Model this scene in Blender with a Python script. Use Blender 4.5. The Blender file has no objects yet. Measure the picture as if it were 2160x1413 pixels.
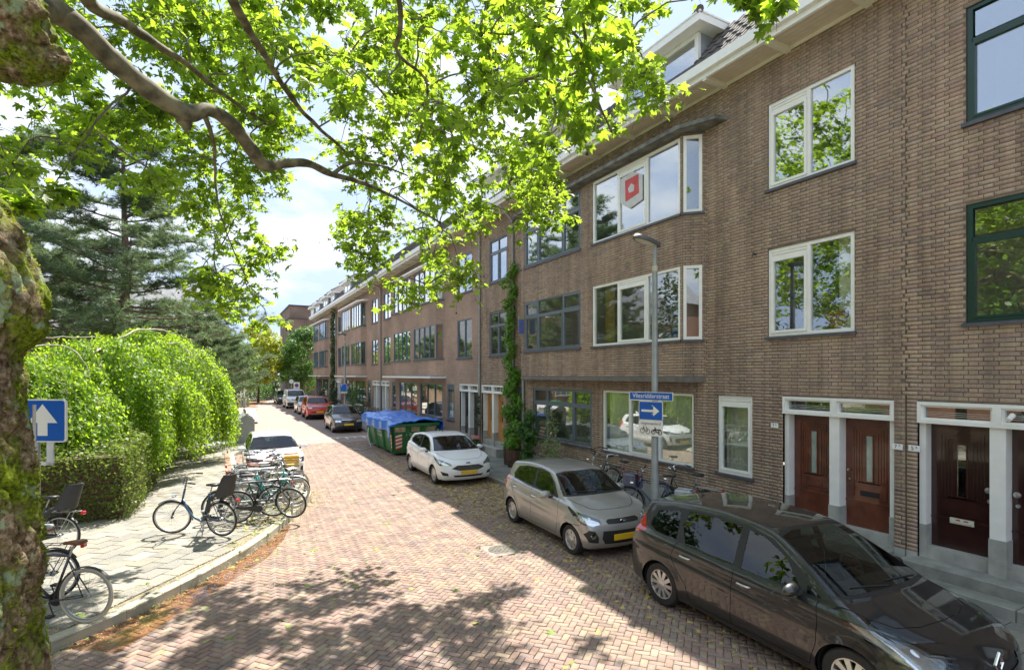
import bpy, bmesh, math, random
import numpy as np
from mathutils import Vector, Matrix, noise
PI = math.pi; R = math.radians
SC = bpy.context.scene
COL = SC.collection
# ------------------------------------------------------------------ camera, sky, sun, exposure
cam = bpy.data.objects.new('camera', bpy.data.cameras.new('camera'))
COL.objects.link(cam)
cam.location = (0, 0, 3.28); cam.rotation_euler = (R(90), 0, R(-28.5))
cam.data.sensor_width = 36; cam.data.lens = 18.867; cam.data.shift_y = 0.0387
cam.data.clip_start = 0.05; cam.data.clip_end = 3000
SC.camera = cam
SUN = Vector((.337, .37, .866)).normalized()
world = bpy.data.worlds.new("World"); SC.world = world; world.use_nodes = True
nt = world.node_tree; N = nt.nodes; LK = nt.links
bg = N['Background']
sky = N.new('ShaderNodeTexSky'); sky.sky_type = 'NISHITA'; sky.sun_disc = False
sky.sun_elevation = math.asin(SUN.z); sky.sun_rotation = math.atan2(SUN.x, SUN.y)
sky.altitude = 0; sky.air_density = 1.0; sky.dust_density = .35; sky.ozone_density = 1.5
tc = N.new('ShaderNodeTexCoord'); mp = N.new('ShaderNodeMapping'); mp.inputs['Scale'].default_value = (1.6, 1.6, 4.2)
ns = N.new('ShaderNodeTexNoise'); ns.inputs['Scale'].default_value = 1.7; ns.inputs['Detail'].default_value = 8; ns.inputs['Roughness'].default_value = .58
cr = N.new('ShaderNodeValToRGB'); cr.color_ramp.elements[0].position = .44; cr.color_ramp.elements[1].position = .60
cr.color_ramp.elements[0].color = (.18, .18, .18, 1); cr.color_ramp.elements[1].color = (.95, .95, .95, 1)
mx = N.new('ShaderNodeMix'); mx.data_type = 'RGBA'; mx.inputs[7].default_value = (2.1, 2.2, 2.35, 1)
LK.new(tc.outputs['Generated'], mp.inputs['Vector']); LK.new(mp.outputs[0], ns.inputs['Vector'])
LK.new(ns.outputs['Fac'], cr.inputs[0]); LK.new(cr.outputs[0], mx.inputs[0])
cap = N.new('ShaderNodeMix'); cap.data_type = 'RGBA'; cap.blend_type = 'DARKEN'; cap.inputs[0].default_value = 1; cap.inputs[7].default_value = (.98, 1.3, 1.95, 1)
LK.new(sky.outputs[0], cap.inputs[6]); LK.new(cap.outputs[2], mx.inputs[6]); LK.new(mx.outputs[2], bg.inputs['Color'])
bg.inputs['Strength'].default_value = .105
sl = bpy.data.lights.new('sun', 'SUN'); sl.energy = 2.0; sl.angle = R(.6); sl.color = (1, .95, .86)
so = bpy.data.objects.new('sun', sl); COL.objects.link(so)
so.rotation_euler = SUN.to_track_quat('Z', 'Y').to_euler(); so.location = (5, 5, 30)
SC.view_settings.view_transform = 'Standard'; SC.view_settings.look = 'None'
SC.view_settings.gamma = 1; SC.view_settings.use_curve_mapping = False
SC.view_settings.exposure = 2.65
SC.cycles.max_bounces = 7; SC.cycles.transparent_max_bounces = 8; SC.cycles.diffuse_bounces = 3
SC.cycles.glossy_bounces = 3; SC.cycles.transmission_bounces = 4
SC.cycles.use_denoising = True

# ------------------------------------------------------------------ helpers
def L(a, b, c, d): return None
def link(o, parent=None):
    COL.objects.link(o)
    if parent is not None: o.parent = parent
    return o
def tag(o, label=None, cat=None, group=None, kind=None):
    if label: o['label'] = label
    if cat: o['category'] = cat
    if group: o['group'] = group
    if kind: o['kind'] = kind
    return o
def thing(name, label, cat, loc=(0, 0, 0), rz=0, group=None):
    o = bpy.data.objects.new(name, None); o.empty_display_size = .2
    o.location = loc; o.rotation_euler = (0, 0, rz); COL.objects.link(o)
    return tag(o, label, cat, group)
def copy_tree(o, parent=None):
    c = o.copy(); COL.objects.link(c)
    if parent is not None: c.parent = parent
    for ch in list(o.children): copy_tree(ch, c)
    return c

class MB:
    def __init__(s): s.v = []; s.f = []; s.m = []; s.cm = 0
    def add(s, vs, fs):
        n = len(s.v); s.v += [tuple(p) for p in vs]; s.f += [tuple(i + n for i in f) for f in fs]; s.m += [s.cm] * len(fs); return s
    def box(s, x0, x1, y0, y1, z0, z1):
        if x1 < x0: x0, x1 = x1, x0
        if y1 < y0: y0, y1 = y1, y0
        if z1 < z0: z0, z1 = z1, z0
        return s.add([(x0, y0, z0), (x1, y0, z0), (x1, y1, z0), (x0, y1, z0), (x0, y0, z1), (x1, y0, z1), (x1, y1, z1), (x0, y1, z1)],
                     [(0, 3, 2, 1), (4, 5, 6, 7), (0, 1, 5, 4), (1, 2, 6, 5), (2, 3, 7, 6), (3, 0, 4, 7)])
    def bbox(s, x0, x1, y0, y1, z0, z1, b=.01):
        "box with bevelled edges (chamfer)"
        c = Vector(((x0 + x1) / 2, (y0 + y1) / 2, (z0 + z1) / 2)); h = Vector((abs(x1 - x0) / 2, abs(y1 - y0) / 2, abs(z1 - z0) / 2))
        b = min(b, h.x * .9, h.y * .9, h.z * .9)
        bm = bmesh.new(); bmesh.ops.create_cube(bm, size=1)
        for v in bm.verts: v.co = Vector((v.co.x * 2 * h.x, v.co.y * 2 * h.y, v.co.z * 2 * h.z)) + c
        bmesh.ops.bevel(bm, geom=bm.edges[:] , offset=b, segments=1, affect='EDGES')
        bm.verts.index_update()
        s.add([v.co[:] for v in bm.verts], [[v.index for v in f.verts] for f in bm.faces]); bm.free(); return s
    def prism(s, poly, o, a, b, n, d0, d1):
        "poly of 2D points in the frame (a,b), extruded along n from d0 to d1"
        o = Vector(o); a = Vector(a); b = Vector(b); n = Vector(n); k = len(poly)
        vs = [o + a * p[0] + b * p[1] + n * d0 for p in poly] + [o + a * p[0] + b * p[1] + n * d1 for p in poly]
        return s.add(vs, [tuple(range(k))[::-1], tuple(range(k, 2 * k))] + [(i, (i + 1) % k, k + (i + 1) % k, k + i) for i in range(k)])
    def tube(s, pts, r, seg=8, cap=True, closed=False):
        pts = [Vector(p) for p in pts]; n = len(pts); rs = r if isinstance(r, (list, tuple)) else [r] * n
        base = len(s.v); up = Vector((0, 0, 1)); prev = None
        for i, p in enumerate(pts):
            if closed: d = pts[(i + 1) % n] - pts[i - 1]
            else: d = pts[min(i + 1, n - 1)] - pts[max(i - 1, 0)]
            if d.length < 1e-9: d = Vector((0, 0, 1))
            d.normalize()
            if prev is None:
                a = d.cross(up)
                if a.length < .1: a = d.cross(Vector((1, 0, 0)))
            else: a = prev - d * prev.dot(d)
            if a.length < 1e-6: a = d.orthogonal()
            a.normalize(); prev = a; b = d.cross(a)
            for k in range(seg):
                t = 2 * PI * k / seg; s.v.append(tuple(p + (a * math.cos(t) + b * math.sin(t)) * rs[i]))
        m = n if closed else n - 1; c0 = len(s.f)
        for i in range(m):
            j = (i + 1) % n
            for k in range(seg):
                k2 = (k + 1) % seg; s.f.append((base + i * seg + k, base + i * seg + k2, base + j * seg + k2, base + j * seg + k))
        if cap and not closed:
            s.f.append(tuple(base + k for k in range(seg))[::-1]); s.f.append(tuple(base + (n - 1) * seg + k for k in range(seg)))
        s.m += [s.cm] * (len(s.f) - c0); return s
    def lathe(s, prof, o=(0, 0, 0), axis='z', seg=24, cap=True):
        "prof = [(r, h)]"
        o = Vector(o); base = len(s.v); c0 = len(s.f)
        ax = {'z': (Vector((1, 0, 0)), Vector((0, 1, 0)), Vector((0, 0, 1))), 'y': (Vector((0, 0, 1)), Vector((1, 0, 0)), Vector((0, 1, 0))), 'x': (Vector((0, 1, 0)), Vector((0, 0, 1)), Vector((1, 0, 0)))}[axis]
        for r, h in prof:
            for k in range(seg):
                t = 2 * PI * k / seg; s.v.append(tuple(o + (ax[0] * math.cos(t) + ax[1] * math.sin(t)) * r + ax[2] * h))
        for i in range(len(prof) - 1):
            for k in range(seg):
                k2 = (k + 1) % seg; s.f.append((base + i * seg + k, base + i * seg + k2, base + (i + 1) * seg + k2, base + (i + 1) * seg + k))
        for i, rev in ((0, True), (len(prof) - 1, False)):
            if cap and prof[i][0] > 1e-4:
                t = tuple(base + i * seg + k for k in range(seg)); s.f.append(t[::-1] if rev else t)
        s.m += [s.cm] * (len(s.f) - c0); return s
    def build(s, name, mat, parent=None, smooth=False, xf=None, label=None):
        me = bpy.data.meshes.new(name); vs = s.v
        if xf is not None: vs = [tuple(xf @ Vector(p)) for p in vs]
        me.from_pydata(vs, [], s.f)
        for m in (mat if isinstance(mat, (list, tuple)) else [mat]): me.materials.append(m)
        if isinstance(mat, (list, tuple)): me.polygons.foreach_set('material_index', s.m)
        if smooth: me.polygons.foreach_set('use_smooth', [True] * len(s.f))
        if smooth == 'auto':
            me.polygons.foreach_set('use_smooth', [True] * len(s.f)); sharp_edges(me)
        me.update(); o = bpy.data.objects.new(name, me); link(o, parent)
        if label: o['label'] = label
        return o
def sharp_edges(me, ang=.6):
    bm = bmesh.new(); bm.from_mesh(me)
    for e in bm.edges:
        if len(e.link_faces) == 2 and e.calc_face_angle(0) > ang: e.smooth = False
    bm.to_mesh(me); bm.free()

def np_mesh(name, V, F, mat, parent=None, smooth=False, rnd=None):
    "V (n,3), F (m,k) numpy; rnd (m,) per-face random stored as attribute"
    me = bpy.data.meshes.new(name); n = len(V); m, k = F.shape
    me.vertices.add(n); me.vertices.foreach_set('co', np.ascontiguousarray(V, dtype=np.float32).ravel())
    me.loops.add(m * k); me.loops.foreach_set('vertex_index', np.ascontiguousarray(F, dtype=np.int32).ravel())
    me.polygons.add(m); me.polygons.foreach_set('loop_start', np.arange(0, m * k, k, dtype=np.int32))
    if smooth: me.polygons.foreach_set('use_smooth', np.ones(m, dtype=bool))
    me.update(calc_edges=True); me.validate()
    if rnd is not None:
        at = me.attributes.new('rnd', 'FLOAT', 'FACE'); at.data.foreach_set('value', np.ascontiguousarray(rnd, dtype=np.float32))
    me.materials.append(mat); o = bpy.data.objects.new(name, me); return link(o, parent)

# ------------------------------------------------------------------ materials
MAT = {}
def newmat(name):
    m = bpy.data.materials.new(name); m.use_nodes = True; return m, m.node_tree.nodes, m.node_tree.links, m.node_tree.nodes['Principled BSDF']
def C4(c): return (c[0], c[1], c[2], 1)
def simple(name, col, rough=.6, metal=0, var=.12, scale=6, bump=0, coat=0, emit=None, trans=0, spec=.5, bscale=None):
    if name in MAT: return MAT[name]
    m, n, l, p = newmat(name)
    p.inputs['Roughness'].default_value = rough; p.inputs['Metallic'].default_value = metal
    p.inputs['Coat Weight'].default_value = coat; p.inputs['Coat Roughness'].default_value = .03
    p.inputs['Specular IOR Level'].default_value = spec
    if var > 0 or bump > 0:
        g = n.new('ShaderNodeNewGeometry'); t = n.new('ShaderNodeTexNoise'); t.inputs['Scale'].default_value = scale; t.inputs['Detail'].default_value = 6
        l.new(g.outputs['Position'], t.inputs['Vector'])
        r = n.new('ShaderNodeValToRGB'); r.color_ramp.elements[0].position = .3; r.color_ramp.elements[1].position = .7
        r.color_ramp.elements[0].color = C4([c * (1 - var) for c in col]); r.color_ramp.elements[1].color = C4([min(1, c * (1 + var)) for c in col])
        l.new(t.outputs['Fac'], r.inputs[0]); l.new(r.outputs[0], p.inputs['Base Color'])
        if bump > 0:
            b = n.new('ShaderNodeBump'); b.inputs['Strength'].default_value = bump; b.inputs['Distance'].default_value = .01
            t2 = n.new('ShaderNodeTexNoise'); t2.inputs['Scale'].default_value = bscale or scale * 8; t2.inputs['Detail'].default_value = 5
            l.new(g.outputs['Position'], t2.inputs['Vector'])
            l.new(t2.outputs['Fac'], b.inputs['Height']); l.new(b.outputs[0], p.inputs['Normal'])
    else: p.inputs['Base Color'].default_value = C4(col)
    MAT[name] = m; return m
def bricky(name, ramp, rough=.85, stain=None, stain_amt=.5, bump=.35, grain=60, scale=.35, streak=0):
    "per-piece random colour (face attribute rnd + object random) with grain and large soft stains"
    m, n, l, p = newmat(name); p.inputs['Roughness'].default_value = rough; p.inputs['Specular IOR Level'].default_value = .25
    a = n.new('ShaderNodeAttribute'); a.attribute_name = 'rnd'; oi = n.new('ShaderNodeObjectInfo')
    ad = n.new('ShaderNodeMath'); ad.operation = 'ADD'; fr = n.new('ShaderNodeMath'); fr.operation = 'FRACT'
    l.new(a.outputs['Fac'], ad.inputs[0]); l.new(oi.outputs['Random'], ad.inputs[1]); l.new(ad.outputs[0], fr.inputs[0])
    cr = n.new('ShaderNodeValToRGB'); cr.color_ramp.interpolation = 'LINEAR'
    e = cr.color_ramp.elements
    while len(e) < len(ramp): e.new(.5)
    for i, c in enumerate(ramp): e[i].position = i / (len(ramp) - 1); e[i].color = C4(c)
    l.new(fr.outputs[0], cr.inputs[0])
    g = n.new('ShaderNodeNewGeometry')
    t = n.new('ShaderNodeTexNoise'); t.inputs['Scale'].default_value = grain; t.inputs['Detail'].default_value = 4; l.new(g.outputs['Position'], t.inputs['Vector'])
    mu = n.new('ShaderNodeMix'); mu.data_type = 'RGBA'; mu.blend_type = 'MULTIPLY'; mu.inputs[0].default_value = .8
    r2 = n.new('ShaderNodeValToRGB'); r2.color_ramp.elements[0].color = (.62, .62, .62, 1); r2.color_ramp.elements[1].color = (1.0, 1.0, 1.0, 1); r2.color_ramp.elements[0].position = .3; r2.color_ramp.elements[1].position = .62
    l.new(t.outputs['Fac'], r2.inputs[0]); l.new(cr.outputs[0], mu.inputs[6]); l.new(r2.outputs[0], mu.inputs[7])
    out = mu.outputs[2]
    if streak:
        mp = n.new('ShaderNodeMapping'); mp.inputs['Scale'].default_value = (1.6, 1.6, .22); l.new(g.outputs['Position'], mp.inputs[0])
        ts = n.new('ShaderNodeTexNoise'); ts.inputs['Scale'].default_value = 1.5; ts.inputs['Detail'].default_value = 8; ts.inputs['Roughness'].default_value = .7; l.new(mp.outputs[0], ts.inputs['Vector'])
        rs = n.new('ShaderNodeValToRGB'); rs.color_ramp.elements[0].position = .36; rs.color_ramp.elements[0].color = (.66, .64, .62, 1); rs.color_ramp.elements[1].position = .60; rs.color_ramp.elements[1].color = (1.14, 1.12, 1.09, 1); l.new(ts.outputs['Fac'], rs.inputs[0])
        ms = n.new('ShaderNodeMix'); ms.data_type = 'RGBA'; ms.blend_type = 'MULTIPLY'; ms.inputs[0].default_value = streak; l.new(out, ms.inputs[6]); l.new(rs.outputs[0], ms.inputs[7]); out = ms.outputs[2]
    if stain is not None:
        t3 = n.new('ShaderNodeTexNoise'); t3.inputs['Scale'].default_value = scale; t3.inputs['Detail'].default_value = 9; t3.inputs['Roughness'].default_value = .65
        l.new(g.outputs['Position'], t3.inputs['Vector'])
        r3 = n.new('ShaderNodeValToRGB'); r3.color_ramp.elements[0].position = .47; r3.color_ramp.elements[1].position = .72
        r3.color_ramp.elements[1].color = (stain_amt,) * 3 + (1,)
        l.new(t3.outputs['Fac'], r3.inputs[0])
        m3 = n.new('ShaderNodeMix'); m3.data_type = 'RGBA'; m3.inputs[7].default_value = C4(stain); l.new(r3.outputs[0], m3.inputs[0]); l.new(out, m3.inputs[6]); out = m3.outputs[2]
    l.new(out, p.inputs['Base Color'])
    b = n.new('ShaderNodeBump'); b.inputs['Strength'].default_value = bump; b.inputs['Distance'].default_value = .004
    l.new(t.outputs['Fac'], b.inputs['Height']); l.new(b.outputs[0], p.inputs['Normal'])
    MAT[name] = m; return m
def brickwall_mat(name, c1, c2, mortar, bw=.235, bh=.0646, mort=.011, axis='y'):
    "far brickwork, too small to build brick by brick"
    m, n, l, p = newmat(name); p.inputs['Roughness'].default_value = .9; p.inputs['Specular IOR Level'].default_value = .2
    g = n.new('ShaderNodeNewGeometry'); sp = n.new('ShaderNodeSeparateXYZ'); cb = n.new('ShaderNodeCombineXYZ'); l.new(g.outputs['Position'], sp.inputs[0])
    if axis == 'xy':
        ad = n.new('ShaderNodeMath'); ad.operation = 'ADD'; l.new(sp.outputs[0], ad.inputs[0]); l.new(sp.outputs[1], ad.inputs[1]); l.new(ad.outputs[0], cb.inputs[0])
    else: l.new(sp.outputs[{'x': 0, 'y': 1}[axis]], cb.inputs[0])
    l.new(sp.outputs[2], cb.inputs[1])
    bt = n.new('ShaderNodeTexBrick'); bt.inputs['Scale'].default_value = 1; bt.inputs['Brick Width'].default_value = bw; bt.inputs['Row Height'].default_value = bh
    bt.inputs['Mortar Size'].default_value = mort / 2; bt.inputs['Mortar Smooth'].default_value = .1; bt.inputs['Bias'].default_value = 0
    bt.inputs['Color1'].default_value = C4(c1); bt.inputs['Color2'].default_value = C4(c2); bt.inputs['Mortar'].default_value = C4(mortar)
    l.new(cb.outputs[0], bt.inputs['Vector'])
    t = n.new('ShaderNodeTexNoise'); t.inputs['Scale'].default_value = .5; t.inputs['Detail'].default_value = 8; l.new(g.outputs['Position'], t.inputs['Vector'])
    r = n.new('ShaderNodeValToRGB'); r.color_ramp.elements[0].color = (.7, .7, .7, 1); r.color_ramp.elements[1].color = (1.15, 1.1, 1.05, 1); r.color_ramp.elements[0].position = .3; r.color_ramp.elements[1].position = .7
    mu = n.new('ShaderNodeMix'); mu.data_type = 'RGBA'; mu.blend_type = 'MULTIPLY'; mu.inputs[0].default_value = 1
    l.new(t.outputs['Fac'], r.inputs[0]); l.new(bt.outputs['Color'], mu.inputs[6]); l.new(r.outputs[0], mu.inputs[7]); l.new(mu.outputs[2], p.inputs['Base Color'])
    b = n.new('ShaderNodeBump'); b.inputs['Strength'].default_value = .6; b.inputs['Distance'].default_value = .008; b.invert = True
    l.new(bt.outputs['Fac'], b.inputs['Height']); l.new(b.outputs[0], p.inputs['Normal'])
    MAT[name] = m; return m
def leafmat(name, c1, c2, tr, trw=.5, rough=.45):
    "leaf: diffuse/glossy upper side plus light passing through"
    m, n, l, p = newmat(name); p.inputs['Roughness'].default_value = rough; p.inputs['Specular IOR Level'].default_value = .35
    a = n.new('ShaderNodeAttribute'); a.attribute_name = 'rnd'; oi = n.new('ShaderNodeObjectInfo')
    ad = n.new('ShaderNodeMath'); ad.operation = 'ADD'; fr = n.new('ShaderNodeMath'); fr.operation = 'FRACT'
    l.new(a.outputs['Fac'], ad.inputs[0]); l.new(oi.outputs['Random'], ad.inputs[1]); l.new(ad.outputs[0], fr.inputs[0])
    cr = n.new('ShaderNodeValToRGB'); cr.color_ramp.elements[0].color = C4(c1); cr.color_ramp.elements[1].color = C4(c2); l.new(fr.outputs[0], cr.inputs[0])
    l.new(cr.outputs[0], p.inputs['Base Color'])
    c2r = n.new('ShaderNodeValToRGB'); c2r.color_ramp.elements[0].color = C4([t * .58 for t in tr]); c2r.color_ramp.elements[1].color = C4([min(1, t * 1.25) for t in tr]); l.new(fr.outputs[0], c2r.inputs[0])
    tb = n.new('ShaderNodeBsdfTranslucent'); l.new(c2r.outputs[0], tb.inputs['Color'])
    mx = n.new('ShaderNodeMixShader'); mx.inputs[0].default_value = trw
    l.new(p.outputs[0], mx.inputs[1]); l.new(tb.outputs[0], mx.inputs[2]); l.new(mx.outputs[0], n['Material Output'].inputs['Surface'])
    MAT[name] = m; return m
def glassmat(name, tint=(.6, .68, .66), base=.12, rough=.0, wav=0, gain=1.6):
    "thin pane: tinted see-through mixed with a mirror by Fresnel; wav = waviness of the double glazing"
    m, n, l, p = newmat(name); n.remove(p)
    tr = n.new('ShaderNodeBsdfTransparent'); tr.inputs[0].default_value = C4(tint)
    gl = n.new('ShaderNodeBsdfGlossy'); gl.inputs['Roughness'].default_value = rough; gl.inputs['Color'].default_value = (.95, .98, 1, 1)
    lw = n.new('ShaderNodeLayerWeight'); lw.inputs['Blend'].default_value = .5
    pw = n.new('ShaderNodeMath'); pw.operation = 'POWER'; pw.inputs[1].default_value = 4.0; l.new(lw.outputs['Facing'], pw.inputs[0])
    ma = n.new('ShaderNodeMath'); ma.operation = 'MULTIPLY_ADD'; ma.use_clamp = True; ma.inputs[1].default_value = gain * .6; ma.inputs[2].default_value = base + .04
    l.new(pw.outputs[0], ma.inputs[0])
    mx = n.new('ShaderNodeMixShader'); l.new(ma.outputs[0], mx.inputs[0]); l.new(tr.outputs[0], mx.inputs[1]); l.new(gl.outputs[0], mx.inputs[2])
    l.new(mx.outputs[0], n['Material Output'].inputs['Surface'])
    if wav:
        g = n.new('ShaderNodeNewGeometry'); t = n.new('ShaderNodeTexNoise'); t.inputs['Scale'].default_value = 1.3; t.inputs['Detail'].default_value = 2
        l.new(g.outputs['Position'], t.inputs['Vector']); b = n.new('ShaderNodeBump'); b.inputs['Strength'].default_value = wav; b.inputs['Distance'].default_value = .02
        l.new(t.outputs['Fac'], b.inputs['Height']); l.new(b.outputs[0], gl.inputs['Normal'])
    MAT[name] = m; return m
def paint(name, col, metal=0.0, rough=.32, coat=1.0):
    m, n, l, p = newmat(name)
    p.inputs['Base Color'].default_value = C4(col); p.inputs['Metallic'].default_value = metal; p.inputs['Roughness'].default_value = rough
    p.inputs['Coat Weight'].default_value = coat; p.inputs['Coat Roughness'].default_value = .02; p.inputs['Coat IOR'].default_value = 1.5
    g = n.new('ShaderNodeNewGeometry'); t = n.new('ShaderNodeTexNoise'); t.inputs['Scale'].default_value = 2.2; t.inputs['Detail'].default_value = 7
    l.new(g.outputs['Position'], t.inputs['Vector']); r = n.new('ShaderNodeMapRange'); r.inputs[1].default_value = .4; r.inputs[2].default_value = .75; r.inputs[3].default_value = rough; r.inputs[4].default_value = min(1, rough + .2)
    l.new(t.outputs['Fac'], r.inputs[0]); l.new(r.outputs[0], p.inputs['Roughness'])
    MAT[name] = m; return m
WF = simple('white_frame_paint', (.84, .84, .80), .4, var=.04)
WFC = simple('cream_paint', (.72, .69, .56), .5, var=.05)
GF = simple('grey_blue_frame_paint', (.13, .16, .19), .4, var=.06)
GREENF = simple('dark_green_frame_paint', (.012, .045, .035), .35, var=.1)
SILL = simple('slate_sill', (.085, .085, .105), .5, var=.2, scale=9, bump=.1)
CONC = simple('concrete', (.36, .36, .33), .9, var=.22, scale=4, bump=.25)
CONCD = simple('weathered_concrete', (.24, .245, .215), .9, var=.35, scale=3, bump=.35)
MORTAR = simple('mortar', (.16, .13, .10), .95, var=.25, scale=5, bump=.3)
ZINC = simple('zinc_pipe', (.36, .37, .37), .5, .5, var=.15, scale=8)
STEEL = simple('galvanised_steel', (.42, .43, .43), .45, .6, var=.12, scale=10)
BLACK = simple('black_rubber', (.02, .02, .02), .7, var=.2, scale=20)
BLKP = simple('black_plastic', (.022, .022, .024), .5, var=.15)
CHROME = simple('chrome', (.75, .75, .76), .12, 1, var=0)
SILVER = simple('alloy_silver', (.6, .6, .6), .3, .8, var=.05)
DARK = simple('dark_interior', (.05, .048, .045), .9, var=.3, scale=2)
ROOM = simple('room_wall', (.34, .31, .27), .9, var=.15, scale=1)
CURT = simple('curtain_cloth', (.80, .76, .64), .9, var=.08, scale=3)
CURTY = simple('ochre_curtain_cloth', (.36, .25, .06), .9, var=.12, scale=3)
WOOD = simple('varnished_mahogany', (.13, .036, .018), .3, var=.35, scale=5, coat=.5)
WOODD = simple('dark_brown_door_paint', (.035, .011, .009), .28, var=.25, scale=5, coat=.6)
WOODO = simple('blond_oak', (.50, .24, .07), .4, var=.15, scale=5)
SOFF = simple('soffit_board', (.62, .54, .42), .7, var=.06)
BRK = bricky('brown_facade_brick', [(.40, .295, .225), (.45, .34, .25), (.41, .30, .235), (.48, .375, .265), (.42, .29, .235), (.33, .26, .215), (.46, .365, .285), (.44, .335, .24)], stain=(.29, .24, .195), stain_amt=.35, streak=.9)
BRK2 = brickwall_mat('red_brown_brickwork', (.45, .32, .245), (.38, .27, .21), (.29, .23, .185))
BRKM = brickwall_mat('modern_grey_brown_brickwork', (.25, .19, .15), (.20, .155, .125), (.17, .14, .12), axis='xy')
GLASS = glassmat('window_glass', (.90, .93, .91), .15, wav=.05, gain=1.9)
GLASSU = glassmat('upper_window_glass', (.80, .84, .82), .30, wav=.04, gain=2.2)
CGLASS = glassmat('car_glass', (.34, .42, .40), .015, gain=1.1)
CGLASSD = glassmat('dark_car_glass', (.18, .22, .21), .04, gain=1.3)
# ------------------------------------------------------------------ ground
def pip(px, py, poly):
    inside = np.zeros(px.shape, bool); n = len(poly)
    for i in range(n):
        x1, y1 = poly[i]; x2, y2 = poly[(i + 1) % n]
        if y1 == y2: continue
        c = ((y1 > py) != (y2 > py)) & (px < (x2 - x1) * (py - y1) / (y2 - y1) + x1)
        inside ^= c
    return inside
def flat(name, poly, z, m, parent=None, label=None):
    me = bpy.data.meshes.new(name); me.from_pydata([(x, y, z) for x, y in poly], [], [list(range(len(poly)))])
    bm = bmesh.new(); bm.from_mesh(me); bmesh.ops.triangulate(bm, faces=bm.faces[:]); bmesh.ops.recalc_face_normals(bm, faces=bm.faces[:])
    for f in bm.faces:
        if f.normal.z < 0: f.normal_flip()
    bm.to_mesh(me); bm.free(); me.materials.append(m); o = bpy.data.objects.new(name, me); return link(o, parent)
rng = np.random.default_rng(11)
def pieces(name, cx, cy, w, h, ang, z0, z1, mat, parent, near=(0, 0), nind=300, tilt=.004, jit=.0015, kindname=None):
    """small blocks (bricks, tiles) lying on the ground: cx,cy centres, w,h sizes along local axes, ang angle per block.
    the nind nearest to `near` become objects of their own, the rest one joined part"""
    n = len(cx); b = .004
    ca, sa = np.cos(ang), np.sin(ang)
    ux = np.stack([ca, sa], 1); uy = np.stack([-sa, ca], 1)
    hw = w / 2; hh = h / 2
    d = (cx - near[0]) ** 2 + (cy - near[1]) ** 2; order = np.argsort(d)
    rest = order[nind:]
    zt = z1 + rng.uniform(-jit, jit, n); tx = rng.normal(0, tilt, n); ty = rng.normal(0, tilt, n)
    def block(idx):
        m = len(idx); V = np.zeros((m, 12, 3)); k = 0
        for lvl, (ins, zz) in enumerate(((0, None), (0, -b), (b, 0))):
            for sx, sy in ((-1, -1), (1, -1), (1, 1), (-1, 1)):
                lx = sx * (hw[idx] - ins); ly = sy * (hh[idx] - ins)
                V[:, k, 0] = cx[idx] + ux[idx, 0] * lx + uy[idx, 0] * ly
                V[:, k, 1] = cy[idx] + ux[idx, 1] * lx + uy[idx, 1] * ly
                V[:, k, 2] = z0 if zz is None else zt[idx] + zz + tx[idx] * lx * 2 + ty[idx] * ly * 2
                k += 1
        Fq = [[8, 9, 10, 11]] + [[i, (i + 1) % 4, 4 + (i + 1) % 4, 4 + i] for i in range(4)] + [[4 + i, 4 + (i + 1) % 4, 8 + (i + 1) % 4, 8 + i] for i in range(4)]
        Fq = np.array(Fq); F = (Fq[None] + (np.arange(m) * 12)[:, None, None]).reshape(-1, 4)
        return V.reshape(-1, 3), F, np.repeat(rng.random(m), 9)
    V, F, r = block(rest); o = np_mesh(name + 's', V, F, mat, parent, rnd=r); o['kind'] = 'stuff'
    protos = {}
    for i in order[:nind]:
        key = (round(float(w[i]), 3), round(float(h[i]), 3))
        if key not in protos:
            q = MB(); W, H = key[0] / 2, key[1] / 2; t = z1 - z0
            q.add([(-W, -H, 0), (W, -H, 0), (W, H, 0), (-W, H, 0), (-W, -H, t - b), (W, -H, t - b), (W, H, t - b), (-W, H, t - b), (-W + b, -H + b, t), (W - b, -H + b, t), (W - b, H - b, t), (-W + b, H - b, t)],
                  [(8, 9, 10, 11)] + [(k, (k + 1) % 4, 4 + (k + 1) % 4, 4 + k) for k in range(4)] + [(4 + k, 4 + (k + 1) % 4, 8 + (k + 1) % 4, 8 + k) for k in range(4)])
            me = bpy.data.meshes.new(name); me.from_pydata(q.v, [], q.f); me.materials.append(mat); protos[key] = me
        o = bpy.data.objects.new(name, protos[key]); link(o, parent)
        o.location = (cx[i], cy[i], z0 + (zt[i] - z1)); o.rotation_euler = (ty[i] * 2, -tx[i] * 2, ang[i])
    return

EARTH = simple('ground_earth', (.16, .15, .10), .95, var=.35, scale=.6)
SAND = simple('joint_sand', (.15, .15, .075), .95, var=.4, scale=9, bump=.3)
FARPAV = None
PAVER = bricky('street_clinker', [(.32, .215, .18), (.265, .19, .17), (.35, .265, .205), (.28, .22, .20), (.335, .225, .19), (.235, .185, .175), (.385, .305, .225), (.30, .20, .17)], stain=(.36, .28, .19), stain_amt=.34, scale=.8, streak=.7, grain=90, bump=.3)
TILE = bricky('paving_slab', [(.30, .28, .24), (.23, .225, .205), (.37, .345, .29), (.26, .25, .22), (.215, .21, .195), (.32, .29, .235)], stain=(.36, .30, .20), stain_amt=.5, scale=1.6, grain=70)
TILEG = bricky('grey_paving_slab', [(.22, .23, .21), (.26, .265, .24), (.19, .20, .19), (.28, .27, .235)], stain=(.16, .15, .10), stain_amt=.5, scale=1.3, grain=60)
KERBM = bricky('kerb_concrete', [(.40, .385, .32), (.46, .44, .37), (.36, .35, .30)], stain=(.5, .44, .28), stain_amt=.5, scale=2, grain=80)
ORANGEB = bricky('red_brick_paver', [(.42, .27, .19), (.38, .24, .18), (.46, .32, .22)], stain=(.3, .2, .12), stain_amt=.4, scale=2)
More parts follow.
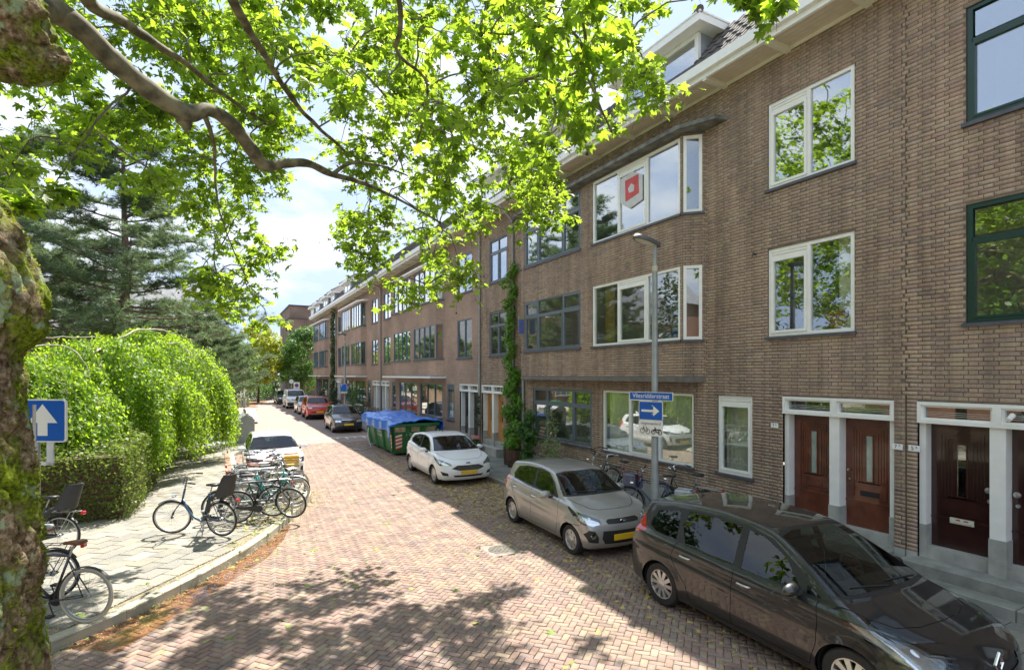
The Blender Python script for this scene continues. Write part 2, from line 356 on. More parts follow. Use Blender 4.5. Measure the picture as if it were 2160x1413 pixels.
ground = flat('ground', [(-400, -200), (400, -200), (400, 900), (-400, 900)], -.10, EARTH); tag(ground, kind='structure')
def farroad_mat():
    m, n, l, p = newmat('far_road_paving'); p.inputs['Roughness'].default_value = .85
    g = n.new('ShaderNodeNewGeometry'); mp = n.new('ShaderNodeMapping'); mp.inputs['Rotation'].default_value = (0, 0, R(45)); l.new(g.outputs['Position'], mp.inputs[0])
    bt = n.new('ShaderNodeTexBrick'); bt.inputs['Scale'].default_value = 1; bt.inputs['Brick Width'].default_value = .18; bt.inputs['Row Height'].default_value = .09; bt.inputs['Mortar Size'].default_value = .004
    bt.inputs['Color1'].default_value = (.33, .24, .20, 1); bt.inputs['Color2'].default_value = (.285, .215, .19, 1); bt.inputs['Mortar'].default_value = (.18, .16, .11, 1)
    l.new(mp.outputs[0], bt.inputs['Vector'])
    t = n.new('ShaderNodeTexNoise'); t.inputs['Scale'].default_value = .8; t.inputs['Detail'].default_value = 9; l.new(g.outputs['Position'], t.inputs['Vector'])
    r = n.new('ShaderNodeValToRGB'); r.color_ramp.elements[0].position = .45; r.color_ramp.elements[1].position = .75; r.color_ramp.elements[1].color = (.4, .4, .4, 1)
    mx = n.new('ShaderNodeMix'); mx.data_type = 'RGBA'; mx.inputs[7].default_value = (.34, .27, .2, 1); l.new(t.outputs['Fac'], r.inputs[0]); l.new(r.outputs[0], mx.inputs[0]); l.new(bt.outputs['Color'], mx.inputs[6]); l.new(mx.outputs[2], p.inputs['Base Color'])
    return m
FARROAD = farroad_mat()
road = flat('road', [(-30, -30), (7.35, -30), (7.35, 27.0), (2.0, 27.0), (-30, 27)], -.02, SAND); tag(road, kind='structure')
rf = flat('road_far_surface', [(-30, 27), (7.35, 27), (7.35, 64.4), (40, 64.4), (40, 88), (-40, 88), (-40, 27)], -.014, FARROAD, road)
KERB_L = [(-9, 4.9), (-6.2, 6.05), (-4.2, 7.0), (-2.6, 7.75), (-1.68, 8.24), (-.95, 8.95), (-.24, 9.87), (.41, 10.85), (.85, 11.7), (1.22, 12.6), (1.6, 13.5), (1.9, 14.3), (2.14, 15.2), (2.2, 15.9), (2.05, 16.4), (1.7, 16.7), (1.2, 16.85), (.75, 16.95), (.55, 17.2), (.5, 17.8), (.5, 20), (.48, 22.5), (.46, 24.3), (.7, 24.9), (1.2, 25.15), (2.0, 25.25), (2.35, 25.5), (2.42, 26.2), (2.42, 31.8), (2.2, 32.6), (1.6, 33.6), (1.25, 35), (1.2, 38), (1.3, 42.5), (1.8, 47), (2.5, 52), (3.1, 56.2), (3.0, 57.4), (2.2, 58.3), (1.0, 58.7), (-12, 58.9), (-30, 58.9)]
pav_l_poly = KERB_L + [(-30, 4.9)]
pav = flat('pavement', pav_l_poly, .098, simple('slab_bedding', (.20, .175, .12), .95, var=.3, scale=6)); tag(pav, kind='structure')
def kerb_line(pts, parent, w=.16, zt=.128, name='kerb_stone', seglen=.9, mat=KERBM, side=-1):
    "one stone at a time along the polyline; the body lies to the `side` of the line"
    P = [Vector((x, y)) for x, y in pts]; acc = []; d = 0; segs = []
    cum = [0]
    for i in range(len(P) - 1): cum.append(cum[-1] + (P[i + 1] - P[i]).length)
    def at(s):
        for i in range(len(P) - 1):
            if s <= cum[i + 1] + 1e-9: return P[i].lerp(P[i + 1], (s - cum[i]) / max(1e-9, cum[i + 1] - cum[i]))
        return P[-1]
    n = max(1, int(cum[-1] / seglen))
    for k in range(n):
        a = at(cum[-1] * k / n); m = at(cum[-1] * (k + .5) / n); b = at(cum[-1] * (k + 1) / n)
        q = MB(); t = (b - a).normalized(); nn = Vector((-t.y, t.x)) * side
        g = .004; a2 = a + t * g; b2 = b - t * g
        low = [a2, m, b2]; vs = []
        for p in low:
            for off, z in ((0, -.08), (0, zt - .012), (.012, zt), (w, zt), (w, -.08)):
                vs.append((p.x + nn.x * off, p.y + nn.y * off, z))
        fs = []
        for i in range(2):
            for j in range(4): fs.append((i * 5 + j, i * 5 + j + 1, (i + 1) * 5 + j + 1, (i + 1) * 5 + j))
        fs += [(0, 1, 2, 3, 4), (10, 14, 13, 12, 11)]
        q.add(vs, fs); q.build(name, mat, parent)
kerb_line(KERB_L[2:-3], pav, side=1)
# left slabs, laid at an angle to the kerb
def slab_grid(x0, x1, y0, y1, w, h, ang, poly_fn, shift=.5):
    cx, cy = [], []
    c = Vector(((x0 + x1) / 2, (y0 + y1) / 2)); rad = math.hypot(x1 - x0, y1 - y0) / 2
    ca, sa = math.cos(ang), math.sin(ang); ni = int(rad / w) + 2; nj = int(rad / h) + 2
    for j in range(-nj, nj):
        for i in range(-ni, ni):
            lx = (i + (j % 2) * shift) * w; ly = j * h
            cx.append(c.x + ca * lx - sa * ly); cy.append(c.y + sa * lx + ca * ly)
    cx, cy = np.array(cx), np.array(cy); ok = (cx > x0) & (cx < x1) & (cy > y0) & (cy < y1) & poly_fn(cx, cy, w, h, ang)
    return cx[ok], cy[ok]
def corners_in(poly, shrink=1.0):
    def fn(cx, cy, w, h, ang):
        ok = np.ones(len(cx), bool); ca, sa = math.cos(ang), math.sin(ang)
        for sx in (-1, 0, 1):
            for sy in (-1, 0, 1):
                lx, ly = sx * w / 2 * shrink, sy * h / 2 * shrink
                ok &= pip(cx + ca * lx - sa * ly, cy + sa * lx + ca * ly, poly)
        return ok
    return fn
inner = [(x - .12, y + .12) if y < 16 else (x - .17, y) for x, y in KERB_L] + [(-30, 4.9)]
cx, cy = slab_grid(-7, 2.6, 5, 22, .45, .3, R(52), corners_in(inner, .96))
n = len(cx); pieces('paving_slab', cx, cy, np.full(n, .438), np.full(n, .29), np.full(n, R(52)), .09, .12, TILE, pav, near=(-1, 9.5), tilt=.006)
cx, cy = slab_grid(-4, 2.6, 22.05, 40, .6, .3, R(90), corners_in(inner, .96))
n = len(cx); pieces('paving_slab', cx, cy, np.full(n, .59), np.full(n, .29), np.full(n, R(90)), .09, .12, TILE, pav, near=(0, 22), nind=0, tilt=.006)
pavfar = flat('far_paving_surface', [(2.25, 40), (2.9, 56.2), (1, 58.4), (-20, 58.4), (-20, 40)], .108, simple('far_paving', (.42, .38, .31), .9, var=.2, scale=1.5), pav)
# brick strip round the parking bay, left pavement
sy = np.arange(13.6, 24.8, .105); xx = []; yy = []
for k in range(1):
    xx += list(np.full(len(sy), .24 - k * .21)); yy += list(sy)
xx, yy = np.array(xx), np.array(yy); keep = (yy > 17.2); xx, yy = xx[keep], yy[keep]
pieces('edge_brick', xx, yy, np.full(len(xx), .2), np.full(len(xx), .097), np.zeros(len(xx)), .10, .126, ORANGEB, pav, near=(0, 14), nind=60)
# near pavement under the plane tree (below the frame)
pavn = flat('near_pavement', [(-12, -14), (1.2, -14), (1.2, 3.4), (.3, 5.2), (-.6, 6.2), (-1.3, 6.95), (-2.2, 6.9), (-4.6, 5.8), (-9, 4.0), (-12, 3.2)], .09, simple('near_paving', (.40, .38, .32), .9, var=.2, scale=3)); tag(pavn, kind='structure')
# right pavement
KX = 7.32
pavr = flat('right_pavement', [(KX + .02, -12), (9.75, -12), (9.75, 64.2), (KX + .02, 64.2)], .088, simple('slab_bedding_grey', (.13, .125, .10), .95, var=.3, scale=6)); tag(pavr, kind='structure')
kerb_line([(KX, -2), (KX, 64)], pavr, side=-1, w=.14, zt=.115, mat=bricky('grey_kerb_concrete', [(.27, .27, .245), (.31, .31, .28), (.24, .24, .22)], stain=(.2, .17, .1), stain_amt=.5, scale=2, grain=80))
cx, cy = [], []
for j in range(int(26 / .4)):
    for i in range(4):
        cx.append(KX + .16 + .3 + i * .605 ); cy.append(1.2 + j * .4)
cx, cy = np.array(cx), np.array(cy)
ok = cx < 9.6; cx, cy = cx[ok], cy[ok]; n = len(cx)
pieces('paving_slab', cx, cy, np.full(n, .59), np.full(n, .388), np.full(n, 0.), .08, .108, TILEG, pavr, near=(8, 3), tilt=.004, nind=220)
rfar = flat('far_pavement_surface', [(KX + .15, 27), (9.6, 27), (9.6, 64), (KX + .15, 64)], .1, simple('grey_far_paving', (.23, .23, .205), .9, var=.2, scale=2), pavr)
# herringbone carriageway
W = .09; ang = R(45 - 4)
road_poly = [(-9, 4.4)] + [(x + .02, y - .03) for x, y in KERB_L[1:28]] + [(2.42, 27.0), (KX, 27.0), (KX, -1), (1.2, -1), (1.22, 3.4), (.3, 5.3), (-1.3, 7.05), (-4.6, 6.0)]
ii, jj = np.meshgrid(np.arange(-260, 260), np.arange(-260, 260), indexing='ij'); md = (ii - jj) % 4
hx, hy = ii[md == 0], jj[md == 0]; vx, vy = ii[md == 3], jj[md == 3]
lx = np.concatenate([(hx + 1.0) * W, (vx + .5) * W]); ly = np.concatenate([(hy + .5) * W, (vy + 1.0) * W])
ba = np.concatenate([np.full(len(hx), ang), np.full(len(vx), ang + PI / 2)])
ca, sa = math.cos(ang), math.sin(ang)
cx = 2.6 + ca * lx - sa * ly; cy = 14.5 + sa * lx + ca * ly
ok = (cx > -6) & (cx < KX) & (cy > 1) & (cy < 27); cx, cy, ba = cx[ok], cy[ok], ba[ok]
ok = pip(cx, cy, road_poly) & ((cy > 4.2) | (cx > 4.5)) & ~((np.abs(cx - 4.63) < .33) & (np.abs(cy - 8.95) < .33)); cx, cy, ba = cx[ok], cy[ok], ba[ok]
n = len(cx)
pieces('brick', cx, cy, np.full(n, 2 * W - .009), np.full(n, W - .009), ba, -.04, 0, PAVER, road, near=(2.0, 5.2), tilt=.009, jit=.002)
# manhole cover
t = thing('manhole_cover', 'dark cast iron manhole cover set flush in the herringbone brick road', 'manhole cover', (4.63, 8.95, 0))
IRON = simple('cast_iron', (.10, .088, .075), .55, .5, var=.35, scale=12, bump=.2)
q = MB(); q.box(-.31, .31, -.31, .31, -.03, .002); q.build('frame', simple('manhole_frame_concrete', (.26, .22, .18), .9, var=.3, scale=8), t)
q = MB(); q.lathe([(.245, -.01), (.245, .007), (.235, .010), (.001, .010)], seg=32)
for i in range(-4, 5):
    for j in range(-4, 5):
        if i * i + j * j < 17 and (i + j) % 2 == 0: q.box(i * .05 - .018, i * .05 + .018, j * .05 - .008, j * .05 + .008, .009, .015)
q.build('lid', IRON, t)
# painted bars of the raised table
WHITEP = simple('worn_road_paint', (.68, .68, .64), .8, var=.2, scale=7)
def marks(y0, x0, x1, n, name, label, seed):
    q = MB(); q.box(x0, x1, y0, y0 + .16, -.01, .004)
    random.seed(seed)
    for i in range(n):
        x = x0 + (x1 - x0) * (i + .3) / n; l = .75 if i % 2 == 0 else .38
        q.box(x, x + .10, y0 - l, y0 - .003, -.01, .0042)
    o = q.build(name, WHITEP); tag(o, label, 'road marking', kind='structure')
marks(28.9, 2.9, 6.9, 9, 'road_marking', None, 1); marks(57.2, 3.2, 7.0, 7, 'road_marking', None, 2)
# wet dark patch with a puddle in the gutter by the kerb
WET = glassmat('water_film', (.89, .72, .57), .02, rough=.1, gain=1.0)
def blob(name, pts, z, m):
    o = flat(name, pts, z, m); o['kind'] = 'structure'; return o
kq = [(x, y) for x, y in KERB_L[4:10]]; wl = [.75, .62, .55, .42, .34, .12]
edge_ = []
for (x, y), w_ in zip(kq, wl):
    for m_ in (0,): edge_.append((x + w_ * .74 + .06 * math.sin(x * 7), y - w_ * .62 + .05 * math.cos(y * 9)))
blob('gutter_water', [(x + .02, y - .02) for x, y in kq] + edge_[::-1], .0045, WET)
# ------------------------------------------------------------------ facades
def wall_cells(q, a0, a1, z0, z1, ops, fn, depth=.0):
    "flat wall a0..a1 x z0..z1 with rectangular openings; fn(a,z) -> 3D point"
    As = sorted({a0, a1} | {min(max(o[0], a0), a1) for o in ops} | {min(max(o[1], a0), a1) for o in ops}); Zs = sorted({z0, z1} | {min(max(o[2], z0), z1) for o in ops} | {min(max(o[3], z0), z1) for o in ops})
    for i in range(len(As) - 1):
        for j in range(len(Zs) - 1):
            a, b, c, d = As[i], As[i + 1], Zs[j], Zs[j + 1]
            if b - a < 1e-6 or d - c < 1e-6: continue
            ma, mz = (a + b) / 2, (c + d) / 2
            if any(o[0] < ma < o[1] and o[2] < mz < o[3] for o in ops): continue
            q.add([fn(a, c, 0), fn(b, c, 0), fn(b, d, 0), fn(a, d, 0)], [(0, 1, 2, 3)])
    for o in ops:   # reveals
        if o[1] <= a0 or o[0] >= a1: continue
        a, b, c, d = o[:4]; dp = o[4] if len(o) > 4 else .12
        if dp:
            for (p, r) in (((a, c), (b, c)), ((b, c), (b, d)), ((b, d), (a, d)), ((a, d), (a, c))):
                q.add([fn(*p, 0), fn(*r, 0), fn(*r, -dp), fn(*p, -dp)], [(0, 1, 2, 3)])
SB, HB, CH, JT = .235, .1175, .0646, .010     # stretcher pitch, header pitch, course, joint
def brick_face(name, parent, a0, a1, z0, z1, ops, fn, mat, nind=0, near=(0, 0), seed=0, proud=.008, jag0=False, jag1=False):
    JG = (0, .055, -.02, .06, .0, -.045, .03)
    "Flemish-like bond (stretcher, stretcher, header); bricks clipped at the openings"
    r = random.Random(seed); B = []; per = 2 * SB + HB
    nz = int((z1 - z0) / CH + .5)
    offs = [0, SB * .5 + HB * .5, SB + HB * .5 - SB, HB * 1.5]
    for k in range(nz):
        zb = z0 + k * CH; zt = zb + CH - JT
        if zt > z1 + .002: continue
        iv = [(a0 + (JG[k % 7] if jag0 and zb > 2.9 else 0), a1 + (JG[k % 7] if jag1 and zb > 2.9 else 0))]
        for o in ops:
            if o[2] < zt - .012 and o[3] > zb + .012:
                niv = []
                for s, e in iv:
                    if o[1] <= s or o[0] >= e: niv.append((s, e)); continue
                    if o[0] > s: niv.append((s, o[0]))
                    if o[1] < e: niv.append((o[1], e))
                iv = niv
        x = a0 - per * 2 + (k % 2) * (SB * .5 + HB * .5) + (0 if k % 4 < 2 else 0) ; seq = 0
        while x < a1 + .1:
            w = HB if seq % 3 == 2 else SB
            for s, e in iv:
                p, q2 = max(x, s), min(x + w - JT, e)
                if q2 - p > .02: B.append((p, q2, zb, zt))
            x += w; seq += 1
    B = np.array(B); n = len(B)
    if n == 0: return
    jr = np.random.default_rng(seed + 3)
    B[:, 0] += jr.uniform(-.002, .002, n); B[:, 1] += jr.uniform(-.002, .002, n); B[:, 2] += jr.uniform(-.0015, .0015, n); B[:, 3] += jr.uniform(-.0015, .0015, n)
    pr = proud + jr.uniform(-.0025, .003, n)
    O = Vector(fn(0, 0, 0)); A = Vector(fn(1, 0, 0)) - O; Z = Vector((0, 0, 1)); Nn = Vector(fn(0, 0, 1)) - O
    O, A, Zv, Nv = np.array(O), np.array(A), np.array(Z), np.array(Nn)
    mid = np.stack([(B[:, 0] + B[:, 1]) / 2 - near[0], (B[:, 2] + B[:, 3]) / 2 - near[1]], 1)
    order = np.argsort((mid ** 2).sum(1)); ind = order[:nind]; rest = order[nind:]
    def verts(Bx, p):
        m = len(Bx); V = np.zeros((m, 8, 3)); e = .0025
        for k, (ia, iz, ins, d) in enumerate([(0, 2, 0, 0), (1, 2, 0, 0), (1, 3, 0, 0), (0, 3, 0, 0), (0, 2, e, 1), (1, 2, e, 1), (1, 3, e, 1), (0, 3, e, 1)]):
            aa = Bx[:, ia] + (ins if ia == 0 else -ins); zz = Bx[:, iz] + (ins if iz == 2 else -ins)
            V[:, k] = O + aa[:, None] * A + zz[:, None] * Zv + ((p * d)[:, None] - .001 * (1 - d)) * Nv
        return V
    Fq = np.array([[4, 5, 6, 7], [0, 1, 5, 4], [1, 2, 6, 5], [2, 3, 7, 6], [3, 0, 4, 7]])
    if len(rest):
        V = verts(B[rest], pr[rest]); m = len(rest); F = (Fq[None] + (np.arange(m) * 8)[:, None, None]).reshape(-1, 4)
        o = np_mesh('bricks', V.reshape(-1, 3), F, mat, parent, rnd=np.repeat(jr.random(m), 5)); o['kind'] = 'stuff'
    meshes = {}
    for i in ind:
        w = round(float(B[i, 1] - B[i, 0]) / .004) * .004; key = w
        if key not in meshes:
            b0 = np.array([[-w / 2, w / 2, 0, CH - JT]]); V = np.zeros((8, 3)); e = .0025
            for k, (ia, iz, ins, d) in enumerate([(0, 2, 0, 0), (1, 2, 0, 0), (1, 3, 0, 0), (0, 3, 0, 0), (0, 2, e, 1), (1, 2, e, 1), (1, 3, e, 1), (0, 3, e, 1)]):
                aa = b0[0, ia] + (ins if ia == 0 else -ins); zz = b0[0, iz] + (ins if iz == 2 else -ins)
                V[k] = aa * A + zz * Zv + (proud * d - .001 * (1 - d)) * Nv
            me = bpy.data.meshes.new('brick'); me.from_pydata([tuple(v) for v in V], [], [tuple(f) for f in Fq]); me.materials.append(mat); meshes[key] = me
        o = bpy.data.objects.new('brick', meshes[key]); link(o, parent)
        c = O + (B[i, 0] + B[i, 1]) / 2 * A + B[i, 2] * Zv + (pr[i] - proud) * Nv; o.location = tuple(c)

def frame_rect(q, fn, a0, a1, z0, z1, w, d0, d1):
    "rectangular frame ring of width w between depths d0..d1 in the wall frame"
    for (p, r, s, t) in ((a0, a1, z0, z0 + w), (a0, a1, z1 - w, z1), (a0, a0 + w, z0 + w, z1 - w), (a1 - w, a1, z0 + w, z1 - w)):
        slab(q, fn, p, r, s, t, d0, d1)
def slab(q, fn, a0, a1, z0, z1, d0, d1):
    vs = [fn(a, z, d) for d in (d0, d1) for (a, z) in ((a0, z0), (a1, z0), (a1, z1), (a0, z1))]
    fs = [(0, 3, 2, 1), (4, 5, 6, 7), (0, 1, 5, 4), (1, 2, 6, 5), (2, 3, 7, 6), (3, 0, 4, 7)]
    O = Vector(vs[0]); A = Vector(vs[1]) - O; B = Vector(vs[3]) - O; D = Vector(vs[4]) - O
    if A.cross(B).dot(D) < 0: fs = [f[::-1] for f in fs]
    q.add(vs, fs)
def window(parent, fn, a0, a1, z0, z1, fm, style, glass=None, sill=True, inset=.05, room=True, curtain=None, w=.055, seed=0):
    """fn(a,z,d) wall frame, d>0 outwards. style: list of column edges with optional sash spec:
    cols = [(c0,c1,kind)], kind 'fix','sash'(vent strip on top),'top'(transom light above),'plain' """
    glass = glass or GLASS
    q = MB(); frame_rect(q, fn, a0, a1, z0, z1, w, -inset - .05, -inset + .03)
    cols = style; panes = []
    for i, (c0, c1, kind) in enumerate(cols):
        if i < len(cols) - 1: slab(q, fn, c1 - w * .45, c1 + w * .45, z0 + w, z1 - w, -inset - .05, -inset + .03)
        l = c0 + (w if i == 0 else w * .45); r = c1 - (w if i == len(cols) - 1 else w * .45)
        b = z0 + w; t = z1 - w
        if kind == 'sash':
            vt = t - .13; slab(q, fn, l, r, vt, t, -inset - .03, -inset + .012)
            slab(q, fn, l + .03, r - .03, vt + .075, vt + .105, -inset + .012, -inset + .035)
            frame_rect(q, fn, l + .004, r - .004, b + .004, vt - .004, .05, -inset - .03, -inset + .045)
            panes.append((l + .05, r - .05, b + .05, vt - .05, -inset + .008))
        elif kind in ('top', 'topsash'):
            m = z0 + (z1 - z0) * .70; slab(q, fn, l, r, m - .03, m + .03, -inset - .05, -inset + .03)
            frame_rect(q, fn, l + .003, r - .003, b + .003, m - .033, .035, -inset - .02, -inset + .04)
            if kind == 'topsash': frame_rect(q, fn, l + .003, r - .003, m + .033, t - .003, .035, -inset - .02, -inset + .04)
            panes += [(l + .03, r - .03, b + .03, m - .06, -inset), (l + .03, r - .03, m + .06, t - .03, -inset)]
        else: panes.append((l, r, b, t, -inset - .01))
    wd = q.build('window', fm, parent)
    qs = MB()
    for p in panes:
        g = MB(); slab(g, fn, p[0], p[1], p[2], p[3], p[4] - .012, p[4]); g.build('pane', glass, wd)
    if sill:
        s = MB(); slab(s, fn, a0 - .05, a1 + .05, z0 - .055, z0 - .002, -.06, .055); s.build('sill', SILL, wd)
    if room:
        rm = MB(); D = -.95; d0 = -inset - .062
        for vs in (((a0, z0, d0), (a1, z0, d0), (a1, z0, D), (a0, z0, D)), ((a0, z1, d0), (a0, z1, D), (a1, z1, D), (a1, z1, d0)), ((a0, z0, d0), (a0, z0, D), (a0, z1, D), (a0, z1, d0)), ((a1, z0, d0), (a1, z1, d0), (a1, z1, D), (a1, z0, D)), ((a0, z0, D), (a1, z0, D), (a1, z1, D), (a0, z1, D))):
            rm.add([fn(*v) for v in vs], [(0, 1, 2, 3)])
        rm.build('room_lining', ROOM, wd)
    if curtain:
        for (c0, c1, cm) in curtain:
            cq = MB(); nn = max(8, int((c1 - c0) / .035)); vs = []
            rr = random.Random(seed)
            for k in range(nn + 1):
                a = c0 + (c1 - c0) * k / nn; dd = -inset - .16 + .03 * math.sin(k * 1.9 + rr.random()) 
                vs += [fn(a, z0 + .03, dd), fn(a, z1 - .03, dd * .98)]
            cq.add(vs, [(2 * k, 2 * k + 2, 2 * k + 3, 2 * k + 1) for k in range(nn)]); cq.build('curtain', cm, wd, smooth=True)
    return wd
def text_mesh(name, body, size, mat, parent, M, ext=.002, spacing=1, align='CENTER', sx=1):
    cu = bpy.data.curves.new(name, 'FONT'); cu.body = body; cu.size = size; cu.extrude = ext; cu.align_x = align; cu.align_y = 'CENTER'; cu.space_character = spacing; cu.resolution_u = 3
    o = bpy.data.objects.new(name + '_src', cu); COL.objects.link(o); dg = bpy.context.evaluated_depsgraph_get(); dg.update()
    me = bpy.data.meshes.new_from_object(o.evaluated_get(dg)); bpy.data.objects.remove(o); me.name = name
    me.transform(M @ Matrix.Diagonal((sx, 1, 1, 1))); me.materials.clear(); me.materials.append(mat); o2 = bpy.data.objects.new(name, me); return link(o2, parent)
def frameM(o, xdir, ydir):
    x = Vector(xdir).normalized(); y = Vector(ydir).normalized(); z = x.cross(y); M = Matrix((x, y, z)).transposed().to_4x4(); M.translation = Vector(o); return M

FX = 9.6; TOPZ = 9.56
FR_GLASS = simple('frosted_glass', (.30, .38, .34), .15, var=.3, scale=4, coat=.6)
TRANSG = glassmat('transom_glass', (.45, .5, .46), .25, gain=1.5)
INK = simple('black_ink', (.02, .02, .03), .5, var=0)
ENAMEL = simple('enamel_plate', (.82, .83, .80), .25, var=.02)
BRASS = simple('brass', (.55, .45, .28), .3, .8, var=.1)
IVORY = simple('ivory_plastic', (.62, .62, .52), .4, var=.05)
RED = simple('red_plastic', (.5, .02, .015), .4, var=.05)
BLUEM = simple('blue_enamel', (.005, .09, .42), .35, var=.05)
def door(parent, fn, a0, a1, z0, z1, mat, d=-.22, knob='l', hit='brass', slit='frost', pillars=True):
    "panelled front door with slit window, letterbox and knob"
    w = a1 - a0; q = MB(); slab(q, fn, a0, a1, z0, z1, d - .05, d)
    pa0, pa1 = a0 + .16 * w, a1 - .16 * w; pz0, pz1 = z0 + .52, z1 - .15
    for k, ins in enumerate((0, .055, .11, .165)):
        x0, x1, y0, y1 = pa0 + ins * w, pa1 - ins * w, pz0 + (.26 if ins else 0), pz1 - ins * .75
        e = .014
        for (p, r, s, t) in ((x0, x1, y0, y0 + e), (x0, x1, y1 - e, y1), (x0, x0 + e, y0 + e, y1 - e), (x1 - e, x1, y0 + e, y1 - e)): slab(q, fn, p, r, s, t, d, d + .012)
    slab(q, fn, a0, a1, z0 + .44, z0 + .465, d, d + .014)
    o = q.build('door', mat, parent)
    m = (a0 + a1) / 2; s = MB(); slab(s, fn, m - .065 * w, m + .065 * w, pz0 + .30, pz1 - .16, d, d + .006)
    s.build('door_glass', FR_GLASS if slit == 'frost' else TRANSG, o)
    s = MB(); frame_rect(s, fn, m - .085 * w, m + .085 * w, pz0 + .28, pz1 - .14, .016, d, d + .02); s.build('glass_trim', mat, o)
    if hit:
        s = MB(); bz = z0 + .56 if hit != 'ivory' else z0 + .40
        hw = .15 * w + .03; slab(s, fn, m - hw, m + hw, bz, bz + .085, d + .001, d + .016); slab(s, fn, m - hw * .8, m + hw * .8, bz + .02, bz + .05, d + .016, d + .028)
        s.build('letterbox', {'ivory': IVORY, 'brass': BLKP, 'wood': mat}[hit], o)
        if hit == 'ivory':
            s = MB(); slab(s, fn, m - .08, m - .03, bz + .052, bz + .068, d + .016, d + .03); slab(s, fn, m + .02, m + .07, bz + .052, bz + .068, d + .016, d + .03); s.build('letterbox_sticker', RED, o)
    ka = a0 + .07 if knob == 'l' else a1 - .07
    c = Vector(fn(ka, z0 + .98, d)); nrm = (Vector(fn(0, 0, 1)) - Vector(fn(0, 0, 0))).normalized(); k2 = .045 if hit == 'ivory' else .025
    s = MB(); s.tube([c, c + nrm * .03, c + nrm * .035, c + nrm * .06, c + nrm * .065], [k2 * .4, k2 * .4, k2, k2 * .9, k2 * .3], 12); s.tube([c + Vector((0, 0, -.16)), c + Vector((0, 0, -.16)) + nrm * .02], k2 * .6, 10)
    s.build('knob', SILVER if hit == 'ivory' else BRASS, o, smooth='auto')
    return o
def doorway(parent, fn, a0, a1, split, mats, hits, slits, plinth=True, knobs=('r', 'l'), slits_txt=None, white=WF, zb=.62, zd=2.53, zt=2.86, depth=.22, base=.12):
    "pair of doors with shared white frame, transom lights and stone feet. a grows away from the viewer"
    q = MB(); pw = .09
    slab(q, fn, a0, a1, zd, zd + .055, -.16, .02); slab(q, fn, a0, a1, zt - .05, zt, -.16, .02)
    tr = []
    edges = [a0, split, a1]
    for i in range(2):
        e0, e1 = edges[i], edges[i + 1]; slab(q, fn, e0, e0 + .05, zd + .055, zt - .05, -.16, .02); slab(q, fn, e1 - .05, e1, zd + .055, zt - .05, -.16, .02)
        frame_rect(q, fn, e0 + .05, e1 - .05, zd + .055, zt - .05, .03, -.12, -.02); tr.append((e0 + .08, e1 - .08, zd + .085, zt - .08))
    for (p, r) in ((a0 + .004, a0 + .09), (split - pw, split + pw), (a1 - .09, a1 - .004)): slab(q, fn, p, r, zb + .33, zd, -.22, -.05 if p != split - pw else -.02)
    f = q.build('door_frame', white, parent)
    for p in tr:
        g = MB(); slab(g, fn, *p, -.09, -.078); g.build('transom_light', TRANSG, f)
        g = MB()
        for k in range(3): slab(g, fn, p[0], p[1], p[2] + .03 + k * .028, p[2] + .036 + k * .028, -.077, -.073)
        g.build('lead_strip', simple('lead_strip', (.6, .62, .6), .4, .3), f)
        g = MB(); slab(g, fn, *p, -.30, -.29); g.build('transom_backing', ROOM, f)
    s = MB()
    for (p, r) in ((a0 + .008, a0 + .095), (split - pw - .01, split + pw + .01), (a1 - .095, a1 - .008)): slab(s, fn, p, r, base + .02, zb + .33, -.235, -.035 if p != split - pw - .01 else -.005)
    slab(s, fn, a0 + .006, a1 - .006, .05, zb, -.30, -.06 if plinth else -.06); s.build('stone_threshold', CONC, f)
    door(parent, fn, a0 + .09, split - pw, zb, zd, mats[0], -depth, knobs[0], hits[0], slits[0]); door(parent, fn, split + pw, a1 - .09, zb, zd, mats[1], -depth, knobs[1], hits[1], slits[1])
    b = MB(); slab(b, fn, a0 + .005, a1 - .005, zb, zd, -.31, -.30); b.build('hall_backing', DARK, f)

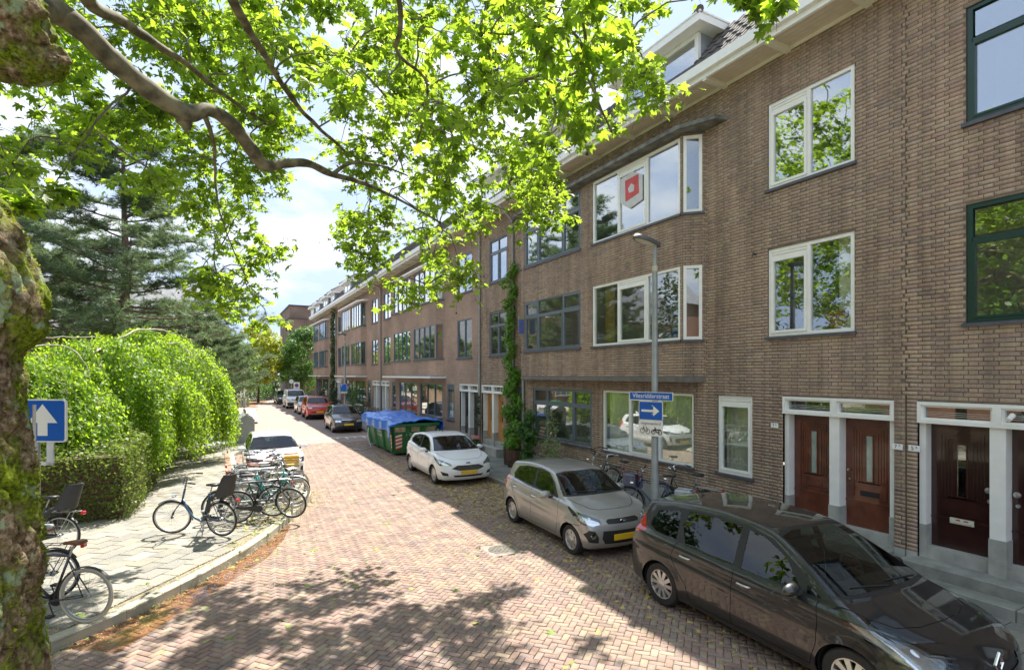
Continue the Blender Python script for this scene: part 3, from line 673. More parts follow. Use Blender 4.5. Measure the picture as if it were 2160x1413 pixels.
def fnY(Yc, sgn=1, X=FX):
    "main wall frame: a = distance from the block centre, mirrored by sgn"
    return lambda a, z, d: (X - d, Yc + sgn * a, z)
ROOFT = bricky('grey_roof_tile', [(.10, .09, .085), (.14, .125, .12), (.085, .075, .07), (.16, .13, .115)], stain=(.18, .18, .14), stain_amt=.4, scale=1.5, grain=40)
LEAD = simple('dormer_zinc', (.30, .34, .38), .5, .2, var=.15)
def block(Yc, lo, hi, name_label, st):
    """one house block of the terrace, mirror-symmetric about Yc; a runs along the street"""
    near = st.get('bricks', False)
    t = thing('terraced_house', name_label, 'house', (FX, Yc, 0), group='terraced brick houses along the street')
    f0 = lambda a, z, d: (-d, a, z)
    A0, A1 = lo - Yc, hi - Yc
    ops = []; wins = []; drs = []
    def add(a0, a1, z0, z1, dp=.10): ops.append((a0, a1, z0, z1, dp))
    for s in (-1, 1):
        if s == -1 and A0 > -7.5: continue
        if s == 1 and A1 < 7.0: continue
        for k, (z0, z1) in enumerate(((4.03, 5.76), (6.95, 8.65))):
            a = sorted((s * 5.52, s * 7.19)); 
            if s == 1 and Yc == 12.5: a = [5.56, 7.08]
            add(a[0], a[1], z0, z1); wins.append((a[0], a[1], z0, z1, s, k))
        a = sorted((s * 4.29, s * 5.17)); add(a[0], a[1], 1.15, 2.83); wins.append((a[0], a[1], 1.15, 2.83, s, 'n'))
        a = sorted((s * 5.85, s * 7.81)); add(a[0], a[1], .1, 2.86, .0); drs.append((a[0], a[1], s))
    bay = A0 < -3.9 and A1 > 3.9
    if bay:
        add(-3.9, 3.95, 3.25, 8.74, 0); add(-3.61, -.25, 1.13, 2.84); add(.27, 3.62, 1.13, 2.84)
    q = MB(); wall_cells(q, A0, A1, .1, TOPZ, ops, f0)
    q.add([(0, A0, .1), (9, A0, .1), (9, A0, TOPZ), (0, A0, TOPZ)], [(0, 1, 2, 3)]); q.add([(0, A1, .1), (9, A1, .1), (9, A1, TOPZ), (0, A1, TOPZ)], [(0, 1, 2, 3)])
    q.build('wall', MORTAR if near else BRK2, t)
    pl = MB(); segs = [(A0, A1)]
    for o in drs:
        ns = []
        for s, e in segs:
            if o[1] <= s or o[0] >= e: ns.append((s, e))
            else:
                if o[0] > s: ns.append((s, o[0]))
                if o[1] < e: ns.append((o[1], e))
        segs = ns
    for s, e in segs: slab(pl, f0, s + .004, e - .004, .08, .50, -.02, .016)
    pl.build('plinth', CONC, t)
    if near:
        brick_face('b', t, A0 + .009, A1 - .007, .505, TOPZ - .01, ops, f0, BRK, nind=st['nind'], near=st['near'], seed=int(Yc * 3 + 50), jag0=Yc > 0, jag1=Yc < 0)
    # windows
    for (a0, a1, z0, z1, s, k) in wins:
        fm = st['small_far'] if (s == 1 and 'small_far' in st) else st['small']
        if s == -1 and 'small_near' in st: fm = st['small_near']
        seed = int(a0 * 7 + z0)
        if k == 'n': window(t, f0, a0 + .01, a1 - .01, z0, z1, fm, [(a0, a1, 'sash')], curtain=[(a0 + .08, a1 - .08, CURT)], seed=seed)
        else:
            m = a0 + (a1 - a0) * .5
            if fm is GREENF: cols = [(a0, a1, 'top')]
            elif fm is WF: cols = [(a0, m, 'fix'), (m, a1, 'sash')]
            elif near: cols = [(a0, m, 'top'), (m, a1, 'top')]
            else: cols = [(a0, m, 'fix'), (m, a1, 'fix')]
            window(t, f0, a0 + .01, a1 - .01, z0, z1, fm, cols, glass=GLASSU if k else GLASS, curtain=[(a0 + .06, a0 + .40, CURT)] if k == 0 else None, seed=seed, w=.065 if fm in (WF, GREENF) else .05)
    for (a0, a1, s) in drs:
        D = st['doors'][0 if s == -1 else 1]
        doorway(t, f0, a0, a1, a0 + (a1 - a0) * .5, D[0], D[1], D[2], knobs=('r', 'l') if s == -1 else ('r', 'l'), depth=.22 if near else .22)
    if near:
        for (a0, a1, s) in drs:
            if s == 1 and Yc > 0: 
                q = MB(); slab(q, f0, a0 - .05, a1 - .1, .09, .42, .0, .35); q.build('door_step', CONC, t); continue
            sp = st.get('steps', 0)
            q = MB(); q.bbox(-.34, .05, a0 - .0, a1 + .10, .08, .44, .015); q.build('door_step', CONCD, t)
            b0, b1 = a0 - .06, a1 + .20; mm = b0 + (b1 - b0) * .28
            q = MB(); q.bbox(-.66, -.345, b0, mm - .004, .08, .27, .015); q.build('door_step', CONCD, t)
            q = MB(); q.bbox(-.66, -.345, mm + .004, b1, .08, .27, .015); q.build('door_step', CONCD, t)
    # bay
    if bay:
        PJ = .36; f1 = lambda a, z, d: (-PJ - d, a, z)
        c = .70711; B0, B1 = -3.62, 3.82
        fr_ = lambda a, z, d: (-PJ + a * c - d * c, B0 - a * c - d * c, z)
        fl_ = lambda a, z, d: (-PJ + a * c - d * c, B1 + a * c + d * c, z)
        w1 = [(-3.55, -.26, 4.07, 5.76), (.31, 3.59, 4.07, 5.76), (-3.55, -.26, 6.95, 8.70), (.31, 3.59, 6.95, 8.70)]
        sl = PJ / c; sw = [(.015, .42, 4.07, 5.76), (.015, .42, 6.95, 8.70)]
        q = MB(); wall_cells(q, B0, B1, 3.23, 8.76, [(*w, .08) for w in w1], f1); wall_cells(q, 0, sl, 3.23, 8.76, [(*w, .08) for w in sw], fr_); wall_cells(q, 0, sl, 3.23, 8.76, [(*w, .08) for w in sw], fl_)
        bw = q.build('bay', MORTAR if near else BRK2, t)
        if near:
            brick_face('b', t, B0 + .004, B1 - .004, 3.235, 8.755, w1, f1, BRK, seed=91); brick_face('b', t, .004, sl - .01, 3.235, 8.755, sw, fr_, BRK, seed=92)
        plan = [(.02, B0 - PJ - .02), (-PJ - .02, B0 - .005), (-PJ - .02, B1 + .005), (.02, B1 + PJ + .02)]
        if near:
            q = MB(); q.prism([(p[0], p[1]) for p in plan], (0, 0, 0), (1, 0, 0), (0, 1, 0), (0, 0, 1), 3.115, 3.232); q.build('bay_beam', simple('dark_grey_beam', (.15, .145, .135), .8, var=.2, bump=.1), t)
        else:
            q = MB(); q.prism([(.02, B0 - PJ - .02), (-PJ, B0 - .005), (-PJ, B1 + .005), (.02, B1 + PJ + .02)], (0, 0, 0), (1, 0, 0), (0, 1, 0), (0, 0, 1), 3.20, 3.229); q.build('bay_soffit', simple('dark_grey_beam', (.15, .145, .135), .8, var=.2, bump=.1), t)
            q = MB(); q.bbox(-.85, .0, B0 - .55, B1 + .55, 3.10, 3.195, .01); q.build('door_canopy', WF, t)
        top = [(.02, B0 - .95), (-.30, B0 - .85), (-PJ - .27, B0 - .08), (-PJ - .27, B1 + .08), (-.30, B1 + .85), (.02, B1 + .95)]
        q = MB(); q.prism(top, (0, 0, 0), (1, 0, 0), (0, 1, 0), (0, 0, 1), 8.765, 8.85); q.build('bay_roof', simple('stained_bay_roof', (.15, .15, .135), .9, var=.5, scale=4) if near else WF, t)
        for wi, w in enumerate(w1):
            up = wi >= 2; white = st['bayN'] if w[0] < 0 else st['bayF']
            a0, a1 = w[0] + .01, w[1] - .01; n3 = (a1 - a0) / 3
            if white is WF: cols = [(a0, a0 + n3, 'fix'), (a0 + n3, a0 + 2 * n3, 'sash'), (a0 + 2 * n3, a1, 'fix')]
            elif near: cols = [(a0, a0 + n3 * .85, 'topsash'), (a0 + n3 * .85, a0 + n3 * 2.2, 'top'), (a0 + n3 * 2.2, a1, 'topsash')]
            else: cols = [(a0 + (a1 - a0) * k / 4, a0 + (a1 - a0) * (k + 1) / 4, 'fix') for k in range(4)]
            cur = None
            if not up and near: cur = [(a1 - .75, a1 - .3, CURTY)] if white is WF else None
            window(t, f1, a0, a1, w[2] + .003, w[3] - .003, white, cols, glass=GLASSU if up else GLASS, curtain=cur, seed=wi, inset=.035, w=.06 if white is WF else .05)
        for fn_, wh in ((fr_, st['bayN']), (fl_, st['bayF'])):
            for k, w in enumerate(sw): window(t, fn_, w[0], w[1], w[2] + .003, w[3] - .003, wh, [(w[0], w[1], 'fix')], glass=GLASS, inset=.03, room=False, w=.07 if wh is WF else .05)
        for (a0, a1, wh) in ((-3.61, -.25, st['bayN']), (.27, 3.62, st['bayF'])):
            n3 = (a1 - a0) / 3
            if wh is WF: cols = [(a0, a0 + n3, 'fix'), (a0 + n3, a0 + 2 * n3, 'sash'), (a0 + 2 * n3, a1, 'fix')]; cur = [(a0 + .1, a1 - .1, CURT)]
            elif near: cols = [(a0, a0 + n3 * .85, 'topsash'), (a0 + n3 * .85, a0 + n3 * 2.2, 'topsash'), (a0 + n3 * 2.2, a1, 'topsash')]; cur = None
            else: cols = [(a0 + (a1 - a0) * k / 3, a0 + (a1 - a0) * (k + 1) / 3, 'fix') for k in range(3)]; cur = None
            window(t, f0, a0 + .01, a1 - .01, 1.133, 2.837, wh, cols, curtain=cur, seed=4)
    # eaves
    for k in range(5):
        q = MB(); q.box(-.60 + k * .12, -.60 + k * .12 + .112, A0, A1, TOPZ, TOPZ + .02); q.build('soffit_plank', SOFF, t)
    q = MB(); q.box(-.66, -.602, A0, A1, TOPZ - .05, TOPZ + .06); q.box(-.75, -.602, A0, A1, TOPZ + .062, TOPZ + .26); q.box(-.60, .1, A0, A1, TOPZ + .03, TOPZ + .2)
    q.build('gutter', WF, t)
    a = A0 + .55
    while a < A1:
        q = MB(); q.box(-.655, .0, a - .05, a + .05, TOPZ - .10, TOPZ - .002); q.build('eaves_bracket', WFC, t); a += 1.46
    q = MB(); q.box(-.028, -.002, A0, A1, TOPZ - .07, TOPZ - .002); q.build('eaves_trim', WFC, t)
    # roof
    p0 = Vector((-.55, 0, 9.80)); p1 = Vector((.62, 0, 11.25)); sd = (p1 - p0).normalized(); slen = (p1 - p0).length; nn = Vector((-sd.z, 0, sd.x))
    q = MB(); q.add([(p0.x, A0, p0.z), (p0.x, A1, p0.z), (p1.x, A1, p1.z), (p1.x, A0, p1.z)], [(0, 1, 2, 3)]); q.add([(p1.x, A0, p1.z), (p1.x, A1, p1.z), (9, A1, 11.6), (9, A0, 11.6)], [(0, 1, 2, 3)]); q.add([(9, A0, 0), (9, A1, 0), (9, A1, 11.6), (9, A0, 11.6)], [(0, 1, 2, 3)])
    q.build('roof', simple('roof_underlay', (.09, .08, .075), .9), t)
    def tile_mesh():
        m = MB(); w = .245; prof = [(-.12, .012), (-.09, .04), (-.05, .05), (0, .03), (.05, .014), (.09, .014), (.125, .03)]
        lo_ = [tuple(sd * 0 + nn * (z + .03) + Vector((0, y, 0))) for y, z in prof]; hi_ = [tuple(sd * .33 + nn * (z) + Vector((0, y, 0))) for y, z in prof]; un = [tuple(nn * (z + .008) + Vector((0, y, 0))) for y, z in prof]
        k = len(prof); m.add(lo_ + hi_ + un, [(i, i + 1, k + i + 1, k + i) for i in range(k - 1)] + [(i + 1, i, 2 * k + i, 2 * k + i + 1) for i in range(k - 1)]); return m
    tm = tile_mesh(); proto = bpy.data.meshes.new('roof_tile'); proto.from_pydata(tm.v, [], tm.f); proto.materials.append(ROOFT)
    TV = np.array(tm.v); TF = np.array(tm.f); Vs = []; Fs = []; k = 0
    dorm = [(-3.85, -1.3), (-7.45, -5.75), (1.3, 3.85), (5.75, 7.45)] if bay else [(5.75, 7.45)]
    if Yc in (28.5, 44.45): dorm = dorm[2:3] if Yc > 40 else []
    for row in range(6):
        base = p0 + sd * (row * .30)
        y = A0 + .12
        while y < A1 - .1:
            if not any(d0 < y < d1 for d0, d1 in dorm):
                if Yc == 12.5 and -8 < y < -2.6:
                    o = bpy.data.objects.new('roof_tile', proto); link(o, t); o.location = (base.x, y, base.z)
                else:
                    Vs.append(TV + np.array([base.x, y, base.z])); Fs.append(TF + k * len(TV)); k += 1
            y += .245
    if Vs: o = np_mesh('roof_tiles', np.concatenate(Vs), np.concatenate(Fs), ROOFT, t, rnd=np.repeat(np.random.default_rng(3).random(k), len(TF))); o['kind'] = 'stuff'
    for (d0, d1) in dorm:
        q = MB(); fx0 = -.12
        q.box(fx0, fx0 + .09, d0, d0 + .1, 9.95, 11.02); q.box(fx0, fx0 + .09, d1 - .1, d1, 9.95, 11.02); q.box(fx0 + .003, fx0 + .087, d0 + .1, d1 - .1, 9.95, 10.08); q.box(fx0 + .003, fx0 + .087, d0 + .1, d1 - .1, 10.93, 11.02); q.box(fx0 + .006, fx0 + .08, (d0 + d1) / 2 - .04, (d0 + d1) / 2 + .04, 10.08, 10.93)
        dm = q.build('dormer', WF, t)
        q = MB(); q.box(fx0 + .035, fx0 + .045, d0 + .1, d1 - .1, 10.08, 10.93); q.build('pane', GLASSU, dm)
        for y0 in (d0 + .004, d1 - .024):
            q = MB(); q.add([(fx0 + .09, y0, 9.9), (1.2, y0, 11.02), (fx0 + .09, y0, 11.02), (fx0 + .09, y0 + .02, 9.9), (1.2, y0 + .02, 11.02), (fx0 + .09, y0 + .02, 11.02)], [(0, 1, 2), (3, 5, 4), (0, 3, 4, 1), (1, 4, 5, 2), (2, 5, 3, 0)]); q.build('dormer_cheek', LEAD, dm)
        q = MB(); q.box(fx0 + .05, 1.3, d0 + .03, d1 - .03, 11.021, 11.03); q.build('backing', ROOM, dm)
        q = MB(); q.box(-.42, 1.35, d0 - .32, d1 + .32, 11.03, 11.20); q.box(-.44, 1.37, d0 - .34, d1 + .34, 11.20, 11.235); q.build('dormer_eaves', WF, dm)
        ym = (d0 + d1) / 2; hx = .45; q = MB(); e = .33
        q.add([(-.42, d0 - e, 11.24), (1.36, d0 - e, 11.24), (1.36, d1 + e, 11.24), (-.42, d1 + e, 11.24), (.75, ym - .1, 11.95), (1.36, ym - .1, 11.95), (1.36, ym + .1, 11.95), (.75, ym + .1, 11.95)], [(0, 1, 5, 4), (3, 7, 6, 2), (0, 4, 7, 3), (4, 5, 6, 7)]); q.build('dormer_roof', ROOFT, dm)
        for (c0, c1) in (((-.42, d0 - e, 11.25), (.75, ym, 11.97)), ((-.42, d1 + e, 11.25), (.75, ym, 11.97)), ((.75, ym, 11.97), (1.36, ym, 11.97))):
            a_, b_ = Vector(c0), Vector(c1); m = max(3, int((b_ - a_).length / .28)); q = MB()
            for i in range(m):
                p = a_.lerp(b_, i / m); r2 = a_.lerp(b_, (i + 1.1) / m); q.tube([p, r2], [.085, .07], 8)
            q.build('hip_tile', ROOFT, dm)
        if near:   # zinc pipe down the cheek
            q = MB(); q.tube([(.9, d0 - .06, 11.0), (.75, d0 - .06, 10.9), (.62, d0 - .07, 10.8), (-.25, d0 - .07, 9.98), (-.4, d0 - .07, 9.9)], .035, 8); q.build('dormer_pipe', ZINC, dm, smooth=True)
    return t, f0
GB = simple('grey_blue_frame_paint2', (.12, .16, .21), .4, var=.06)
t5, f5 = block(-3.45, -9.4, 4.514, 'nearest brown brick house with dark green window frames and very dark double doors', dict(bricks=True, nind=300, near=(6.3, 3.2), small=GREENF, small_far=GREENF, bayN=GREENF, bayF=GREENF, doors=[None, ((WOODD, WOODD), ('ivory', 'ivory'), ('dark', 'dark'))]))
t7, f7 = block(12.5, 4.524, 20.5, 'brown brick house with white and grey bay windows and paired mahogany doors', dict(bricks=True, nind=300, near=(-7.7, 3.3), small=GF, small_near=WF, small_far=GF, bayN=WF, bayF=GF,
    doors=[((WOOD, WOOD), ('brass', 'wood'), ('frost', 'frost')), ((WOODO, WOODO), (None, None), ('dark', 'dark'))]))
b2, f2 = block(28.5, 20.52, 36.46, 'redder brick house behind the blue tarpaulin skip with grey windows and a long white canopy', dict(small=GB, bayN=GB, bayF=GB, doors=[((WOODD, WOODD), (None, None), ('dark', 'dark')), ((WOODD, WOODD), (None, None), ('dark', 'dark'))]))
b3, f3 = block(44.45, 36.48, 52.42, 'red brown brick house beyond the black parked car, its bay windows above a white canopy', dict(small=GB, bayN=GB, bayF=GB, doors=[((WOODD, WOODD), (None, None), ('dark', 'dark')), ((WOODD, WOODD), (None, None), ('dark', 'dark'))]))
b4, f4 = block(60.4, 52.44, 64.85, 'farthest house of the terrace at the corner, half as long as the others', dict(small=GB, bayN=GB, bayF=GB, doors=[((WOODD, WOODD), (None, None), ('dark', 'dark')), None]))
def pipe(parent, a, z0, z1, d=.07, top=True, r=.045, name='downpipe'):
    q = MB(); pts = [(-d, a, z0), (-d, a, z1)]
    if top: pts += [(-d - .1, a, z1 + .18), (-.5, a, 9.35), (-.62, a, 9.5)]
    q.tube(pts, r, 10)
    z = z0 + .8
    while z < z1: q.tube([(-d, a, z), (-d, a, z + .04)], r * 1.25, 10); z += 2.2
    q.build(name, ZINC, parent, smooth='auto')
pipe(t7, 17.5 - 12.5, 3.0, 8.9); pipe(t7, 16.72 - 12.5, .2, 3.08, top=False); pipe(t7, 20.42 - 12.5, .2, 9.0)
pipe(b2, 36.3 - 28.5, .2, 9.0, r=.055); pipe(b3, 52.3 - 44.45, .2, 9.0); pipe(b4, 64.15 - 60.4, .2, 9.0)
# street number plates
def plate(parent, y, z, txt, sup, w=.16, h=.095, oval=False, dy=0):
    q = MB(); q.bbox(-.022, -.009, y - w / 2, y + w / 2, z - h / 2, z + h / 2, .004 if not oval else .02); o = q.build('number_plate', ENAMEL, parent)
    text_mesh('number', txt, .085, INK, o, frameM((-.0235, y + .02, z), (0, -1, 0), (0, 0, 1)), .0006); text_mesh('number_letter', sup, .04, INK, o, frameM((-.0235, y - .035, z + .02), (0, -1, 0), (0, 0, 1)), .0006)
plate(t7, 6.88 - 12.5 - .06, 2.28, '7', 'B'); plate(t7, 4.64 - 12.5 - .0, 2.12, '7', 'A'); plate(t5, 4.40 + 3.45, 2.12, '5', 'B', oval=True)
q = MB(); q.tube([(-.03, 4.32 - 1.12 + 3.45, 2.72), (-.16, 4.32 - 1.12 + 3.45, 2.66)], [.035, .028], 10); q.build('door_camera', WF, t5, smooth='auto')
# small iron wall anchors / brackets
for (y, z) in ((7.25 - 12.5, 5.72),):
    q = MB(); q.tube([(0, y, z), (-.12, y - .02, z + .02), (-.14, y - .03, z - .05)], .018, 6); q.build('wall_bracket', IRON, t7)
# estate signs at the windows (their print is blurred in the photograph)
SIGNW = simple('sign_board_pale', (.55, .55, .54), .5, var=.12, scale=5); SIGNR = simple('sign_board_red', (.55, .06, .05), .5, var=.2, scale=6)
tb = thing('sign_board', 'pale folded board with a blurred red square in the upper white bay window', 'estate sign', (9.04, 10.62, 7.74))
q = MB(); q.prism([(-.42, -.32), (.05, -.42), (.42, -.18), (.42, .42), (-.05, .5), (-.42, .3)], (0, 0, .22), (0, 1, 0), (0, 0, 1), (1, 0, 0), 0.19, .22); q.build('panel', SIGNW, tb)
q = MB(); q.prism([(-.30, -.12), (.20, -.2), (.22, .34), (-.28, .36)], (0, 0, .22), (0, 1, 0), (0, 0, 1), (1, 0, 0), .182, .189); q.build('red_field', SIGNR, tb)
q = MB(); q.prism([(-.12, -.02), (.06, -.02), (.10, .10), (-.02, .20), (-.14, .12)], (0, 0, .22), (0, 1, 0), (0, 0, 1), (1, 0, 0), .178, .181); q.build('pale_mark', SIGNW, tb)
tb = thing('sign_board', 'small blue square board sticking out beside the vine on the grey bay window', 'estate sign', (9.16, 16.02, 4.98))
q = MB(); q.bbox(-.20, .0, -.015, .015, -.30, .30, .005); q.build('panel', simple('sign_board_blue', (.10, .13, .36), .5, var=.15, scale=3), tb)
q = MB(); q.bbox(-.203, .003, -.018, .018, .19, .305, .004); q.build('top_band', simple('sign_board_olive', (.30, .32, .14), .5, var=.15, scale=3), tb)
# plant pots inside the windows
TERR = simple('terracotta', (.34, .12, .06), .7, var=.2, scale=6)
# ------------------------------------------------------------------ cars: implicit body -> surface nets -> cut into panels
def catmull(P, n=8, closed=False):
    P = [np.array(p, float) for p in P]; out = []
    for i in range(len(P) - 1):
        p0 = P[max(i - 1, 0)]; p1 = P[i]; p2 = P[i + 1]; p3 = P[min(i + 2, len(P) - 1)]
        for k in range(n):
            t = k / n; out.append(.5 * ((2 * p1) + (-p0 + p2) * t + (2 * p0 - 5 * p1 + 4 * p2 - p3) * t * t + (-p0 + 3 * p1 - 3 * p2 + p3) * t ** 3))
    out.append(P[-1]); return np.array(out)
def sdf_grid(poly, xs, zs):
    X, Z = np.meshgrid(xs, zs, indexing='ij'); d = np.full(X.shape, 1e9); ins = np.zeros(X.shape, bool); n = len(poly)
    for i in range(n):
        a = poly[i]; b = poly[(i + 1) % n]; e = b - a; l2 = max(1e-12, e @ e)
        t = np.clip(((X - a[0]) * e[0] + (Z - a[1]) * e[1]) / l2, 0, 1)
        d = np.minimum(d, (X - a[0] - t * e[0]) ** 2 + (Z - a[1] - t * e[1]) ** 2)
        c = ((a[1] > Z) != (b[1] > Z)); 
        if abs(b[1] - a[1]) > 1e-12: ins ^= c & (X < e[0] * (Z - a[1]) / e[1] + a[0])
    d = np.sqrt(d); d[ins] *= -1; return d
def surface_net(Fv, o, h):
    nx, ny, nz = Fv.shape; S = Fv < 0
    # active cells
    cs = np.zeros((nx - 1, ny - 1, nz - 1), int); acc = np.zeros((nx - 1, ny - 1, nz - 1, 3)); cnt = np.zeros((nx - 1, ny - 1, nz - 1))
    for ax in range(3):
        sl0 = [slice(None)] * 3; sl1 = [slice(None)] * 3; sl0[ax] = slice(0, -1); sl1[ax] = slice(1, None)
        f0, f1 = Fv[tuple(sl0)], Fv[tuple(sl1)]; cr = (f0 < 0) != (f1 < 0); idx = np.argwhere(cr)
        tt = f0[cr] / (f0[cr] - f1[cr]); P = idx.astype(float); P[:, ax] += tt
        o1, o2 = [a for a in range(3) if a != ax]
        for d1 in (0, 1):
            for d2 in (0, 1):
                c = idx.copy(); c[:, o1] -= d1; c[:, o2] -= d2
                ok = (c[:, o1] >= 0) & (c[:, o2] >= 0) & (c[:, o1] < Fv.shape[o1] - 1) & (c[:, o2] < Fv.shape[o2] - 1)
                c = c[ok]; np.add.at(acc, (c[:, 0], c[:, 1], c[:, 2]), P[ok]); np.add.at(cnt, (c[:, 0], c[:, 1], c[:, 2]), 1)
    act = cnt > 0; ids = -np.ones(act.shape, int); ids[act] = np.arange(act.sum()); V = acc[act] / cnt[act][:, None] * h + np.array(o)
    Fs = []
    for ax in range(3):
        sl0 = [slice(None)] * 3; sl1 = [slice(None)] * 3; sl0[ax] = slice(0, -1); sl1[ax] = slice(1, None)
        f0, f1 = S[tuple(sl0)], S[tuple(sl1)]; idx = np.argwhere(f0 != f1); flip = f0[f0 != f1]
        o1, o2 = [(1, 2), (2, 0), (0, 1)][ax]
        ok = (idx[:, o1] > 0) & (idx[:, o2] > 0) & (idx[:, o1] < Fv.shape[o1] - 1) & (idx[:, o2] < Fv.shape[o2] - 1); idx = idx[ok]; flip = flip[ok]
        q = []
        for d1, d2 in ((1, 1), (0, 1), (0, 0), (1, 0)):
            c = idx.copy(); c[:, o1] -= d1; c[:, o2] -= d2; q.append(ids[c[:, 0], c[:, 1], c[:, 2]])
        q = np.stack(q, 1); q[~flip] = q[~flip][:, ::-1]; Fs.append(q)
    return V, np.concatenate(Fs)

class Shell:
    "x forward (nose at +), y left, z up; s = distance behind the nose"
    def __init__(self, L, Wd, prof, belt, wb, foh, R_arch, tumble=.42, nose=.20, tail=.12, kfx=.05, front_in=.22, rear_in=.12, mirror_sh=None, roof_crown=.05, hs=.022, k=.045, flare=.018):
        self.L, self.W = L, Wd; self.hw = Wd / 2; self.belt = belt; self.wb = wb; self.foh = foh; self.Ra = R_arch
        self.x0 = wb / 2 + foh       # nose x
        self.p = dict(tumble=tumble, nose=nose, tail=tail, fi=front_in, ri=rear_in, rc=roof_crown, k=k, flare=flare)
        c = catmull(prof, 6); c[:, 0] = self.x0 - c[:, 0]
        self.top = c
        self.gx = np.arange(self.x0 - L - .3, self.x0 + .3, .015); self.gz = np.arange(-.1, max(p[1] for p in prof) + .3, .015)
        G = sdf_grid(c, self.gx, self.gz)
        for _ in range(3):
            G[1:-1, 1:-1] = (G[1:-1, 1:-1] * 4 + G[:-2, 1:-1] + G[2:, 1:-1] + G[1:-1, :-2] + G[1:-1, 2:]) / 8
        self.G = G; self.hs = hs
    def side(self, x, z):
        fx = np.clip((x - self.gx[0]) / .015, 0, len(self.gx) - 1.001); fz = np.clip((z - self.gz[0]) / .015, 0, len(self.gz) - 1.001)
        i = fx.astype(int); j = fz.astype(int); u = fx - i; v = fz - j; G = self.G
        return G[i, j] * (1 - u) * (1 - v) + G[i + 1, j] * u * (1 - v) + G[i, j + 1] * (1 - u) * v + G[i + 1, j + 1] * u * v
    def halfw(self, x, z):
        p = self.p; hw = self.hw; s = self.x0 - x; L = self.L
        w = hw * np.ones_like(x)
        a = np.clip((.75 - s) / .75, 0, 1.2); w = w - p['fi'] * a ** 2.6
        b = np.clip((s - (L - .6)) / .6, 0, 1.2); w = w - p['ri'] * b ** 2.4
        zb = self.belt[0] + (self.belt[1] - self.belt[0]) * np.clip((s - .8) / (L - 1.2), 0, 1)
        # lower body: max at ~.62 m, tuck-in below; soft crease
        w = w - .10 * np.clip((.42 - z) / .3, 0, 1) ** 1.8
        w = w - .035 * np.clip((z - .62) / np.maximum(.05, (zb - .62)), 0, 1) ** 2
        cr = np.exp(-((z - (.60 + .05 * s)) / .05) ** 2) * .010 * np.clip((s - .9), 0, 1); w = w + cr
        up = np.clip(z - zb, 0, 2); w = w - up * p['tumble'] - .03 * np.clip(up / .05, 0, 1)
        for wx in (self.wb / 2, -self.wb / 2):
            d = np.hypot(x - wx, z - .31) - self.Ra; w = w + p['flare'] * np.exp(-(np.clip(d, 0, 1) / .07) ** 2) * (z < .85)
        return w
    def F(self, x, y, z):
        p = self.p; ay = np.abs(y) / self.hw
        xm = self.x0 - self.L / 2; r = (x - xm)
        xw = x + np.where(r > 0, p['nose'], -p['tail']) * (ay ** 2.2) * np.clip(np.abs(r) / (self.L / 2), 0, 1) ** 2
        zz = z + p['rc'] * ay ** 2.2 * np.clip((z - .75) / .5, 0, 1)
        a = self.side(xw, zz); b = (np.abs(y) - self.halfw(x, z)) * .92
        k = p['k']; h = np.clip(.5 + .5 * (a - b) / k, 0, 1); return b + (a - b) * h + k * h * (1 - h)
    def mesh(self):
        h = self.hs; xs = np.arange(self.x0 - self.L - .08, self.x0 + .08, h); ny = int((self.hw + .09) / h) + 1; ys = (np.arange(-ny, ny + 1)) * h; zs = np.arange(.05, self.gz[-1] - .1, h)
        X, Y, Z = np.meshgrid(xs, ys, zs, indexing='ij'); V, Fc = surface_net(self.F(X, Y, Z), (xs[0], ys[0], zs[0]), h)
        e = .004
        for _ in range(3):
            x, y, z = V.T; f = self.F(x, y, z)
            g = np.stack([self.F(x + e, y, z) - self.F(x - e, y, z), self.F(x, y + e, z) - self.F(x, y - e, z), self.F(x, y, z + e) - self.F(x, y, z - e)], 1) / (2 * e)
            V = V - g * (f / np.maximum(.3, (g ** 2).sum(1)))[:, None]
        me = bpy.data.meshes.new('shell'); me.vertices.add(len(V)); me.vertices.foreach_set('co', V.astype(np.float32).ravel())
        me.loops.add(len(Fc) * 4); me.loops.foreach_set('vertex_index', Fc.astype(np.int32).ravel()); me.polygons.add(len(Fc)); me.polygons.foreach_set('loop_start', np.arange(0, len(Fc) * 4, 4, dtype=np.int32)); me.update(calc_edges=True); me.validate()
        bm = bmesh.new(); bm.from_mesh(me); bpy.data.meshes.remove(me); bmesh.ops.recalc_face_normals(bm, faces=bm.faces[:]); return bm
    def ysurf(self, x, z):
        "half width of the finished surface at (x,z)"
        y = self.hw + .1; lo, hi = 0., y
        for _ in range(24):
            m = (lo + hi) / 2
            if self.F(np.array([x]), np.array([m]), np.array([z]))[0] < 0: lo = m
            else: hi = m
        return lo
    def xsurf(self, y, z, front=True):
        s = 1 if front else -1; c = self.x0 - self.L / 2; lo, hi = 0., self.L / 2 + .1
        for _ in range(24):
            m = (lo + hi) / 2
            if self.F(np.array([c + s * m]), np.array([y]), np.array([z]))[0] < 0: lo = m
            else: hi = m
        return c + s * lo
    def zsurf(self, x, y):
        lo, hi = .5, self.gz[-1]
        for _ in range(24):
            m = (lo + hi) / 2
            if self.F(np.array([x]), np.array([y]), np.array([m]))[0] < 0: lo = m
            else: hi = m
        return lo
def inpoly(p, poly):
    x, y = p; c = False; n = len(poly)
    for i in range(n):
        x1, y1 = poly[i]; x2, y2 = poly[(i + 1) % n]
        if (y1 > y) != (y2 > y) and x < (x2 - x1) * (y - y1) / (y2 - y1) + x1: c = not c
    return c
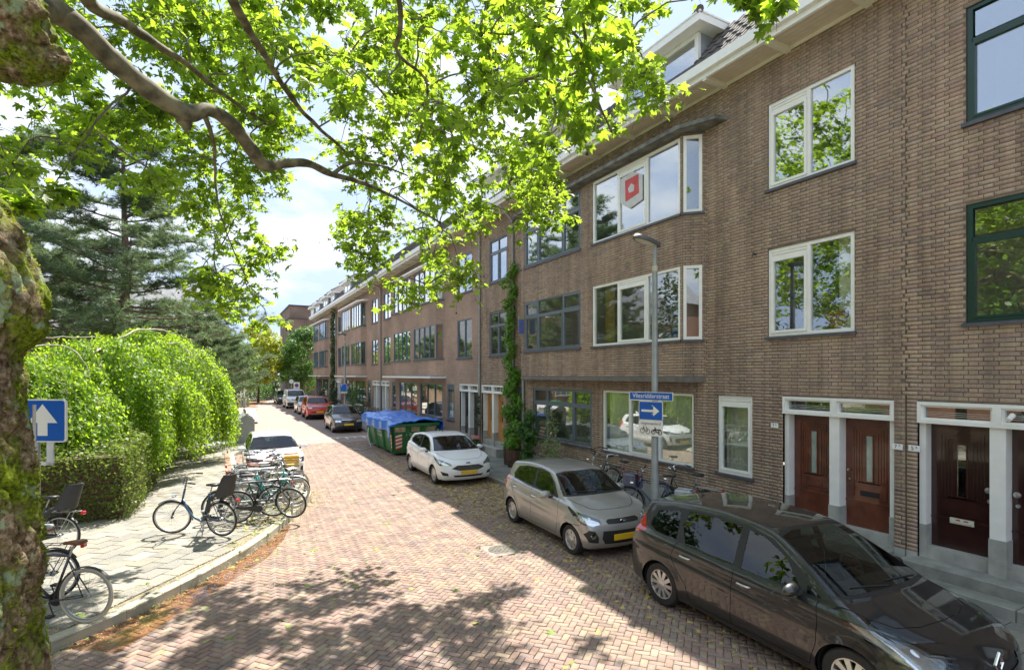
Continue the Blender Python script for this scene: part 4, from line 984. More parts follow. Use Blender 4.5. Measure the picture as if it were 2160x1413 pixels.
def cut_poly(bm, poly, plane, filt, mark, lay):
    "cut polygon edges (in projection plane 'xz','yz','xy') into faces accepted by filt, mark faces inside"
    ax = {'xz': (0, 2), 'yz': (1, 2), 'xy': (0, 1)}[plane]
    lo = [min(p[i] for p in poly) - .08 for i in (0, 1)]; hi = [max(p[i] for p in poly) + .08 for i in (0, 1)]
    def cand():
        out = []
        for f in bm.faces:
            c = f.calc_center_median()
            if lo[0] < c[ax[0]] < hi[0] and lo[1] < c[ax[1]] < hi[1] and filt(c, f.normal): out.append(f)
        return out
    fs = cand(); n = len(poly)
    for i in range(n):
        a, b = poly[i], poly[(i + 1) % n]; no = Vector((0, 0, 0)); co = Vector((0, 0, 0)); no[ax[0]] = -(b[1] - a[1]); no[ax[1]] = b[0] - a[0]; co[ax[0]] = a[0]; co[ax[1]] = a[1]
        if no.length < 1e-9: continue
        no.normalize()
        # only faces near this edge
        mid = ((a[0] + b[0]) / 2, (a[1] + b[1]) / 2); el = math.hypot(b[0] - a[0], b[1] - a[1]) / 2 + .05
        sel = [f for f in fs if f.is_valid and (lambda c: abs((c - co).dot(no)) < .06 and math.hypot(c[ax[0]] - mid[0], c[ax[1]] - mid[1]) < el + .03)(f.calc_center_median())]
        if not sel: continue
        geom = set(sel)
        for f in sel: geom.update(f.edges); geom.update(f.verts)
        bmesh.ops.bisect_plane(bm, geom=list(geom), plane_co=co, plane_no=no, dist=.0008)
        fs = cand()
    for f in fs:
        c = f.calc_center_median()
        if inpoly((c[ax[0]], c[ax[1]]), poly): f[lay] = mark
def polyline_strip(pts, w):
    out = []
    for i in range(len(pts) - 1):
        a = Vector(pts[i]); b = Vector(pts[i + 1]); t = (b - a).normalized(); n = Vector((-t.y, t.x)) * w / 2
        out.append([tuple(a + n), tuple(b + n), tuple(b - n), tuple(a - n)])
    return out
def wheel(parent, loc, r, rim_r, wd, nsp, side, style='alloy'):
    "parts: wheel > tyre, rim"
    h = bpy.data.objects.new('wheel', None)
    q = MB(); y0 = -wd / 2 * side; s = side
    q.lathe([(rim_r + .005, -wd * .48), (r * .93, -wd * .5), (r * .985, -wd * .4), (r, -wd * .2), (r, wd * .2), (r * .985, wd * .4), (r * .93, wd * .5), (rim_r + .005, wd * .48), (rim_r - .01, wd * .3), (rim_r - .01, -wd * .3), (rim_r + .005, -wd * .48)], axis='y', seg=40, cap=False)
    w = q.build('wheel', BLACK, parent, smooth='auto'); w.location = loc
    q = MB(); f = wd * .36 * s
    q.lathe([(rim_r + .006, f * 1.25), (rim_r - .012, f * 1.22), (rim_r - .025, f * .4), (rim_r - .025, -f)], axis='y', seg=40, cap=False)
    ho = f * .95
    def spoke(a, w0, w1, r0, r1, dish=.02):
        ca, sa = math.cos(a), math.sin(a); rad = Vector((ca, 0, sa)); tn = Vector((-sa, 0, ca)); vs = []
        for rr, ww, yy in ((r0, w0, ho + dish * s), (r1, w1, ho + dish * .6 * s)):
            for sg in (-1, 1):
                p = rad * rr + tn * ww / 2 * sg
                vs += [(p.x, yy, p.z), (p.x, yy - .02 * s, p.z)]
        q.add(vs, [(0, 4, 6, 2), (1, 3, 7, 5), (0, 1, 5, 4), (2, 6, 7, 3), (0, 2, 3, 1), (4, 5, 7, 6)])
    if style == 'alloy':
        for k in range(nsp): a = 2 * PI * k / nsp; spoke(a, .05, .055, .04, rim_r - .012); spoke(a + .10, .02, .03, .06, rim_r - .015)
    else:   # hub cap: disc with oval holes imitated by wide spokes
        for k in range(nsp): a = 2 * PI * k / nsp; spoke(a, .085 * 5 / nsp + .02, .13 * 5 / nsp, .03, rim_r - .006, .012)
        q.lathe([(rim_r - .004, ho + .004 * s), (rim_r - .04, ho + .012 * s), (rim_r - .04, ho - .01 * s)], axis='y', seg=36, cap=False)
    q.lathe([(.065, ho - .01 * s), (.062, ho + .028 * s), (.03, ho + .034 * s), (.001, ho + .034 * s)], axis='y', seg=20)
    q.build('rim', SILVER, w, smooth='auto')
    q = MB(); q.lathe([(rim_r - .02, -.01 * s), (.001, -.01 * s)], axis='y', seg=24); q.build('brake_disc', DARK, w)
    return w
PLATE = simple('yellow_number_plate', (.78, .50, .02), .4, var=.04)
HLG = glassmat('headlamp_glass', (.9, .93, .95), .10, gain=1.3)
REFL = simple('lamp_reflector', (.75, .78, .80), .15, .9, var=.1, scale=25)
TAILR = simple('tail_lamp_red', (.45, .015, .012), .12, var=.2, scale=20, coat=1)
AMBER = simple('indicator_amber', (.7, .22, .02), .2, var=.1)
GAP = simple('panel_gap', (.008, .008, .008), .8, var=0)
RUBT = simple('window_rubber', (.015, .015, .016), .4, var=0)
SEATM = simple('seat_cloth', (.045, .045, .05), .9, var=.2)
DASHM = simple('dashboard_plastic', (.03, .03, .032), .6, var=.15)
def make_car(S, label, loc, rz, body, spec, cat='car', group='cars parked along the street'):
    t = thing(spec.get('name', 'parked_car'), label, cat, loc, rz, group)
    bm = S.mesh(); lay = bm.faces.layers.int.new('part'); X0 = S.x0; wr = spec['wr']; Ra = S.Ra; wb = S.wb
    # remove wheel openings
    for sx in (1, -1):
        wx = sx * wb / 2
        dele = [f for f in bm.faces if abs(f.calc_center_median().y) > S.hw - .30 and math.hypot(f.calc_center_median().x - wx, f.calc_center_median().z - wr) < Ra]
        vs = {v for f in dele for v in f.verts}; bmesh.ops.delete(bm, geom=dele, context='FACES')
        for v in vs:
            if v.is_valid and v.link_faces and abs(v.co.y) > S.hw - .28:
                d = Vector((v.co.x - wx, 0, v.co.z - wr)); l = d.length
                if l > 1e-6: v.co.x = wx + d.x / l * Ra; v.co.z = wr + d.z / l * Ra
    sx_ = lambda s: X0 - s
    sideL = lambda sg: (lambda c, n: c.y * sg > S.hw * .45 and n.y * sg > .25)
    frontF = lambda c, n: c.x > 0 and n.x > .12
    topF = lambda c, n: n.z > .25
    backF = lambda c, n: c.x < 0 and n.x < -.15
    PN = {1: 'windscreen', 2: 'side_window', 3: 'rear_window', 4: 'headlight', 5: 'tail_light', 6: 'grille', 7: 'gap', 8: 'trim', 9: 'window_trim', 10: 'chrome'}
    def side_poly(poly, mark, both=True):
        pp = [(sx_(a), b) for a, b in poly]
        for sg in (1, -1): cut_poly(bm, pp, 'xz', sideL(sg), mark, lay)
    # windscreen: in yz projection
    ws = spec['ws']  # ((s0,z0,hw0),(s1,z1,hw1))
    (s0, z0, h0), (s1, z1, h1) = ws
    c0 = .10
    wpoly = [(-h0, z0 + .0), (-h0 * .5, z0 - .0), (h0 * .5, z0 - .0), (h0, z0), (h1, z1 - .03), (h1 * .6, z1), (-h1 * .6, z1), (-h1, z1 - .03)]
    band = lambda c, n: c.x > sx_(s1) - .12 and c.x < sx_(s0) + .16 and n.x > .10 and c.z > z0 - .1
    cut_poly(bm, [(a * 1.035, b + (.02 if b > (z0 + z1) / 2 else -.025)) for a, b in wpoly], 'yz', band, 9, lay)
    cut_poly(bm, wpoly, 'yz', band, 1, lay)
    for poly in spec.get('dlo_trim', []): side_poly(poly, 9)
    for poly in spec['windows']: side_poly(poly, 2)
    if 'rw' in spec:
        pr = spec['rw']; cut_poly(bm, pr, 'yz', backF, 3, lay)
    for poly in spec.get('head_side', []):
        for sg in (1, -1): cut_poly(bm, [(sx_(a), b) for a, b in poly], 'xz', (lambda sg: (lambda c, n: c.y * sg > S.hw * .5 and n.y * sg > .06))(sg), 4, lay)
    for poly in spec.get('head_top', []):
        for sg in (1, -1): cut_poly(bm, [(sx_(a), b * sg) for a, b in poly], 'xy', lambda c, n: n.z > .1 and c.z > .55 and c.x > wb / 2, 4, lay)
    for poly in spec.get('head_front', []):
        for sg in (1, -1): cut_poly(bm, [(a * sg, b) for a, b in poly], 'yz', lambda c, n, sg=sg: c.x > wb / 2 + .15 and n.x > .1 and c.y * sg > 0, 4, lay)
    for poly in spec.get('tail_side', []): side_poly(poly, 5)
    for mk, key in ((6, 'grille'), (8, 'front_trim'), (10, 'chrome_front')):
        for poly in spec.get(key, []): cut_poly(bm, poly, 'yz', lambda c, n: c.x > wb / 2 + .2 and n.x > .15, mk, lay)
    for poly in spec.get('grille_sym', []):
        for sg in (1, -1): cut_poly(bm, [(a * sg, b) for a, b in poly], 'yz', lambda c, n, sg=sg: c.x > wb / 2 + .15 and n.x > .1 and c.y * sg > 0, 6, lay)
    for poly in spec.get('side_trim', []): side_poly(poly, 8)
    for line in spec.get('gaps', []):
        for poly in polyline_strip([(sx_(a), b) for a, b in line], .009):
            for sg in (1, -1): cut_poly(bm, poly, 'xz', lambda c, n, sg=sg: c.y * sg > S.hw * .4 and n.y * sg > .2, 7, lay)
    for line in spec.get('top_gaps', []):
        for poly in polyline_strip([(sx_(a), b) for a, b in line], .010):
            for sg in (1, -1): cut_poly(bm, [(a, b * sg) for a, b in poly], 'xy', lambda c, n: n.z > .3 and c.z > .6, 7, lay)
    for line in spec.get('front_gaps', []):
        for poly in polyline_strip(line, .010): cut_poly(bm, poly, 'yz', lambda c, n: c.x > wb / 2 and n.x > .2 , 7, lay)
    mats = {0: body, 1: CGLASS, 2: CGLASSD if spec.get('darkglass') else CGLASS, 3: CGLASSD, 4: HLG, 5: TAILR, 6: BLKP, 7: GAP, 8: BLKP, 9: RUBT, 10: CHROME}
    # split into parts
    bm.verts.index_update(); bm.normal_update()
    groups = {}
    for f in bm.faces:
        k = f[lay]; key = (k, 0)
        if k in (2, 4, 5): key = (k, 1 if f.calc_center_median().y > 0 else -1)
        groups.setdefault(key, []).append(f)
    def emit(name, fs, mat, par, off=0):
        idx = {}; vs = []; fc = []; nr = []
        for f in fs:
            ff = []
            for v in f.verts:
                if v.index not in idx: idx[v.index] = len(vs); vs.append(tuple(v.co - v.normal * off)); nr.append(tuple(v.normal))
                ff.append(idx[v.index])
            fc.append(ff)
        me = bpy.data.meshes.new(name); me.from_pydata(vs, [], fc); me.materials.append(mat); me.polygons.foreach_set('use_smooth', [True] * len(fc)); me.update()
        try: me.normals_split_custom_set_from_vertices(nr)
        except Exception: pass
        return link(bpy.data.objects.new(name, me), par)
    def islands(fs):
        S_ = set(fs); out = []
        while S_:
            st = [S_.pop()]; comp = list(st)
            while st:
                f = st.pop()
                for e in f.edges:
                    for g in e.link_faces:
                        if g in S_: S_.remove(g); st.append(g); comp.append(g)
            out.append(comp)
        return [c for c in out if len(c) > 2]
    bod = None
    bod = emit('body', groups.pop((0, 0)), body, t)
    for key, fs in groups.items():
        k = key[0]
        if k in (2, 4, 5, 6):
            for comp in islands(fs):
                if len(comp) < 4: continue
                o = emit(PN[k], comp, mats[k], t, .004 if k == 2 else (.012 if k == 6 else 0))
                if k == 4:
                    cs = sum((f.calc_center_median() for f in comp), Vector()) / len(comp); nn = sum((f.normal for f in comp), Vector()).normalized()
                    emit('lamp_bowl', comp, REFL, o, .05)
                    q = MB(); p = cs - nn * .03
                    tg = Vector((0, 0, 1)).cross(nn).normalized()
                    for dd, rr in ((-.055, .05), (.055, .042)):
                        c = p + tg * dd; q.tube([c - nn * .02, c + nn * .004, c + nn * .012], [rr, rr, rr * .3], 14)
                    q.build('lamp_unit', CHROME, o, smooth='auto')
        else: emit(PN[k], fs, mats[k], t, .006 if k == 7 else 0)
    bm.free()
    # wheel wells, floor
    for sx in (1, -1):
        for sg in (1, -1):
            q = MB(); y1 = sg * (S.hw - .035); y0 = sg * (S.hw - .34); wx = sx * wb / 2; pts = []
            n = 20; vs = []
            for k in range(n + 1):
                a = -.35 + (PI + .7) * k / n; vs += [(wx + math.cos(a) * Ra * 1.0, y1, wr + math.sin(a) * Ra), (wx + math.cos(a) * Ra * .99, y0, wr + math.sin(a) * Ra * .99)]
            q.add(vs, [(2 * k, 2 * k + 1, 2 * k + 3, 2 * k + 2) for k in range(n)]); q.add([(wx + math.cos(-.35 + (PI + .7) * k / n) * Ra, y0, wr + math.sin(-.35 + (PI + .7) * k / n) * Ra) for k in range(n + 1)], [tuple(range(n + 1))])
            q.build('wheel_well', GAP, t)
            wheel(t, (wx, sg * (S.hw - .115), wr), wr, spec['rim'], .19, spec.get('nsp', 5), sg, spec.get('wstyle', 'alloy'))
    q = MB(); q.box(X0 - S.L + .25, X0 - .25, -S.hw + .36, S.hw - .36, .17, .23); q.box(-wb / 2 + Ra + .03, wb / 2 - Ra - .03, -S.hw + .12, S.hw - .12, .18, .235); q.build('underbody', GAP, t)
    # interior
    zc = spec.get('seat_z', .62); xs0 = sx_(s0)
    q = MB()
    for sy in (-.36, .36):
        for xx in (xs0 - 1.25, xs0 - 2.1):
            q.bbox(xx - .05, xx + .42, sy - .24, sy + .24, zc - .25, zc, .05)
            vs = q.prism([(-.02, 0), (.12, 0), (-.06, .58), (-.16, .56)], (xx, sy, zc - .06), (1, 0, 0), (0, 0, 1), (0, 1, 0), -.23, .23)
            q.bbox(xx - .19, xx - .09, sy - .12, sy + .12, zc + .50, zc + .70, .03)
    q.build('seat', SEATM, t)
    q = MB(); q.prism([(.02, -.2), (.02, -.06), (-.10, .01), (-.34, .0), (-.40, -.10), (-.34, -.35), (.0, -.35)], (xs0 - .06, 0, z0 - .045), (1, 0, 0), (0, 0, 1), (0, 1, 0), -S.hw + .16, S.hw - .16); q.build('dashboard', DASHM, t, smooth='auto')
    q = MB(); c = Vector((xs0 - .62, .37, z0 - .06)); ring = []
    for k in range(24): a = 2 * PI * k / 24; ring.append(c + Vector((-.08 * math.sin(a) - 0, .185 * math.cos(a), .17 * math.sin(a))))
    q.tube(ring, .014, 6, closed=True); q.tube([c, c + Vector((.25, 0, -.08))], .03, 8); q.tube([ring[0], c, ring[12]], .015, 6); q.build('steering_wheel', DASHM, t, smooth=True)
    q = MB(); q.box(X0 - S.L + .5, xs0 - .3, -S.hw + .13, S.hw - .13, .24, .27); q.build('cabin_floor', SEATM, t)
    q = MB(); q.bbox(sx_(s1) + .06, sx_(s1) + .09, -.11, .11, z1 - .13, z1 - .06, .01); q.build('rear_view_mirror', BLKP, t)
    # door mirrors
    for sg in (1, -1):
        mx, mz = sx_(spec['mir'][0]), spec['mir'][1]; yy = S.ysurf(mx, mz - .04)
        q = MB(); bmm = bmesh.new(); bmesh.ops.create_uvsphere(bmm, u_segments=16, v_segments=10, radius=1)
        for v in bmm.verts:
            co = v.co.copy(); x = co.x * .075; 
            if x < -.02: x = -.02 - (abs(x) - .02) * .15
            v.co = Vector((mx + x, sg * (yy + .16 + co.y * .115), mz + .02 + co.z * .075 - .01 * co.y))
        q.add([v.co[:] for v in bmm.verts], [[v.index for v in f.verts] for f in bmm.faces]); bmm.free(); mo = q.build('door_mirror', body if not spec.get('mirror_black') else BLKP, t, smooth=True)
        q = MB(); q.tube([(mx, sg * (yy - .01), mz - .05), (mx, sg * (yy + .08), mz - .04)], [.035, .028], 8); q.build('mirror_arm', BLKP, mo)
        q = MB(); q.add([(mx - .034, sg * (yy + .16 + .09 * math.cos(a)), mz + .02 + .055 * math.sin(a)) for a in [2 * PI * k / 16 for k in range(16)]], [tuple(range(16))]); q.build('mirror_glass', CHROME, mo)
    # handles
    for (hs_, hz) in spec.get('handles', []):
        for sg in (1, -1):
            x = sx_(hs_); y = S.ysurf(x, hz); q = MB(); q.tube([(x - .095, sg * (y - .004), hz), (x - .075, sg * (y + .030), hz + .004), (x, sg * (y + .038), hz + .006), (x + .075, sg * (y + .030), hz + .004), (x + .095, sg * (y - .004), hz)], [.012, .014, .014, .014, .012], 8); q.build('door_handle', spec.get('handle_mat', body), t, smooth=True)
    # number plate
    pz = spec['plate']; fx = S.xsurf(0, pz) ; q = MB(); q.bbox(fx - .004, fx + .012, -.26, .26, pz - .055, pz + .055, .003); pl = q.build('number_plate', PLATE, t)
    # wipers
    q = MB()
    for (y0, y1) in ((-.50, .02), (.05, .60)):
        pts = []
        for k in range(7):
            yv = y0 + (y1 - y0) * k / 6; zz = z0 + .015 + .05 * math.sin(PI * .5 * (1 - k / 6)) * .6; xx = sx_(s0)
            lo, hi = sx_(s1), sx_(s0) + .25
            xx = S.xsurf(yv, zz + .01) if False else None
            a, b = sx_(s1) - .1, X0
            for _ in range(22):
                m = (a + b) / 2
                if S.F(np.array([m]), np.array([yv]), np.array([zz]))[0] < 0: a = m
                else: b = m
            pts.append((a + .014, yv, zz))
        q.tube(pts, .009, 5)
    q.build('wiper', BLKP, t)
    # roof aerial
    if spec.get('aerial'):
        s_ = spec['aerial']; z = S.zsurf(sx_(s_), 0); q = MB(); q.tube([(sx_(s_), 0, z - .005), (sx_(s_) - .03, 0, z + .02), (sx_(s_) - .16, 0, z + .16)], [.02, .006, .003], 6); q.build('aerial', BLKP, t)
    if 'rails' in spec:
        a, b, yy = spec['rails']
        for sg in (1, -1):
            q = MB(); n = 14; pts = []
            for k in range(n + 1):
                s_ = a + (b - a) * k / n; pts.append((sx_(s_), sg * yy, S.zsurf(sx_(s_), yy) + .02))
            q.tube(pts, .016, 6); q.build('roof_rail', BLKP, t, smooth=True)
    return t
BLKPAINT = paint('black_metallic_paint', (.006, .006, .008), .0, .35)
SILVGREY = paint('silver_beige_paint', (.36, .355, .335), .5, .36)
WHPAINT = paint('white_car_paint', (.78, .79, .80), 0, .35)
REDP = paint('red_car_paint', (.62, .035, .02), 0, .35)
SILV2 = paint('pale_silver_paint', (.45, .46, .46), .5, .35)
BLK2 = paint('blue_black_paint', (.012, .014, .022), 0, .3)
def emblem(t, S, kind, z, txt=None):
    x = S.xsurf(0, z) + .004; q = MB()
    if kind == 'oval':
        q.prism([(.075 * math.cos(a), .03 * math.sin(a)) for a in [2 * PI * k / 24 for k in range(24)]], (x, 0, z), (0, 1, 0), (0, 0, 1), (1, 0, 0), -.02, .012); o = q.build('emblem', CHROME, t)
        q = MB(); q.prism([(.068 * math.cos(a), .024 * math.sin(a)) for a in [2 * PI * k / 24 for k in range(24)]], (x, 0, z), (0, 1, 0), (0, 0, 1), (1, 0, 0), .012, .014); q.build('emblem_field', BLUEM if txt == 'Ford' else INK, o)
        text_mesh('emblem_text', txt, .034, ENAMEL, o, frameM((x + .0155, 0, z), (0, 1, 0), (0, 0, 1)), .0008)
    elif kind == 'diamond':
        for (a, b) in (((0, .105), (.07, 0)), ((.07, 0), (0, -.105)), ((0, -.105), (-.07, 0)), ((-.07, 0), (0, .105))):
            q.tube([(x + .012, a[0], z + a[1]), (x + .012, b[0], z + b[1])], .013, 6)
        q.build('emblem', CHROME, t)
    elif kind == 'bow':
        q.prism([(-.09, -.012), (-.03, -.012), (-.03, -.028), (.03, -.028), (.03, -.012), (.09, -.012), (.09, .012), (.03, .012), (.03, .028), (-.03, .028), (-.03, .012), (-.09, .012)], (x, 0, z), (0, 1, 0), (0, 0, 1), (1, 0, 0), -.01, .012); q.build('emblem', BRASS, t)
# --- black people carrier, nearest
prof = [(.12, .19), (.03, .30), (.0, .46), (.02, .60), (.10, .72), (.32, .86), (.62, .96), (.92, 1.05), (1.04, 1.10), (1.5, 1.345), (1.95, 1.545), (2.2, 1.605), (2.6, 1.64), (3.1, 1.645), (3.7, 1.605), (4.15, 1.535), (4.27, 1.49), (4.40, 1.20), (4.49, 1.0), (4.55, .80), (4.56, .55), (4.52, .36), (4.40, .22), (2.4, .17)]
prof = [(a * .955, b) for a, b in prof]
S1 = Shell(4.36, 1.80, prof, (.93, 1.04), 2.70, .85, .365, tumble=.40, nose=.30, front_in=.20, hs=.02)
spec = dict(wr=.325, head_top=[[(.20, .50), (.42, .60), (.90, .795), (.70, .83), (.34, .76), (.2, .62)]], rim=.215, nsp=10, wstyle='alloy', ws=((1.0, 1.10, .78), (1.89, 1.555, .55)),
    dlo_trim=[[(1.165, 1.0), (2.196, .985), (3.724, 1.055), (3.944, 1.14), (3.868, 1.43), (3.534, 1.515), (2.865, 1.56), (2.244, 1.55), (1.910, 1.485), (1.528, 1.27)]],
    windows=[[(1.432, 1.035), (2.225, 1.02), (2.254, 1.505), (2.025, 1.475), (1.700, 1.325)], [(2.340, 1.02), (3.132, 1.05), (3.266, 1.30), (3.228, 1.505), (2.817, 1.53), (2.359, 1.52)], [(3.314, 1.07), (3.724, 1.10), (3.877, 1.17), (3.820, 1.39), (3.390, 1.485), (3.342, 1.30)], [(1.213, 1.035), (1.375, 1.035), (1.394, 1.13)]],
    rw=[(-.6, 1.02), (.6, 1.02), (.52, 1.42), (-.52, 1.42)],
    head_side=[[(0.124, .66), (0.430, .70), (0.936, .895), (0.955, .935), (0.668, .925), (0.239, .80)]], head_front=[[(.56, .67), (.78, .70), (.86, .82), (.72, .80), (.55, .76)]],
    tail_side=[[(3.915, 1.06), (4.106, 1.0), (4.317, 1.0), (4.297, 1.15), (4.202, 1.35), (4.087, 1.40), (4.011, 1.22)]],
    grille=[[(-.55, .34), (.55, .34), (.62, .47), (-.62, .47)], [(-.42, .60), (.42, .60), (.5, .68), (-.5, .68)]], grille_sym=[[(.66, .30), (.82, .32), (.84, .46), (.68, .44)]],
    gaps=[[(1.242, 1.0), (1.203, .8), (1.213, .55), (1.280, .30)], [(2.292, 1.0), (2.302, .6), (2.311, .27)], [(3.266, 1.06), (3.342, .85), (3.209, .66), (3.056, .5), (2.980, .28)], [(1.280, .29), (2.980, .27)], [(0.286, .60), (0.592, .56), (0.630, .50)], [(0.124, .66), (0.286, .60)]],
    top_gaps=[[(.50, 0), (.52, .35), (.60, .60), (.80, .74), (1.08, .82)]], mir=(1.45, 1.06), handles=[(2.12, .86), (3.07, .90)], handle_mat=SILVER, plate=.42, seat_z=.72, darkglass=False, aerial=3.6, side_trim=[[(1.318, .235), (2.961, .225), (2.961, .29), (1.318, .30)]])
car1 = make_car(S1, 'glossy black people carrier, nearest the camera, with silver ten-spoke wheels', (6.34, 4.33, 0), R(-90 - 2.2), BLKPAINT, spec); car1.scale = (1, 1, .915)
emblem(car1, S1, 'diamond', .70)
# --- silver beige small hatchback
prof = [(.10, .19), (.02, .30), (.0, .45), (.02, .60), (.09, .72), (.28, .85), (.55, .945), (.78, 1.0), (.88, 1.03), (1.2, 1.22), (1.5, 1.385), (1.72, 1.44), (2.1, 1.475), (2.6, 1.475), (3.05, 1.43), (3.30, 1.38), (3.42, 1.15), (3.52, .95), (3.58, .75), (3.595, .5), (3.55, .33), (3.45, .21), (1.9, .17)]
S2 = Shell(3.595, 1.60, prof, (.90, 1.0), 2.385, .62, .325, tumble=.36, nose=.26, front_in=.20, hs=.02)
spec = dict(wr=.285, rim=.19, nsp=6, wstyle='cap', ws=((.92, 1.045, .68), (1.52, 1.375, .535)),
    dlo_trim=[[(1.12, .955), (2.3, .985), (3.0, 1.04), (3.08, 1.14), (2.95, 1.31), (2.6, 1.375), (2.0, 1.40), (1.68, 1.365), (1.4, 1.21)]],
    windows=[[(1.30, .99), (2.05, 1.01), (2.10, 1.37), (1.75, 1.345), (1.50, 1.23)], [(2.17, 1.015), (2.92, 1.06), (3.0, 1.14), (2.9, 1.275), (2.6, 1.345), (2.2, 1.365)]],
    rw=[(-.5, 1.0), (.5, 1.0), (.44, 1.30), (-.44, 1.30)],
    head_side=[[(.11, .66), (.30, .64), (.72, .87), (.70, .90), (.35, .80)]], head_front=[[(.44, .67), (.60, .62), (.74, .68), (.78, .86), (.62, .80), (.46, .735)]],
    tail_side=[[(3.18, 1.02), (3.32, .78), (3.56, .78), (3.5, 1.0), (3.40, 1.17), (3.27, 1.10)]],
    grille=[[(-.33, .655), (.33, .655), (.36, .70), (.30, .735), (-.30, .735), (-.36, .70)], [(-.40, .30), (.40, .30), (.46, .40), (.44, .54), (-.44, .54), (-.46, .40)]],
    grille_sym=[[(.52, .32), (.68, .34), (.74, .48), (.68, .56), (.58, .54), (.52, .42)]],
    gaps=[[(1.08, .97), (1.04, .75), (1.06, .5), (1.12, .29)], [(2.12, 1.0), (2.12, .6), (2.10, .27)], [(2.98, 1.05), (3.0, .85), (2.80, .62), (2.66, .45), (2.62, .28)], [(1.12, .28), (2.62, .26)], [(.75, .62), (.62, .60), (.34, .62)]],
    top_gaps=[[(.30, 0), (.34, .35), (.42, .48), (.62, .60), (.88, .68)]], mir=(1.34, .99), handles=[(1.98, .83), (2.84, .87)], handle_mat=CHROME, plate=.42, seat_z=.64, aerial=None)
car2 = make_car(S2, 'silver beige small hatchback parked behind the black people carrier beside the lamp post', (6.44, 9.28, 0), R(-90 - 2.0), SILVGREY, spec); car2.scale = (1, 1, .955)
emblem(car2, S2, 'oval', .695, 'KIA')
q = MB()
for sg in (1, -1):
    x = S2.xsurf(sg * .60, .44); q.tube([(x - .02, sg * .61, .45), (x + .004, sg * .61, .45), (x + .012, sg * .61, .45)], [.055, .055, .02], 14)
q.build('fog_lamp', CHROME, car2, smooth='auto')
# --- white hatchback behind it
prof = [(.10, .19), (.02, .30), (.0, .44), (.02, .58), (.08, .70), (.26, .82), (.6, .935), (.85, .985), (.95, 1.01), (1.35, 1.215), (1.72, 1.385), (1.95, 1.44), (2.3, 1.475), (2.75, 1.465), (3.2, 1.41), (3.52, 1.345), (3.68, 1.12), (3.82, .96), (3.93, .80), (3.955, .55), (3.92, .36), (3.8, .21), (2.0, .17)]
S3 = Shell(3.96, 1.72, prof, (.90, 1.02), 2.49, .80, .335, tumble=.42, nose=.28, front_in=.22, hs=.024)
spec = dict(wr=.30, rim=.20, nsp=12, wstyle='alloy', ws=((.98, 1.03, .72), (1.74, 1.375, .54)),
    dlo_trim=[[(1.24, .955), (2.4, .985), (3.25, 1.07), (3.38, 1.16), (3.2, 1.31), (2.75, 1.385), (2.2, 1.395), (1.85, 1.345), (1.55, 1.20)]],
    windows=[[(1.42, .985), (2.26, 1.01), (2.30, 1.365), (1.92, 1.325), (1.64, 1.2)], [(2.38, 1.015), (3.18, 1.085), (3.28, 1.165), (3.12, 1.28), (2.72, 1.355), (2.4, 1.365)]],
    rw=[(-.5, 1.0), (.5, 1.0), (.44, 1.28), (-.44, 1.28)],
    head_side=[[(.12, .66), (.32, .65), (.78, .85), (.80, .89), (.4, .80)]], head_front=[[(.50, .64), (.70, .655), (.82, .84), (.72, .80), (.52, .70)]],
    tail_side=[[(3.5, 1.1), (3.62, .82), (3.9, .84), (3.8, 1.0), (3.68, 1.16)]],
    grille=[[(-.30, .50), (.30, .50), (.52, .56), (.34, .655), (-.34, .655), (-.52, .56)], [(-.42, .30), (.42, .30), (.48, .36), (-.48, .36)]], grille_sym=[[(.60, .34), (.76, .36), (.80, .48), (.62, .42)]],
    gaps=[[(1.22, .97), (1.18, .75), (1.2, .5), (1.28, .29)], [(2.32, 1.0), (2.33, .6), (2.32, .27)], [(3.2, 1.07), (3.22, .88), (3.0, .65), (2.86, .45), (2.82, .28)], [(1.28, .28), (2.82, .26)], [(.85, .66), (.6, .60)]],
    top_gaps=[[(.22, 0), (.28, .4), (.45, .58), (.7, .68), (.98, .76)]], mir=(1.45, .99), handles=[(2.18, .84), (3.02, .88)], plate=.44, seat_z=.64, aerial=2.3)
car3 = make_car(S3, 'white five-door hatchback parked right behind the green skip end', (6.50, 16.55, 0), R(-90 - 1.5), WHPAINT, spec); car3.scale = (1, 1, .94)
emblem(car3, S3, 'oval', .715, 'Ford')
q = MB()
for z in (.525, .555, .585, .615): x = S3.xsurf(0, z); q.box(x - .01, x + .004, -.36, .36, z - .005, z + .005)
q.build('grille_bar', CHROME, car3)
